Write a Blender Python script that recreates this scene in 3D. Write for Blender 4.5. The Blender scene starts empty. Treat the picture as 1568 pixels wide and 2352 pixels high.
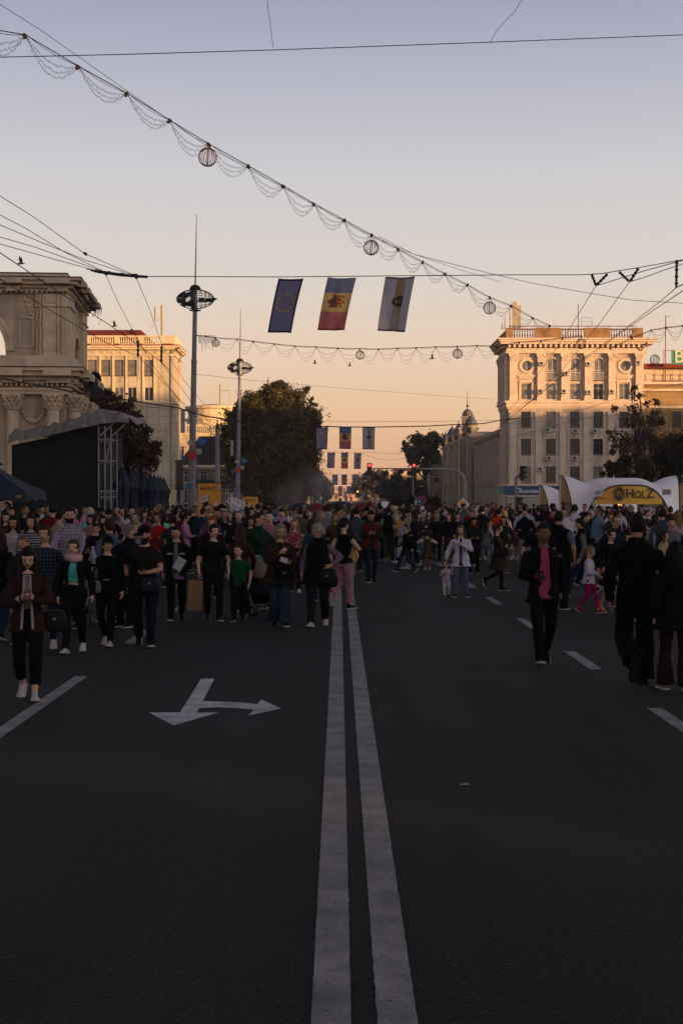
import bpy, math, random
import numpy as np
from mathutils import Vector, Matrix, noise
random.seed(7)
R = math.radians
S = bpy.context.scene
COL = S.collection
# ------------------------------------------------------------------ camera, sky, sun, exposure
CAMH = 2.1
F = 3267.0            # focal length in the pixels of a 1568 x 2352 picture (50 mm on a 36 mm tall frame)
VX, HZ = 779.0, 1143.0
cd = bpy.data.cameras.new("Camera"); cam = bpy.data.objects.new("Camera", cd); COL.objects.link(cam)
cam.location = (0, 0, CAMH)
cam.rotation_euler = (math.pi/2 - math.atan(33/F), 0, -math.atan(5/F))
cd.sensor_fit = 'VERTICAL'; cd.sensor_height = 36; cd.lens = 50.0
cd.clip_start = 0.1; cd.clip_end = 6000
S.camera = cam
SUN_EL, SUN_AZ = 3.6, 56.0      # degrees above the horizon; degrees to the right of straight behind the camera
sun_dir = Vector((math.sin(R(SUN_AZ))*math.cos(R(SUN_EL)), -math.cos(R(SUN_AZ))*math.cos(R(SUN_EL)), math.sin(R(SUN_EL))))
w = bpy.data.worlds.new("World"); S.world = w; w.use_nodes = True
nt = w.node_tree; N = nt.nodes; L = nt.links
bg = N['Background']
sky = N.new('ShaderNodeTexSky'); sky.sky_type = 'NISHITA'; sky.sun_disc = False
sky.sun_elevation = R(SUN_EL); sky.sun_rotation = math.atan2(sun_dir.x, sun_dir.y)
sky.dust_density = 2.0; sky.air_density = 1.0
tc = N.new('ShaderNodeTexCoord'); sp = N.new('ShaderNodeSeparateXYZ'); L.new(tc.outputs['Generated'], sp.inputs[0])
ramp = N.new('ShaderNodeValToRGB'); L.new(sp.outputs['Z'], ramp.inputs[0])
def srgb(h):
    h = h.lstrip('#'); c = [int(h[i:i+2], 16)/255 for i in (0, 2, 4)]
    return tuple((x/12.92 if x <= .04045 else ((x+.055)/1.055)**2.4) for x in c)
stops = [(0.0, '#efb188'), (0.025, '#f6bd92'), (0.06, '#facfa6'), (0.10, '#f6dac0'), (0.15, '#e8dcd1'), (0.22, '#d8d5d9'), (0.29, '#babcce'), (0.34, '#a2a6c0'), (0.45, '#5c6686'), (0.6, '#262f4a'), (1.0, '#10162a')]
el = ramp.color_ramp.elements
while len(el) < len(stops): el.new(0.5)
for e, (p, c) in zip(el, stops):
    e.position = p; e.color = (*srgb(c), 1)
mx = N.new('ShaderNodeMix'); mx.data_type = 'RGBA'; mx.inputs[0].default_value = 0.9
L.new(sky.outputs[0], mx.inputs[6])
sc_ = N.new('ShaderNodeVectorMath'); sc_.operation = 'SCALE'; sc_.inputs['Scale'].default_value = 10.0
L.new(ramp.outputs[0], sc_.inputs[0]); L.new(sc_.outputs[0], mx.inputs[7])
# the glow of the low sun, broad and warm, behind the viewer to the right
vd = N.new('ShaderNodeVectorMath'); vd.operation = 'DOT_PRODUCT'; L.new(tc.outputs['Generated'], vd.inputs[0]); vd.inputs[1].default_value = sun_dir
gr_ = N.new('ShaderNodeMapRange'); gr_.inputs[1].default_value = .1; gr_.inputs[2].default_value = 1.0; gr_.interpolation_type = 'SMOOTHSTEP'; L.new(vd.outputs['Value'], gr_.inputs[0])
gl = N.new('ShaderNodeMix'); gl.data_type = 'RGBA'; gl.blend_type = 'ADD'; gl.inputs[7].default_value = (6.6, 6.2, 6.1, 1)
L.new(gr_.outputs[0], gl.inputs[0]); L.new(mx.outputs[2], gl.inputs[6])
L.new(gl.outputs[2], bg.inputs[0]); bg.inputs[1].default_value = 0.0615
sd = bpy.data.lights.new("Sun", 'SUN'); so = bpy.data.objects.new("Sun", sd); COL.objects.link(so)
sd.energy = 5.0; sd.angle = R(0.5); sd.color = (1.0, 0.57, 0.245)
so.rotation_euler = sun_dir.to_track_quat('Z', 'Y').to_euler()
S.view_settings.view_transform = 'Standard'; S.view_settings.look = 'None'; S.view_settings.exposure = 0.7; S.view_settings.gamma = 1
try: S.cycles.volume_step_rate = 4; S.cycles.max_bounces = 6
except Exception: pass

# ------------------------------------------------------------------ helpers
def W(x, y, d):      # a point d metres down the street, seen at x, y
    return Vector(((x-VX)/F*d, d, CAMH-(y-HZ)/F*d))
def G(x, y):         # a point of the ground
    d = CAMH*F/(y-HZ); return Vector(((x-VX)/F*d, d, 0))
class MB:
    def __init__(s): s.v = []; s.f = []; s.m = []; s.mi = 0
    def add(s, vs, fs, mi=None):
        b = len(s.v); s.v += [tuple(v) for v in vs]
        for f in fs: s.f.append([b+i for i in f]); s.m.append(s.mi if mi is None else mi)
    def box(s, x0, y0, z0, x1, y1, z1, mi=None):
        s.add([(x0,y0,z0),(x1,y0,z0),(x1,y1,z0),(x0,y1,z0),(x0,y0,z1),(x1,y0,z1),(x1,y1,z1),(x0,y1,z1)],
              [(0,3,2,1),(4,5,6,7),(0,1,5,4),(1,2,6,5),(2,3,7,6),(3,0,4,7)], mi)
    def obox(s, c, a, b, cc, mi=None):
        c = Vector(c); vs = []
        for k in (-1, 1):
            for i, j in ((-1,-1),(1,-1),(1,1),(-1,1)): vs.append(c+a*i+b*j+cc*k)
        s.add(vs, [(0,3,2,1),(4,5,6,7),(0,1,5,4),(1,2,6,5),(2,3,7,6),(3,0,4,7)], mi)
    def bar(s, p, q, w, h=None, mi=None):
        p = Vector(p); q = Vector(q); h = h or w; d = (q-p)
        if d.length < 1e-6: return
        u = d.normalized(); r = Vector((0,0,1)) if abs(u.z) < .9 else Vector((1,0,0))
        a = u.cross(r).normalized(); b = a.cross(u)
        s.obox((p+q)/2, a*w/2, b*h/2, d/2, mi)
    def tube(s, pts, r, n=8, mi=None, ref=None, ell=None, caps=True):
        pts = [Vector(p) for p in pts]; m = len(pts)
        rs = r if isinstance(r, (list, tuple)) else [r]*m
        es = ell if isinstance(ell, (list, tuple)) else [ell or 1.0]*m
        ref = Vector(ref) if ref else None
        vs = []; pa = None
        for i, p in enumerate(pts):
            t = (pts[min(i+1, m-1)]-pts[max(i-1, 0)])
            t = t.normalized() if t.length > 1e-9 else Vector((0,0,1))
            if pa is None:
                rr = ref or (Vector((0,0,1)) if abs(t.z) < .9 else Vector((1,0,0)))
                a = (rr - t*rr.dot(t)).normalized()
            else:
                a = pa - t*pa.dot(t); a = a.normalized() if a.length > 1e-6 else pa
            pa = a; b = t.cross(a)
            for k in range(n):
                an = 2*math.pi*k/n
                vs.append(p + a*(math.cos(an)*rs[i]) + b*(math.sin(an)*rs[i]*es[i]))
        fs = []
        for i in range(m-1):
            for k in range(n):
                k2 = (k+1) % n
                fs.append((i*n+k, i*n+k2, (i+1)*n+k2, (i+1)*n+k))
        if caps:
            fs.append(tuple(reversed(range(n)))); fs.append(tuple((m-1)*n+k for k in range(n)))
        s.add(vs, fs, mi)
    def lathe(s, prof, c=(0,0,0), n=16, mi=None, caps=True):
        c = Vector(c); vs = []
        for r, z in prof:
            for k in range(n):
                an = 2*math.pi*k/n; vs.append(c+Vector((r*math.cos(an), r*math.sin(an), z)))
        fs = []
        m = len(prof)
        for i in range(m-1):
            for k in range(n):
                k2 = (k+1) % n; fs.append((i*n+k, i*n+k2, (i+1)*n+k2, (i+1)*n+k))
        if caps: fs.append(tuple(reversed(range(n)))); fs.append(tuple((m-1)*n+k for k in range(n)))
        s.add(vs, fs, mi)
    def sphere(s, c, rx, ry=None, rz=None, nu=16, nv=10, mi=None, fn=None):
        ry = ry or rx; rz = rz or rx; c = Vector(c); vs = []
        for j in range(nv+1):
            th = math.pi*j/nv
            for i in range(nu):
                ph = 2*math.pi*i/nu
                d = Vector((math.sin(th)*math.cos(ph), math.sin(th)*math.sin(ph), math.cos(th)))
                k = fn(d) if fn else 1.0
                if isinstance(k, Vector): vs.append(c+Vector((k.x*rx, k.y*ry, k.z*rz)))
                else: vs.append(c+Vector((d.x*rx*k, d.y*ry*k, d.z*rz*k)))
        fs = []
        for j in range(nv):
            for i in range(nu):
                i2 = (i+1) % nu; fs.append((j*nu+i, (j+1)*nu+i, (j+1)*nu+i2, j*nu+i2))
        s.add(vs, fs, mi)
    def loft(s, rings, mi=None):       # rings: lists of equally many points
        n = len(rings[0]); vs = [p for r in rings for p in r]; fs = []
        for i in range(len(rings)-1):
            for k in range(n):
                k2 = (k+1) % n; fs.append((i*n+k, i*n+k2, (i+1)*n+k2, (i+1)*n+k))
        fs.append(tuple(reversed(range(n)))); fs.append(tuple((len(rings)-1)*n+k for k in range(n)))
        s.add(vs, fs, mi)
    def prism(s, poly, a, U, V, Nn, t, mi=None):   # flat polygon (u, v) at origin a, extruded t along Nn
        n = len(poly); a = Vector(a)
        v0 = [a+U*p[0]+V*p[1] for p in poly]; v1 = [q+Nn*t for q in v0]
        s.add(v0+v1, [tuple(reversed(range(n))), tuple(range(n, 2*n))]+[(i, (i+1) % n, n+(i+1) % n, n+i) for i in range(n)], mi)
    def mesh(s, name='mesh'):
        me = bpy.data.meshes.new(name); me.from_pydata([tuple(v) for v in s.v], [], s.f)
        me.polygons.foreach_set('material_index', s.m); me.update(); return me
    def build(s, name, mats, parent=None, smooth=False, angle=None):
        me = s.mesh(name)
        for m in (mats if isinstance(mats, (list, tuple)) else [mats]): me.materials.append(m)
        if smooth: me.polygons.foreach_set('use_smooth', [True]*len(me.polygons))
        if angle:
            me.polygons.foreach_set('use_smooth', [True]*len(me.polygons)); me.set_sharp_from_angle(angle=R(angle))
        o = bpy.data.objects.new(name, me); COL.objects.link(o)
        if parent: o.parent = parent
        return o
def tag(o, label=None, cat=None, group=None, kind=None):
    if label: o['label'] = label
    if cat: o['category'] = cat
    if group: o['group'] = group
    if kind: o['kind'] = kind
    return o
def empty(name, loc=(0,0,0), rz=0, label=None, cat=None, group=None):
    o = bpy.data.objects.new(name, None); COL.objects.link(o); o.location = loc; o.rotation_euler = (0,0,rz)
    o.empty_display_size = .2
    return tag(o, label, cat, group)
def rebase(root):    # parts were built in world coordinates: keep them there under the thing's own base
    pass
def settle(root):    # shift world-built child meshes so that the Empty can sit at the thing's base
    loc = Vector(root.location)
    for ch in root.children:
        if ch.type == 'MESH': ch.data.transform(Matrix.Translation(-loc))
        for g in ch.children:
            if g.type == 'MESH': g.data.transform(Matrix.Translation(-loc))
# ------------------------------------------------------------------ materials
MATS = {}
def mat(name, c, rough=.7, var=.12, scale=3.0, bump=.0, bscale=None, metal=0., spec=.4, kind=None, emit=None, c2=None, alpha=None, trans=0.):
    if name in MATS: return MATS[name]
    m = bpy.data.materials.new(name); m.use_nodes = True; MATS[name] = m
    n = m.node_tree.nodes; l = m.node_tree.links; b = n['Principled BSDF']
    if isinstance(c, str): c = srgb(c)
    if isinstance(c2, str): c2 = srgb(c2)
    b.inputs['Roughness'].default_value = rough; b.inputs['Metallic'].default_value = metal
    b.inputs['Specular IOR Level'].default_value = spec
    co = n.new('ShaderNodeTexCoord')
    nz = n.new('ShaderNodeTexNoise'); nz.inputs['Scale'].default_value = scale; nz.inputs['Detail'].default_value = 5
    l.new(co.outputs['Object'], nz.inputs['Vector'])
    mp = n.new('ShaderNodeMapRange'); mp.inputs[1].default_value = .3; mp.inputs[2].default_value = .7
    l.new(nz.outputs[0], mp.inputs[0])
    mixn = n.new('ShaderNodeMix'); mixn.data_type = 'RGBA'; l.new(mp.outputs[0], mixn.inputs[0])
    mixn.inputs[6].default_value = (*[x*(1-var) for x in c], 1)
    mixn.inputs[7].default_value = (*(c2 if c2 else [min(1, x*(1+var)) for x in c]), 1)
    l.new(mixn.outputs[2], b.inputs['Base Color'])
    if bump:
        n2 = n.new('ShaderNodeTexNoise'); n2.inputs['Scale'].default_value = bscale or scale*6; n2.inputs['Detail'].default_value = 4
        l.new(co.outputs['Object'], n2.inputs['Vector'])
        bp = n.new('ShaderNodeBump'); bp.inputs['Strength'].default_value = bump; bp.inputs['Distance'].default_value = .02
        l.new(n2.outputs[0], bp.inputs['Height']); l.new(bp.outputs[0], b.inputs['Normal'])
    if emit: b.inputs['Emission Color'].default_value = (*srgb(emit[0]), 1); b.inputs['Emission Strength'].default_value = emit[1]
    if alpha is not None: b.inputs['Alpha'].default_value = alpha
    if trans:
        tr = n.new('ShaderNodeBsdfTranslucent'); l.new(mixn.outputs[2], tr.inputs[0])
        ms = n.new('ShaderNodeMixShader'); ms.inputs[0].default_value = trans
        l.new(b.outputs[0], ms.inputs[1]); l.new(tr.outputs[0], ms.inputs[2]); l.new(ms.outputs[0], n['Material Output'].inputs[0])
    return m
def stonewall(name, c, bw=1.2, bh=.45, mortar=.012, mc=.6, var=.15, bump=.5, off=.5):
    if name in MATS: return MATS[name]
    m = mat(name, c, .85, var, .35)
    n = m.node_tree.nodes; l = m.node_tree.links; b = n['Principled BSDF']
    src = b.inputs['Base Color'].links[0].from_socket
    co = [x for x in n if x.type == 'TEX_COORD'][0]
    sx = n.new('ShaderNodeSeparateXYZ'); l.new(co.outputs['Object'], sx.inputs[0])
    ad = n.new('ShaderNodeMath'); ad.operation = 'ADD'; l.new(sx.outputs[0], ad.inputs[0]); l.new(sx.outputs[1], ad.inputs[1])
    cb = n.new('ShaderNodeCombineXYZ'); l.new(ad.outputs[0], cb.inputs[0]); l.new(sx.outputs[2], cb.inputs[1])
    br = n.new('ShaderNodeTexBrick'); br.inputs['Scale'].default_value = 1; br.inputs['Brick Width'].default_value = bw; br.inputs['Row Height'].default_value = bh
    br.inputs['Mortar Size'].default_value = mortar; br.inputs['Mortar Smooth'].default_value = .3; br.offset = off
    br.inputs['Color1'].default_value = (1,1,1,1); br.inputs['Color2'].default_value = (.82,.82,.82,1); br.inputs['Mortar'].default_value = (mc,mc,mc,1)
    l.new(cb.outputs[0], br.inputs['Vector'])
    mu = n.new('ShaderNodeMix'); mu.data_type = 'RGBA'; mu.blend_type = 'MULTIPLY'; mu.inputs[0].default_value = 1
    l.new(src, mu.inputs[6]); l.new(br.outputs['Color'], mu.inputs[7])
    # rain stains: streaks stretched down the wall
    mpg = n.new('ShaderNodeMapping'); mpg.inputs['Scale'].default_value = (1.3, 1.3, .12); l.new(co.outputs['Object'], mpg.inputs[0])
    ns = n.new('ShaderNodeTexNoise'); ns.inputs['Scale'].default_value = 1.5; ns.inputs['Detail'].default_value = 6; l.new(mpg.outputs[0], ns.inputs['Vector'])
    rr = n.new('ShaderNodeMapRange'); rr.inputs[1].default_value = .38; rr.inputs[2].default_value = .62; rr.inputs[3].default_value = .72; rr.inputs[4].default_value = 1.05
    l.new(ns.outputs[0], rr.inputs[0])
    m2 = n.new('ShaderNodeMix'); m2.data_type = 'RGBA'; m2.blend_type = 'MULTIPLY'; m2.inputs[0].default_value = 1
    l.new(mu.outputs[2], m2.inputs[6]); l.new(rr.outputs[0], m2.inputs[7])
    l.new(m2.outputs[2], b.inputs['Base Color'])
    bp = n.new('ShaderNodeBump'); bp.inputs['Strength'].default_value = bump; bp.inputs['Distance'].default_value = .03
    l.new(br.outputs['Fac'], bp.inputs['Height']); bp.invert = True; l.new(bp.outputs[0], b.inputs['Normal'])
    return m
GLASS = mat('window_glass', (.012,.014,.018), .05, .2, .3, spec=.28)
GLASS2 = mat('curtained_glass', (.13,.115,.095), .2, .35, 1.2, spec=.6)
FRAME_W = mat('white_frame', '#cfc9bd', .5, .08)
FRAME_B = mat('brown_frame', '#5a3a22', .6, .15)
METAL = mat('galvanised', (.2,.2,.21), .45, .15, 8, metal=.7)
DARKM = mat('dark_metal', (.02,.019,.02), .5, .2, 8, metal=.3)
WIRE = mat('wire', (.012,.010,.014), .6, .1)
TEXT_CACHE = {}
def text_part(txt, size, m, parent, a, U, V, Nn, name='lettering', depth=.01, align='CENTER', sx=1.0):
    cu = bpy.data.curves.new('t', 'FONT'); cu.body = txt; cu.size = size; cu.extrude = depth; cu.align_x = align; cu.align_y = 'CENTER'; cu.offset = size*.012
    ob = bpy.data.objects.new('t', cu); COL.objects.link(ob)
    me = bpy.data.meshes.new_from_object(ob.evaluated_get(bpy.context.evaluated_depsgraph_get()))
    bpy.data.objects.remove(ob); bpy.data.curves.remove(cu)
    M = Matrix(((U.x*sx, V.x, Nn.x, a[0]), (U.y*sx, V.y, Nn.y, a[1]), (U.z*sx, V.z, Nn.z, a[2]), (0,0,0,1)))
    me.transform(M); me.materials.clear(); me.materials.append(m)
    o = bpy.data.objects.new(name, me); COL.objects.link(o); o.parent = parent
    return o
# ------------------------------------------------------------------ ground and road
def asphalt():
    m = mat('asphalt', (.0122,.0127,.0142), .9, .22, .35, spec=.2)
    n = m.node_tree.nodes; l = m.node_tree.links; b = n['Principled BSDF']
    co = [x for x in n if x.type == 'TEX_COORD'][0]; src = b.inputs['Base Color'].links[0].from_socket
    v = n.new('ShaderNodeTexVoronoi'); v.inputs['Scale'].default_value = 70; l.new(co.outputs['Object'], v.inputs['Vector'])
    nz = n.new('ShaderNodeTexNoise'); nz.inputs['Scale'].default_value = 45; nz.inputs['Detail'].default_value = 6; l.new(co.outputs['Object'], nz.inputs['Vector'])
    mr = n.new('ShaderNodeMapRange'); mr.inputs[1].default_value = .25; mr.inputs[2].default_value = .75; mr.inputs[3].default_value = .45; mr.inputs[4].default_value = 1.6; l.new(nz.outputs[0], mr.inputs[0])
    gr = n.new('ShaderNodeMapRange'); gr.inputs[1].default_value = 0; gr.inputs[2].default_value = 1; gr.inputs[3].default_value = .72; gr.inputs[4].default_value = 1.3; l.new(v.outputs['Color'], gr.inputs[0])
    mm = n.new('ShaderNodeMath'); mm.operation = 'MULTIPLY'; l.new(mr.outputs[0], mm.inputs[0]); l.new(gr.outputs[0], mm.inputs[1])
    # worn wheel tracks and long patches
    mp = n.new('ShaderNodeMapping'); mp.inputs['Scale'].default_value = (1.1, .06, 1); l.new(co.outputs['Object'], mp.inputs[0])
    ns = n.new('ShaderNodeTexNoise'); ns.inputs['Scale'].default_value = .9; ns.inputs['Detail'].default_value = 7; ns.inputs['Roughness'].default_value = .6; l.new(mp.outputs[0], ns.inputs['Vector'])
    m3 = n.new('ShaderNodeMapRange'); m3.inputs[1].default_value = .3; m3.inputs[2].default_value = .7; m3.inputs[3].default_value = .62; m3.inputs[4].default_value = 1.42; l.new(ns.outputs[0], m3.inputs[0])
    m4 = n.new('ShaderNodeMath'); m4.operation = 'MULTIPLY'; l.new(mm.outputs[0], m4.inputs[0]); l.new(m3.outputs[0], m4.inputs[1])
    mu = n.new('ShaderNodeMix'); mu.data_type = 'RGBA'; mu.blend_type = 'MULTIPLY'; mu.inputs[0].default_value = 1
    l.new(src, mu.inputs[6]); l.new(m4.outputs[0], mu.inputs[7])
    v2 = n.new('ShaderNodeTexVoronoi'); v2.inputs['Scale'].default_value = 48; l.new(co.outputs['Object'], v2.inputs['Vector'])
    sc2 = n.new('ShaderNodeSeparateColor'); l.new(v2.outputs['Color'], sc2.inputs[0]); th = n.new('ShaderNodeMapRange'); th.inputs[1].default_value = .86; th.inputs[2].default_value = .98; th.inputs[4].default_value = .75; l.new(sc2.outputs[0], th.inputs[0])
    dd = n.new('ShaderNodeMapRange'); dd.inputs[1].default_value = .25; dd.inputs[2].default_value = .5; dd.inputs[3].default_value = 1; dd.inputs[4].default_value = 0; l.new(v2.outputs['Distance'], dd.inputs[0])
    ml = n.new('ShaderNodeMath'); ml.operation = 'MULTIPLY'; l.new(th.outputs[0], ml.inputs[0]); l.new(dd.outputs[0], ml.inputs[1])
    sk = n.new('ShaderNodeMix'); sk.data_type = 'RGBA'; sk.inputs[7].default_value = (.075,.073,.07,1); l.new(ml.outputs[0], sk.inputs[0]); l.new(mu.outputs[2], sk.inputs[6])
    # fine cracks and dark sealed joints
    mpc = n.new('ShaderNodeMapping'); mpc.inputs['Scale'].default_value = (.5, .22, 1); l.new(co.outputs['Object'], mpc.inputs[0])
    nzc = n.new('ShaderNodeTexNoise'); nzc.inputs['Scale'].default_value = 1.6; nzc.inputs['Detail'].default_value = 8; l.new(mpc.outputs[0], nzc.inputs['Vector'])
    mxv = n.new('ShaderNodeMix'); mxv.data_type = 'VECTOR'; mxv.inputs[0].default_value = .25; l.new(mpc.outputs[0], mxv.inputs[4]); l.new(nzc.outputs['Color'], mxv.inputs[5])
    vc = n.new('ShaderNodeTexVoronoi'); vc.feature = 'DISTANCE_TO_EDGE'; vc.inputs['Scale'].default_value = .9; l.new(mxv.outputs[1], vc.inputs['Vector'])
    cr = n.new('ShaderNodeMapRange'); cr.inputs[1].default_value = .0; cr.inputs[2].default_value = .006; cr.inputs[3].default_value = .82; cr.inputs[4].default_value = 1; l.new(vc.outputs['Distance'], cr.inputs[0])
    mk = n.new('ShaderNodeMapRange'); mk.inputs[1].default_value = .5; mk.inputs[2].default_value = .56; l.new(nzc.outputs[0], mk.inputs[0])
    mx1 = n.new('ShaderNodeMath'); mx1.operation = 'MAXIMUM'; l.new(cr.outputs[0], mx1.inputs[0]); l.new(mk.outputs[0], mx1.inputs[1])
    fm = n.new('ShaderNodeMix'); fm.data_type = 'RGBA'; fm.blend_type = 'MULTIPLY'; fm.inputs[0].default_value = 1; l.new(sk.outputs[2], fm.inputs[6]); l.new(mx1.outputs[0], fm.inputs[7]); l.new(fm.outputs[2], b.inputs['Base Color'])
    bp = n.new('ShaderNodeBump'); bp.inputs['Strength'].default_value = .55; bp.inputs['Distance'].default_value = .006
    l.new(v.outputs['Distance'], bp.inputs['Height']); l.new(bp.outputs[0], b.inputs['Normal'])
    return m
def paint(nm='road_paint', cc='#8f898a'):
    m = mat(nm, cc, .8, .12, 1.5, spec=.3)
    n = m.node_tree.nodes; l = m.node_tree.links; b = n['Principled BSDF']
    co = [x for x in n if x.type == 'TEX_COORD'][0]; src = b.inputs['Base Color'].links[0].from_socket
    nz = n.new('ShaderNodeTexNoise'); nz.inputs['Scale'].default_value = 60; nz.inputs['Detail'].default_value = 5; l.new(co.outputs['Object'], nz.inputs['Vector'])
    mp = n.new('ShaderNodeMapping'); mp.inputs['Scale'].default_value = (3, 3, 1); l.new(co.outputs['Object'], mp.inputs[0])
    n2 = n.new('ShaderNodeTexNoise'); n2.inputs['Scale'].default_value = 1.1; n2.inputs['Detail'].default_value = 8; l.new(mp.outputs[0], n2.inputs['Vector'])
    a = n.new('ShaderNodeMapRange'); a.inputs[1].default_value = .3; a.inputs[2].default_value = .75; a.inputs[3].default_value = .62; a.inputs[4].default_value = 1.15; l.new(nz.outputs[0], a.inputs[0])
    c = n.new('ShaderNodeMapRange'); c.inputs[1].default_value = .3; c.inputs[2].default_value = .7; c.inputs[3].default_value = .58; c.inputs[4].default_value = 1.15; l.new(n2.outputs[0], c.inputs[0])
    d = n.new('ShaderNodeMath'); d.operation = 'MULTIPLY'; l.new(a.outputs[0], d.inputs[0]); l.new(c.outputs[0], d.inputs[1])
    mu = n.new('ShaderNodeMix'); mu.data_type = 'RGBA'; mu.blend_type = 'MULTIPLY'; mu.inputs[0].default_value = 1
    l.new(src, mu.inputs[6]); l.new(d.outputs[0], mu.inputs[7]); l.new(mu.outputs[2], b.inputs['Base Color'])
    # chips worn right through the paint
    v = n.new('ShaderNodeTexNoise'); v.inputs['Scale'].default_value = 26; v.inputs['Detail'].default_value = 6; v.inputs['Roughness'].default_value = .75; l.new(co.outputs['Object'], v.inputs['Vector'])
    ch = n.new('ShaderNodeMapRange'); ch.inputs[1].default_value = .345; ch.inputs[2].default_value = .375; l.new(v.outputs[0], ch.inputs[0]); l.new(ch.outputs[0], b.inputs['Alpha'])
    return m
A = asphalt(); PA = paint()
PAVE = stonewall('paving', (.16,.15,.14), .4, .4, .006, .5)
mb = MB(); mb.add([(-1500,-400,-.02),(1500,-400,-.02),(1500,3000,-.02),(-1500,3000,-.02)], [(0,1,2,3)])
tag(mb.build('ground', mat('soil', (.07,.06,.05), .95, .3, .05)), kind='structure')
mb = MB(); mb.add([(-60,-60,0),(60,-60,0),(60,1500,0),(-60,1500,0)], [(0,1,2,3)])
tag(mb.build('road', A), kind='structure')
mb = MB()
wr_ = random.Random(77)
def strip(x0, x1, y0, y1, z=.004):
    ys = [y0]
    while ys[-1] < y1-1e-6: ys.append(min(y1, ys[-1]+(.045 if ys[-1] < 14 else .15 if ys[-1] < 30 else 2)))
    e = [((wr_.gauss(0,.0013) if y < 30 else 0), (wr_.gauss(0,.0013) if y < 30 else 0)) for y in ys]
    for i in range(len(ys)-1): mb.add([(x0+e[i][0],ys[i],z),(x1+e[i][1],ys[i],z),(x1+e[i+1][1],ys[i+1],z),(x0+e[i+1][0],ys[i+1],z)], [(0,1,2,3)])
C0 = .10
strip(C0-.213, C0-.052, 2, 180); strip(C0+.052, C0+.213, 2, 180)
for k in range(-1, 30): strip(3.06, 3.21, 12.1+5.25*k, 14.15+5.25*k)
for a, b in [(8.6,16.7),(20.4,22.5),(26.3,28.3)]+[(32+5.7*k, 34+5.7*k) for k in range(24)]: strip(-3.1, -2.95, a, b)
strip(6.02, 6.15, 30.5, 52) 
strip(-6.1, -5.97, 26, 60)
tag(mb.build('road_markings', PA), kind='structure'); mb = MB()
# straight-and-left arrow, unprojected from its outline
def gpoly(pts, z=.004): mb.add([(*G(x, y).xy, z) for x, y in pts], [tuple(range(len(pts)))])
gpoly([(413,1638),(462,1560),(492,1560),(452,1638)]); gpoly([(342,1638),(502,1638),(398,1668)])
gpoly([(462,1612),(505,1613),(555,1615),(590,1619),(583,1632),(545,1628),(500,1626),(455,1628)], .0045); gpoly([(600,1608),(645,1629),(570,1645),(583,1632),(590,1619)])
tag(mb.build('road_arrow', paint('fresh_paint', '#c4bdc4')), kind='structure')
mb = MB(); mb.box(-60, 14, .0, -13.2, 96, .13); tag(mb.build('pavement_left', PAVE), kind='structure')
mb = MB(); mb.box(-13.2, 14, .0, -13.0, 96, .15); tag(mb.build('kerb_left', mat('kerbstone', (.3,.29,.27), .9, .2, 2)), kind='structure')
mb = MB(); mb.box(15.2, 14, .0, 60, 190, .13); tag(mb.build('pavement_right', PAVE), kind='structure')
mb = MB(); mb.box(15.0, 14, .0, 15.2, 190, .15); tag(mb.build('kerb_right', mat('kerbstone', (.3,.29,.27))), kind='structure')
# dry leaf on the road
p = G(1067, 1807)
mb = MB(); mb.add([(p.x-.035,p.y-.02,.006),(p.x,p.y-.035,.018),(p.x+.04,p.y,.01),(p.x+.015,p.y+.03,.02),(p.x-.03,p.y+.025,.008)], [(0,1,2,3,4)])
tag(mb.build('fallen_leaf', mat('dry_leaf', '#a8862c', .8, .2, 30)), 'small dry yellow leaf lying alone on the empty asphalt right of the double line', 'leaf')

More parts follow.
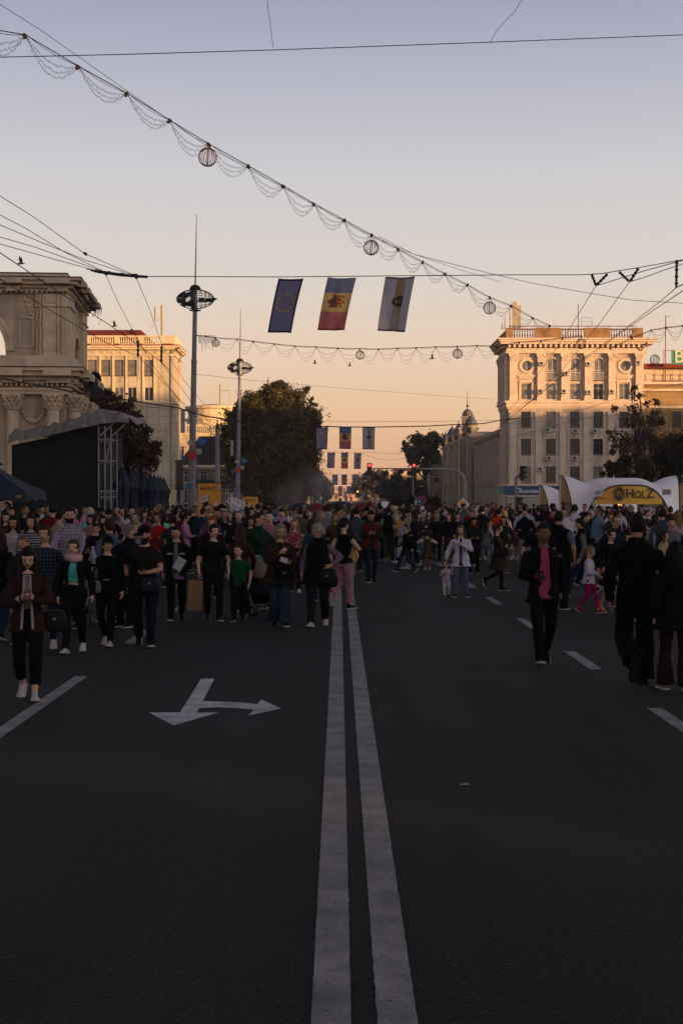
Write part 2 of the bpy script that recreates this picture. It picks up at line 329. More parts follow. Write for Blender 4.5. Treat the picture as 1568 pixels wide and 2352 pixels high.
# ------------------------------------------------------------------ facade toolkit
class Fac:
    """a vertical wall plane: origin o, direction u to the right as seen from outside, outward normal n"""
    def __init__(s, o, u): s.o = Vector(o); s.u = Vector(u).normalized(); s.z = Vector((0,0,1)); s.n = s.u.cross(s.z)
    def P(s, u, z, d=0): return s.o+s.u*u+s.z*z+s.n*d
    def box(s, mb, u0, u1, z0, z1, d0, d1, mi=None):
        mb.obox(s.P((u0+u1)/2, (z0+z1)/2, (d0+d1)/2), s.u*(u1-u0)/2, s.n*(d1-d0)/2, s.z*(z1-z0)/2, mi)
    def wall(s, mb, u0, u1, z0, z1, holes, rev=.3, mi=None):
        us = sorted({u0, u1, *[h[0] for h in holes], *[h[1] for h in holes]}); zs = sorted({z0, z1, *[h[2] for h in holes], *[h[3] for h in holes]})
        us = [x for x in us if u0 <= x <= u1]; zs = [x for x in zs if z0 <= x <= z1]
        for a, b in zip(us, us[1:]):
            for c, d in zip(zs, zs[1:]):
                um, zm = (a+b)/2, (c+d)/2
                if any(h[0] < um < h[1] and h[2] < zm < h[3] for h in holes): continue
                mb.add([s.P(a,c), s.P(b,c), s.P(b,d), s.P(a,d)], [(0,1,2,3)], mi)
        for h in holes:
            a, b, c, d = h[:4]
            for q in (((a,c),(b,c)), ((b,c),(b,d)), ((b,d),(a,d)), ((a,d),(a,c))):
                (x1, y1), (x2, y2) = q
                mb.add([s.P(x2,y2), s.P(x1,y1), s.P(x1,y1,-rev), s.P(x2,y2,-rev)], [(0,1,2,3)], mi)
    def window(s, parent, u0, u1, z0, z1, rev=.22, fm=None, gm=None, mull=1, trans=.68, fw=.07, sill=True, part='window'):
        mb = MB()
        s.box(mb, u0, u1, z0, z0+fw, -rev, -rev+.06); s.box(mb, u0, u1, z1-fw, z1, -rev, -rev+.06)
        s.box(mb, u0, u0+fw, z0+fw, z1-fw, -rev, -rev+.06); s.box(mb, u1-fw, u1, z0+fw, z1-fw, -rev, -rev+.06)
        for k in range(mull):
            uc = u0+(u1-u0)*(k+1)/(mull+1); s.box(mb, uc-fw*.4, uc+fw*.4, z0+fw, z1-fw, -rev+.003, -rev+.055)
        if trans:
            zc = z0+(z1-z0)*trans; s.box(mb, u0+fw, u1-fw, zc-fw*.4, zc+fw*.4, -rev+.006, -rev+.05)
        if sill: s.box(mb, u0-.08, u1+.08, z0-.1, z0-.002, -.05, .12)
        o = mb.build(part, fm or FRAME_W, parent)
        g = MB(); g.add([s.P(u0,z0,-rev+.02), s.P(u1,z0,-rev+.02), s.P(u1,z1,-rev+.02), s.P(u0,z1,-rev+.02)], [(0,1,2,3)])
        g.build('pane', gm or GLASS, o); return o
def ac_unit(Fc, parent, u, z, wl=.8, h=.55, b=.0):
    Fc = Fac(Fc.o+Fc.n*b, Fc.u); mb = MB(); Fc.box(mb, u-wl/2, u+wl/2, z-h/2, z+h/2, .08, .42, 0)
    Fc.box(mb, u-wl*.35, u-wl*.3, z-h/2-.08, z-h/2, 0, .4, 0); Fc.box(mb, u+wl*.3, u+wl*.35, z-h/2-.08, z-h/2, 0, .4, 0)
    o = mb.build('air_conditioner', mat('ac_casing', '#b5afa4', .5, .15, 3), parent)
    f = MB(); vs = [Fc.P(u-wl*.12+math.cos(2*math.pi*k/14)*h*.38, z+math.sin(2*math.pi*k/14)*h*.38, .425) for k in range(14)]
    f.add(vs, [tuple(range(14))]); f.build('fan_grille', DARKM, o)
# ------------------------------------------------------------------ the pale corner building on the right
ST_R = stonewall('limestone', '#cfb9a4', 1.3, .42, .014, .7, .1, .5)
ST_RP = mat('limestone_trim', '#d2bca6', .85, .14, .8, .3, 4)
FRAME_G = mat('grey_frame', '#6b6258', .6, .1)
RED = mat('red_tile', '#7a2f22', .8, .25, 2)
RUST = mat('rusty_metal', '#6b3a22', .85, .4, 3)
def right_building():
    X0, Y0 = 23.2, 196.0
    root = empty('corner_building', (X0, Y0, 0), 0, 'tall pale limestone corner building with round and arched windows and a bank sign', 'building')
    T = Fac((X0, Y0, 0), (1,0,0)); T.o = Vector((0,0,0)); Sd = Fac((0,0,0), (0,-1,0))
    Wd, D = 18.65, 10.0
    rows = [(15.6,17.8), (11.8,13.95), (8.05,10.2), (4.2,6.4)]
    cu = [2.48, 5.9, 9.2, 12.42, 15.95]; hw = .67
    holes = []
    for (a, b) in rows:
        for c in cu: holes.append((c-hw, c+hw, a, b))
    ar = [6.07, 9.28, 12.5]
    for c in ar: holes.append((c-.65, c+.65, 18.3, 21.3))
    for c in (2.56, 16.1): holes.append((c-.75, c+.75, 19.5, 21.0))
    mb = MB(); T.wall(mb, 0, Wd, 0, 23.3, holes, .35)
    # fillers that turn the square openings into arches and circles
    def spandrel(c, zc, r, hole_w, ztop, full=False):
        n = 16
        for sgn in ((1,-1) if full else (1,)):
            for k in range(n):
                a0 = math.pi*k/n; a1 = math.pi*(k+1)/n
                p0 = (c+r*math.cos(a0), zc+sgn*r*math.sin(a0)); p1 = (c+r*math.cos(a1), zc+sgn*r*math.sin(a1))
                zt = zc+sgn*(ztop-zc)
                q = [T.P(p0[0],p0[1],-.002), T.P(p0[0],zt,-.002), T.P(p1[0],zt,-.002), T.P(p1[0],p1[1],-.002)]
                mb.add(q, [(0,1,2,3)]); mb.add([T.P(*p0,-.002), T.P(*p1,-.002), T.P(*p1,-.35), T.P(*p0,-.35)], [(0,1,2,3)])
    for c in ar: spandrel(c, 20.65, .65, .65, 21.3)
    for c in (2.56, 16.1): spandrel(c, 20.25, .75, .75, 21.0, True)
    # side wall (along the boulevard) and back
    sh = []
    for (a, b) in rows+[(18.4,21.0)]:
        for c in (-1.9, -4.6, -7.4): sh.append((c-.55, c+.55, a, b))
    Sd.wall(mb, -D, 0, 0, 23.3, sh, .06)
    mb.add([(Wd,0,0),(Wd,D,0),(Wd,D,23.3),(Wd,0,23.3)], [(0,1,2,3)]); mb.add([(0,D,0),(Wd,D,0),(Wd,D,23.3),(0,D,23.3)], [(3,2,1,0)])
    mb.build('wall', ST_R, root)
    mb = MB(); mb.box(.1,.1,23.9,Wd-.1,D,24.0); mb.build('roof', mat('roof_felt', (.05,.045,.04), .9, .3, 1), root)
    # windows
    i = 0
    for r_, (a, b) in enumerate(rows):
        for c in cu:
            T.window(root, c-hw, c+hw, a, b, .25, FRAME_W if r_ == 0 else FRAME_G, [GLASS, GLASS2][1 if (r_ == 0 and i % 5 != 3) or (r_ == 3 and c in (2.48, 12.42)) or i in (6,) else 0], 2 if r_ else 1, .72, .045); i += 1
    for c in ar:
        o = T.window(root, c-.65, c+.65, 18.3, 21.3, .25, FRAME_W, GLASS2, 1, .45)
        g = MB(); 
        for k in range(9): T.box(g, c-.6+k*.15-.015, c-.6+k*.15+.015, 18.3, 19.3, .02, .05)
        T.box(g, c-.7, c+.7, 19.3, 19.36, 0, .07); T.box(g, c-.7, c+.7, 18.2, 18.3, -.02, .12); g.build('balcony_railing', FRAME_W, root)
    for c in (2.56, 16.1):
        g = MB(); n = 28; vs = []; fs = []
        for k in range(n):
            an = 2*math.pi*k/n; cu_, su = math.cos(an), math.sin(an)
            vs += [T.P(c+.66*cu_, 20.25+.66*su, .0), T.P(c+.72*cu_, 20.25+.72*su, .14), T.P(c+.98*cu_, 20.25+.98*su, .16), T.P(c+1.06*cu_, 20.25+1.06*su, .0)]
        for k in range(n):
            k2 = (k+1) % n
            for j in range(3): fs.append((k*4+j, k2*4+j, k2*4+j+1, k*4+j+1))
        g.add(vs, fs); g.build('round_moulding', ST_RP, root)
        T.window(root, c-.7, c+.7, 19.55, 20.95, .22, FRAME_W, GLASS2, 1, None, sill=False)
    for (a, b) in rows+[(18.4,21.0)]:
        for c in (-1.9, -4.6, -7.4): Sd.window(root, c-.55, c+.55, a, b, .05, FRAME_W, GLASS, 1, .7, .05, False)
    # window surrounds with small pediments on the outer bays
    g = MB()
    for c in (2.48, 15.95):
        T.box(g, c-.95, c-.75, 15.6, 18.1, 0, .14); T.box(g, c+.75, c+.95, 15.6, 18.1, 0, .14); T.box(g, c-.95, c+.95, 17.95, 18.2, .003, .16)
        T.box(g, c-1.2, c+1.2, 18.75, 18.95, 0, .32); T.box(g, c-1.05, c+1.05, 18.5, 18.747, 0, .18)
    g.build('window_surround', ST_RP, root)
    # pilasters with leafy capitals
    g = MB(); rnd = random.Random(3)
    def pilaster(Fx, c, hwid=.48):
        Fx.box(g, c-hwid, c+hwid, 15.5, 20.9, 0, .42)
        Fx.box(g, c-hwid-.08, c+hwid+.08, 15.42, 15.9, 0, .5)
        Fx.box(g, c-hwid-.16, c+hwid+.16, 21.75, 21.95, 0, .62); Fx.box(g, c-hwid+.05, c+hwid-.05, 20.9, 21.75, 0, .4)
        for rw in range(3):
            for k in range(5):
                u = c-hwid+.1+k*(2*hwid-.2)/4; z = 20.95+rw*.27
                g.obox(Fx.P(u+rnd.uniform(-.03,.03), z+.12, .44+.04*rw), Fx.u*.085, Fx.n*.06, (Fx.z*.15+Fx.n*.05))
        for sg in (-1, 1): g.obox(Fx.P(c+sg*(hwid), 21.62, .5), Fx.u*.14, Fx.n*.14, Fx.z*.13)
    for c in (.67, 4.47, 7.76, 10.97, 14.25, 17.97): pilaster(T, c)
    for c in (-.67, -3.2, -5.9, -8.7): pilaster(Sd, c, .4)
    for c in (.67, 4.2, 7.55, 10.8, 14.2, 17.97):       # flat strips lower down
        T.box(g, c-.42, c+.42, 3.9, 13.9, 0, .16); T.box(g, c-.5, c+.5, 13.1, 13.9, 0, .24)
    g.build('pilasters', ST_RP, root)
    # belts and cornice
    g = MB()
    def belt(z0, z1, d):
        g.box(-d, -d, z0, Wd+d, 0, z1); g.box(-d, 0, z0, 0, D, z1); g.box(Wd, 0, z0, Wd+d, D, z1)
    belt(14.35, 14.6, .12); belt(14.6, 15.15, .28); belt(15.15, 15.42, .5); belt(21.95, 22.25, .35); belt(22.25, 22.7, .22)
    belt(23.15, 23.45, 1.15); belt(23.45, 23.75, 1.35); belt(23.75, 23.95, 1.55); belt(3.72, 3.95, .35); belt(2.2, 2.45, .12)
    belt(11.35, 11.5, .06)
    g.build('cornice', ST_RP, root)
    g = MB()
    n = 27
    for k in range(n):
        u = .1+(Wd-.2)*k/(n-1)
        if k % 3 == 2: T.box(g, u-.32, u+.32, 22.72, 23.1, 0, .3)
        g.obox(T.P(u, 22.93, .45), T.u*.16, T.n*.45, T.z*.21)
    for k in range(14):
        u = -.2-(D-.4)*k/13; g.obox(Sd.P(u, 22.93, .45), Sd.u*.16, Sd.n*.45, Sd.z*.21)
    g.build('cornice_brackets', ST_RP, root)
    # parapet: solid blocks between rusty balustrades
    g = MB(); r = MB()
    for a, b in ((-.3,.65),(3.6,7.3),(10.4,14.0),(17.0,18.5)): g.box(a, -.3, 23.96, b, .1, 25.45)
    g.box(-.3, .1, 23.96, .0, D, 25.2); g.box(18.2,.1,23.96,18.5,D,25.2)
    g.build('parapet', mat('weathered_render', '#8a6a45', .9, .35, .9, .3), root)
    for a, b in ((.65,3.6),(7.3,10.4),(14.0,17.0)):
        r.box(a, -.25, 23.97, b, .05, 24.12); r.box(a, -.25, 25.2, b, .05, 25.35)
        k = a+.2
        while k < b-.1: r.lathe([(.05,24.12),(.11,24.4),(.05,24.75),(.08,25.0),(.06,25.2)], (k, -.1, 0), 8); k += .36
    r.box(0, -.5, 25.62, 17.6, -.42, 25.7)
    for k in range(12): r.bar((.4+k*1.5, -.9, 25.55), (.4+k*1.5, .9, 25.85), .08)
    r.box(2, .7, 25.75, 17.4, .78, 25.83)
    r.build('balustrade', RUST, root)
    g = MB()
    for x, z1, wd in ((-.4,26.9,.18),(.3,28.4,.2),(.9,29.1,.5),(1.6,28.6,.42),(-.8,26.2,.16),(1.25,28.9,.12)):
        g.box(x-wd/2, .3, 25.3, x+wd/2, .3+wd*.6, z1)
    g.build('phone_mast_antenna', mat('antenna_casing', '#a8977c', .6, .15, 2), root)
    g = MB(); g.tube([(9.8,1,24),(9.8,1,28.9)], .05, 6); g.tube([(10.2,1,25.9),(10.2,1,27.0),(11.7,1,27.0),(11.7,1,25.9)], .03, 6); g.tube([(10.2,1,26.45),(11.7,1,26.45)], .02, 5)
    g.build('roof_aerial', DARKM, root)
    for xz, yz in ((410,512),(790,515),(1195,505),(400,737),(593,737),(795,745),(980,740),(465,1050),(690,1060),(848,1060),(475,1283),(685,1283),(405,1370),(610,592),(990,1215)):
        ac_unit(T, root, (xz-140)*.01687, 29.15-.01687*yz, b=.42 if yz < 800 else .16)
    # drain pipes
    g = MB()
    g.tube([(18.25,-.12,0),(18.25,-.12,22)], .08, 8); g.tube([(-.12,.5,0),(-.12,.5,14)], .07, 8); g.tube([(18.9,-1.3,23.3),(18.3,-.5,22.6),(18.25,-.12,22)], .08, 8)
    g.build('downpipe', METAL, root)
    # bank sign
    g = MB(); T.box(g, -.9, 8.2, 2.5, 3.68, .05, .3); sg = g.build('sign_board', mat('bank_blue', '#123f66', .5, .08, 1), root)
    g = MB(); T.box(g, -1.3, -.55, 2.52, 3.66, .301, .34); g.build('sign_end', mat('sign_green', '#3c6f52', .5, .1), sg)
    text_part('victoriabank', .68, mat('sign_white', '#d9dde0', .5, .03), sg, T.P(1.45, 2.98, .31), T.u, T.z, T.n, align='LEFT')
    g = MB(); g.prism([(1.25,3.4),(1.85,3.4),(1.6,3.15)], T.P(0,0,.305), T.u, T.z, T.n, .01); g.build('logo', mat('sign_white', '#d9dde0'), sg)
    g = MB(); T.box(g, .4, 5.9, .1, 2.15, .0, .06)
    for k in range(9): T.box(g, .4, 5.9, .25+k*.22, .28+k*.22, .06, .08)
    g.build('roller_shutter', mat('shutter', '#9a9082', .6, .1), root)
    g = MB(); T.box(g, 6.6, 7.4, .1, 2.15, .0, .08); T.box(g, 7.9, 8.9, .1, 2.15, 0, .08); g.build('door', mat('dark_door', (.03,.028,.026), .4), root)
right_building()

# far right neighbour with the letter sign
def right_neighbour():
    root = empty('orange_lit_building', (42.0, 199, 0), 0, 'lower ochre building with roof scaffolding and a green letter sign at the right edge', 'building')
    T = Fac((0,0,0), (1,0,0)); mb = MB(); holes = []
    for k in range(6):
        for z in (4.0, 8.0, 12.0): holes.append((1.3+k*3.2, 2.6+k*3.2, z, z+2.2))
    T.wall(mb, 0, 22, 0, 18.2, holes, .25); mb.box(0,.6,18.0,22,12,18.2); mb.build('wall', stonewall('ochre_stone', '#a58657', 1.2, .4, .012, .7), root)
    for h in holes: T.window(root, *h, .2, FRAME_B, GLASS, 1, .7)
    g = MB(); T.box(g, -.3, 22, 17.0, 17.3, 0, .4); T.box(g, -.5, 22, 17.9, 18.25, 0, .7); T.box(g, 0,22, 18.25, 20.4, -3.0, -2.7); T.box(g, -.1, 22, 14.6,14.9, 0,.2); g.build('cornice', ST_RP, root)
    g = MB(); T.box(g, 0, 22, 20.4, 21.0, -4.0, -1.5); g.build('roof', RED, root)
    g = MB()
    for k in range(8):
        T.box(g, 2+k*1.2, 2.06+k*1.2, 18.3, 19.9, .2, .26)
    for z in (18.4, 19.1, 19.9): T.box(g, 1.6, 11, z, z+.06, .2, .26)
    T.box(g, 1.6, 11, 18.25, 18.35, -.6, .6); T.box(g, 3.4, 3.5, 18.3, 27.5, .3, .4); T.box(g, 3.2, 3.28, 18.3, 22.8, .3, .36)
    T.box(g, 3.4, 9, 22.6, 22.66, .3, .36); T.box(g, 3.4, 4.3, 27.4, 27.46, .3, .36)
    g.build('scaffold_terrace', RUST, root)
    g = MB(); T.box(g, 4.3, 6.3, 20.7, 22.7, .3, .5); s2 = g.build('sign_board', mat('sign_turquoise', '#2f8f7c', .5, .1), root)
    text_part('B', 2.5, mat('sign_cream', '#cfc8a8', .5, .05), s2, T.P(5.3, 21.7, .55), T.u, T.z, T.n, depth=.04)
right_neighbour()

# ------------------------------------------------------------------ pale brick building on the left
def left_building():
    CX, Y0 = -24.3, 210.0
    root = empty('brick_building', (CX, Y0, 0), 0, 'pale brick building with balustrade and low red roof, left behind the stage', 'building')
    T = Fac((0,0,0), (1,0,0)); Sd = Fac((0,0,0), (0,1,0)); D = 10
    fz = lambda yz: 29.1-.01456*yz; fu = lambda xz: -(905-xz)*.01456
    top = [(fu(x-47), fu(x+47), 20.1, 22.4) for x in (-190,-57,75,212,345,478,648)]
    row = [(fu(x-45), fu(x+45), 16.4, 18.4) for x in (-190,-57,75,212,345,478,648)]
    big = [(fu(478), fu(560), 10.2, 15.0)]
    low = [(-16.5,-14.8,10.2,15),(-13.5,-11.8,10.2,15),(-10.5,-8.8,10.2,15)]
    mb = MB(); T.wall(mb, -20, 0, 0, 24.0, top+row+big+low, .3)
    sh = [(1.6,2.4,12.5,14.6),(1.6,2.4,8.3,10.2),(5.2,6.4,17,22),(1.6,2.4,17,22)]
    Sd.wall(mb, 0, D, 0, 24.0, sh, .25); mb.add([(-20,D,0),(0,D,0),(0,D,24),(-20,D,24)], [(3,2,1,0)]); mb.add([(-20,0,0),(-20,D,0),(-20,D,24),(-20,0,24)], [(3,2,1,0)])
    mb.build('wall', stonewall('pale_brick', '#ccbb9f', .62, .24, .012, .62, .1, .6), root)
    for h in top: T.window(root, *h, .25, FRAME_B, GLASS2, 0, .32)
    for h in row: T.window(root, *h, .22, FRAME_W, GLASS2 if h[0] < -8 else GLASS, 1, None)
    for h in big+low: T.window(root, *h, .25, FRAME_W, GLASS, 1, .7)
    for h in sh: Sd.window(root, *h, .2, FRAME_B, GLASS, 0, None)
    g = MB()
    for (a, b, z0, z1) in top: T.box(g, a-.28, a-.02, 16.2, 23.0, 0, .16)
    T.box(g, fu(695)+.02, fu(695)+.3, 16.2, 23.0, 0, .16)
    for z0, z1, d in ((16.0,16.25,.14),(23.0,23.25,.2),(23.9,24.15,.55),(24.15,24.45,.8)):
        g.box(-20, -d, z0, d, 0, z1); g.box(0, 0, z0, d, D, z1)
    k = -19.6
    while k < -.5: T.box(g, k, k+.5, 23.3, 23.7, 0, .06); k += 1.3
    g.build('cornice', mat('plaster_trim', '#d0bb98', .85, .12, .8, .3), root)
    g = MB(); g.box(-20, -.75, 24.45, .8, -.1, 24.62); g.box(.1,-.1,24.45,.8,D,24.62); g.build('gutter_band', RED, root)
    g = MB()
    for a, b in ((-20,-19),(-16.6,-15.9),(-13.0,-12.3),(-8.8,-8.1),(-5.3,-4.6),(-1.9,.1)): g.box(a, -.1, 24.62, b, .25, 25.95)
    g.box(-.2,.25,24.62,.1,D,25.95); g.box(-20,-.12,25.75,.1,.27,26.0); g.box(-20,-.1,24.62,-.2,.25,24.8)
    k = -19
    while k < -1.9:
        g.lathe([(.07,24.8),(.13,25.1),(.07,25.5),(.1,25.75)], (k, .07, 0), 8); k += .33
    g.build('balustrade', mat('plaster_trim', '#bda98a'), root)
    g = MB(); g.add([(-20,2,25.2),(-3.2,2,25.2),(-5.6,5,27.4),(-20,5,27.4),(-3.2,9,25.2),(-20,9,25.2)], [(0,1,2,3),(1,4,2),(4,5,3,2)])
    k = -19.8
    while k < -5.7: g.bar((k,1.98,25.23),(k,4.98,27.43),.06); k += .35
    g.build('roof', RED, root)
    g = MB(); g.tube([(-1.9,1,26),(-1.9,1,30.6)], .2, 8); g.tube([(-2.9,1,28.3),(-2.9,1,30.3)], .16, 8); g.bar((-2.9,1,28.6),(-1.9,1,28.6),.06); g.bar((-4.6,1,26),(-2.4,1,28.5),.05)
    g.build('phone_mast_antenna', mat('antenna_casing', '#a8977c'), root)
    g = MB()
    for k in range(4): g.lathe([(.05,0),(.22,.08),(.05,.2)], (-6.4,1,26+k*.3), 8)
    g.build('siren', DARKM, root)
    g = MB(); g.tube([(-.45,-.12,0),(-.45,-.12,23.4),(.9,-.9,24.2)], .09, 8); g.tube([(.5,.3,22.0),(1.0,.1,22.8),(1.0,.1,23.9)], .08, 8)
    g.build('downpipe', METAL, root)
    g = MB(); T.box(g, .18, 1.2, 0, 7.4, -.6, -.3); T.box(g, 0.1,1.4,7.4,7.7,-.8,-.2); g.build('portal', mat('brown_portal', '#3b221c', .7, .3, 1), root)
    g = MB(); T.box(g, -2, .3, 0, 2.9, .05, .2); T.box(g, -2, .4, 2.9, 3.2, .05, .35); g.build('plinth', mat('plaster_trim', '#bda98a'), root)
left_building()
def box_building(name, label, x0, y0, x1, y1, h, m, rows=(), nwx=6, nwy=0, side='L', trim=None, roofm=None, roofh=0, ww=1.1, parapet=.6, glass=None):
    """front faces the camera (-Y); side 'R' means its right-hand wall (+X) faces the street, 'L' the left-hand wall"""
    root = empty(name, (x0, y0, 0), 0, label, 'building'); Wx, D = x1-x0, y1-y0
    T = Fac((0,0,0), (1,0,0)); Sd = Fac((Wx,0,0), (0,1,0)) if side == 'R' else Fac((0,0,0), (0,-1,0))
    mb = MB(); hs = []; hd = []
    for z, hh in rows:
        for k in range(nwx): c = Wx*(k+.5)/nwx; hs.append((c-ww/2, c+ww/2, z, z+hh))
        for k in range(nwy):
            c = D*(k+.5)/nwy; c = c if side == 'R' else -c; hd.append((c-ww/2, c+ww/2, z, z+hh))
    T.wall(mb, 0, Wx, 0, h, hs, .3); 
    if side == 'R': Sd.wall(mb, 0, D, 0, h, hd, .05); mb.add([(0,0,0),(0,D,0),(0,D,h),(0,0,h)], [(3,2,1,0)])
    else: Sd.wall(mb, -D, 0, 0, h, hd, .05); mb.add([(Wx,0,0),(Wx,D,0),(Wx,D,h),(Wx,0,h)], [(0,1,2,3)])
    mb.add([(0,D,0),(Wx,D,0),(Wx,D,h),(0,D,h)], [(3,2,1,0)]); mb.add([(0,0,h),(Wx,0,h),(Wx,D,h),(0,D,h)], [(0,1,2,3)])
    mb.build('wall', m, root)
    for q in hs: T.window(root, *q, .22, FRAME_W, glass or GLASS, 1, .7)
    for q in hd: Sd.window(root, *q, .045, FRAME_W, glass or GLASS, 1, .7, .07, False)
    g = MB(); tr = trim or ST_RP
    for z, hh in rows: 
        zb = z-.7; g.box(-.08,-.08,zb,Wx+.08,-.001,zb+.15); g.box(-.08,0,zb,-.001,D,zb+.15) if side == 'L' else g.box(Wx+.001,0,zb,Wx+.08,D,zb+.15)
    for z0, z1, d in ((h-.5,h-.25,.3),(h-.25,h+.1,.6)): g.box(-d,-d,z0,Wx+d,D+d,z1)
    if parapet: g.box(-.02,-.02,h+.1,Wx+.02,.3,h+.1+parapet); g.box(-.02,.3,h+.1,.3,D,h+.1+parapet); g.box(Wx-.3,.3,h+.1,Wx+.02,D,h+.1+parapet)
    g.build('cornice', tr, root)
    if roofh:
        g = MB(); o = .5; zz = h+.1
        g.add([(-o,-o,zz),(Wx+o,-o,zz),(Wx+o,D+o,zz),(-o,D+o,zz),(Wx*.3,D*.4,zz+roofh),(Wx*.7,D*.4,zz+roofh),(Wx*.7,D*.6,zz+roofh),(Wx*.3,D*.6,zz+roofh)],
              [(0,1,5,4),(1,2,6,5),(2,3,7,6),(3,0,4,7),(4,5,6,7)])
        g.build('roof', roofm or RED, root)
    return root, T, Sd
GREY_ST = stonewall('grey_stone', '#9b8f85', 1.1, .5, .02, .55, .12, .6)
# classical block beyond the corner building, facing the street
r, T, Sd = box_building('classical_building', 'long grey classical block with dark shallow roof next to the corner building', 23.6, 207, 40, 249, 11.8, GREY_ST, [(1.3,2.2),(5.6,3.2)], 3, 11, 'L', mat('grey_trim','#a89c90',.85,.14,.8,.3), None, 0, 1.3, 0)
g = MB()
for k in range(12): u = -.4-k*3.75; Sd.box(g, u-.35, u+.35, 4.4, 11.2, 0, .05); Sd.box(g, u-.45,u+.45,10.4,11.2,0,.09)
for k in range(11):
    u = -1.9-k*3.82; Sd.box(g, u-1.0, u+1.0, 9.0, 9.25, 0, .2); Sd.box(g, u-.85, u-.68, 5.4, 9.0, 0,.04); Sd.box(g, u+.68,u+.85,5.4,9.0,0,.04)
g.build('pilasters', mat('grey_trim','#a89c90'), r)
g = MB(); g.add([(-.6,-.5,12.0),(16,-.5,12.0),(16,42,12.0),(-.6,42,12.0),(4,3,13.4),(16,3,13.4),(16,38,13.4),(4,38,13.4)], [(0,1,5,4),(3,0,4,7),(2,3,7,6),(4,5,6,7)]); g.build('roof', mat('dark_tin',(.05,.045,.045),.6,.3,1), r)
# town hall with clock turret
def town_hall():
    r, T, Sd = box_building('town_hall', 'ornate grey town hall with turrets and a small domed tower ending in a spire', 23.4, 252, 40, 322, 13.2, GREY_ST, [(1.2,2.4),(5.4,2.6),(9.4,2.2)], 3, 16, 'L', mat('grey_trim','#a89c90'), None, 0, 1.2, .5)
    tm = mat('turret_stone', '#a3937c', .8, .15, 1, .3); dm = mat('grey_dome', (.12,.12,.14), .5, .2, 2, metal=.3)
    for y, h, rr in ((3,15.2,1.0),(12,14.6,.8),(30,15.0,.9),(46,15.2,1.0),(64,14.8,.8)):
        t = MB(); t.lathe([(rr,0),(rr,13.2),(rr+.25,13.3),(rr,13.5),(rr,h-.2),(rr+.3,h)], (.2, y, 0), 12); o = t.build('turret', tm, r)
        t = MB(); t.lathe([(rr+.2,h),(rr*.95,h+.6),(rr*.5,h+1.3),(.12,h+1.7),(.05,h+2.4)], (.2, y, 0), 12); t.build('dome', dm, o)
        t = MB()
        for k in range(6):
            an = math.pi+(k-2.5)*.5; t.obox((.2+math.cos(an)*(rr+.0), y+math.sin(an)*rr, h-1.0), Vector((-math.sin(an),math.cos(an),0))*.16, Vector((math.cos(an),math.sin(an),0))*.05, Vector((0,0,.45)))
        t.build('slit_windows', GLASS, o)
    # clock tower
    cx, cy = 1.2, 21.0
    t = MB(); t.box(cx-1.7, cy-1.7, 0, cx+1.7, cy+1.7, 15.2); t.box(cx-2.0,cy-2.0,15.2,cx+2.0,cy+2.0,15.45)
    for dx in (-1,1):
        for dy in (-1,1): t.box(cx+dx*.85-.18, cy+dy*.85-.18, 15.45, cx+dx*.85+.18, cy+dy*.85+.18, 17.4)
    t.box(cx-.7,cy-.7,15.45,cx+.7,cy+.7,17.4); t.box(cx-1.25,cy-1.25,17.4,cx+1.25,cy+1.25,17.6)
    tw = t.build('clock_tower', mat('pale_tower', '#b8a384', .8, .12, 1, .3), r)
    t = MB(); t.lathe([(1.05,17.6),(1.1,18.0),(.9,18.55),(.5,18.95),(.22,19.1),(.22,19.5),(.32,19.7),(.14,19.9),(.12,21.0),(.06,22.6)], (cx,cy,0), 14); t.build('dome', mat('tin_dome', '#7d7468', .45, .15, 3, metal=.5), tw)
    t = MB()
    for an in (0, math.pi/2, math.pi, 3*math.pi/2):
        d = Vector((math.cos(an), math.sin(an), 0)); s_ = Vector((-d.y, d.x, 0)); t.obox(Vector((cx,cy,16.4))+d*.72, s_*.3, d*.03, Vector((0,0,.6)))
    t.build('tower_opening', mat('tower_dark', (.02,.018,.016), .8), tw)
    t = MB()
    for k in range(17): 
        y = .15+k*4.36; Sd.box(t, -y-.3, -y+.3, 0, 12.6, 0, .06); Sd.box(t, -y-.4,-y+.4,11.6,12.6,0,.12)
        if k < 16:
            Sd.box(t, -y-3.2, -y-1.1, 8.15, 8.4, 0, .2); Sd.box(t, -y-3.2, -y-1.1, 4.1, 4.3, 0, .3)
            for q in range(7): Sd.box(t, -y-3.1+q*.3, -y-2.98+q*.3, 4.3, 5.0, .2, .28)
            Sd.box(t, -y-2.9, -y-1.4, 13.3, 14.3, -.3, .0)
    t.build('facade_ornament', tm, r)
town_hall()
box_building('low_building', 'low grey building with a flat roof standing beyond the town hall', 20.5, 324, 34, 352, 11, GREY_ST, [(1.3,2),(5.4,2)], 4, 6, 'L')
# left side beyond the brick building
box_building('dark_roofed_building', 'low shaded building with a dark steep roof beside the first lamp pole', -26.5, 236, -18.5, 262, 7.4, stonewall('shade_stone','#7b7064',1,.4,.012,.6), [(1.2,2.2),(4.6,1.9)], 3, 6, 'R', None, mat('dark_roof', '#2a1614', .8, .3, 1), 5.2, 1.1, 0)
r, T, Sd = box_building('stepped_building', 'orange-lit pale building with round stepped top floor and balustrade, behind the first lamp pole', -35, 300, -20.8, 325, 15.6, stonewall('warm_stone','#ccb690',.9,.3,.012,.7), [(7,2),(11,2)], 4, 5, 'R', mat('plaster_trim', '#bda98a'), None, 0, 1.1, 0)
g = MB(); g.lathe([(5.6,15.7),(5.6,18.6),(6.0,18.7),(6.0,19.1),(5.3,19.2),(5.3,21.0),(5.9,21.2),(5.9,21.7),(0.1,22.4)], (7.6,8,0), 24); 
g.build('upper_storeys', mat('plaster_trim', '#bda98a'), r)
g = MB(); k = .3
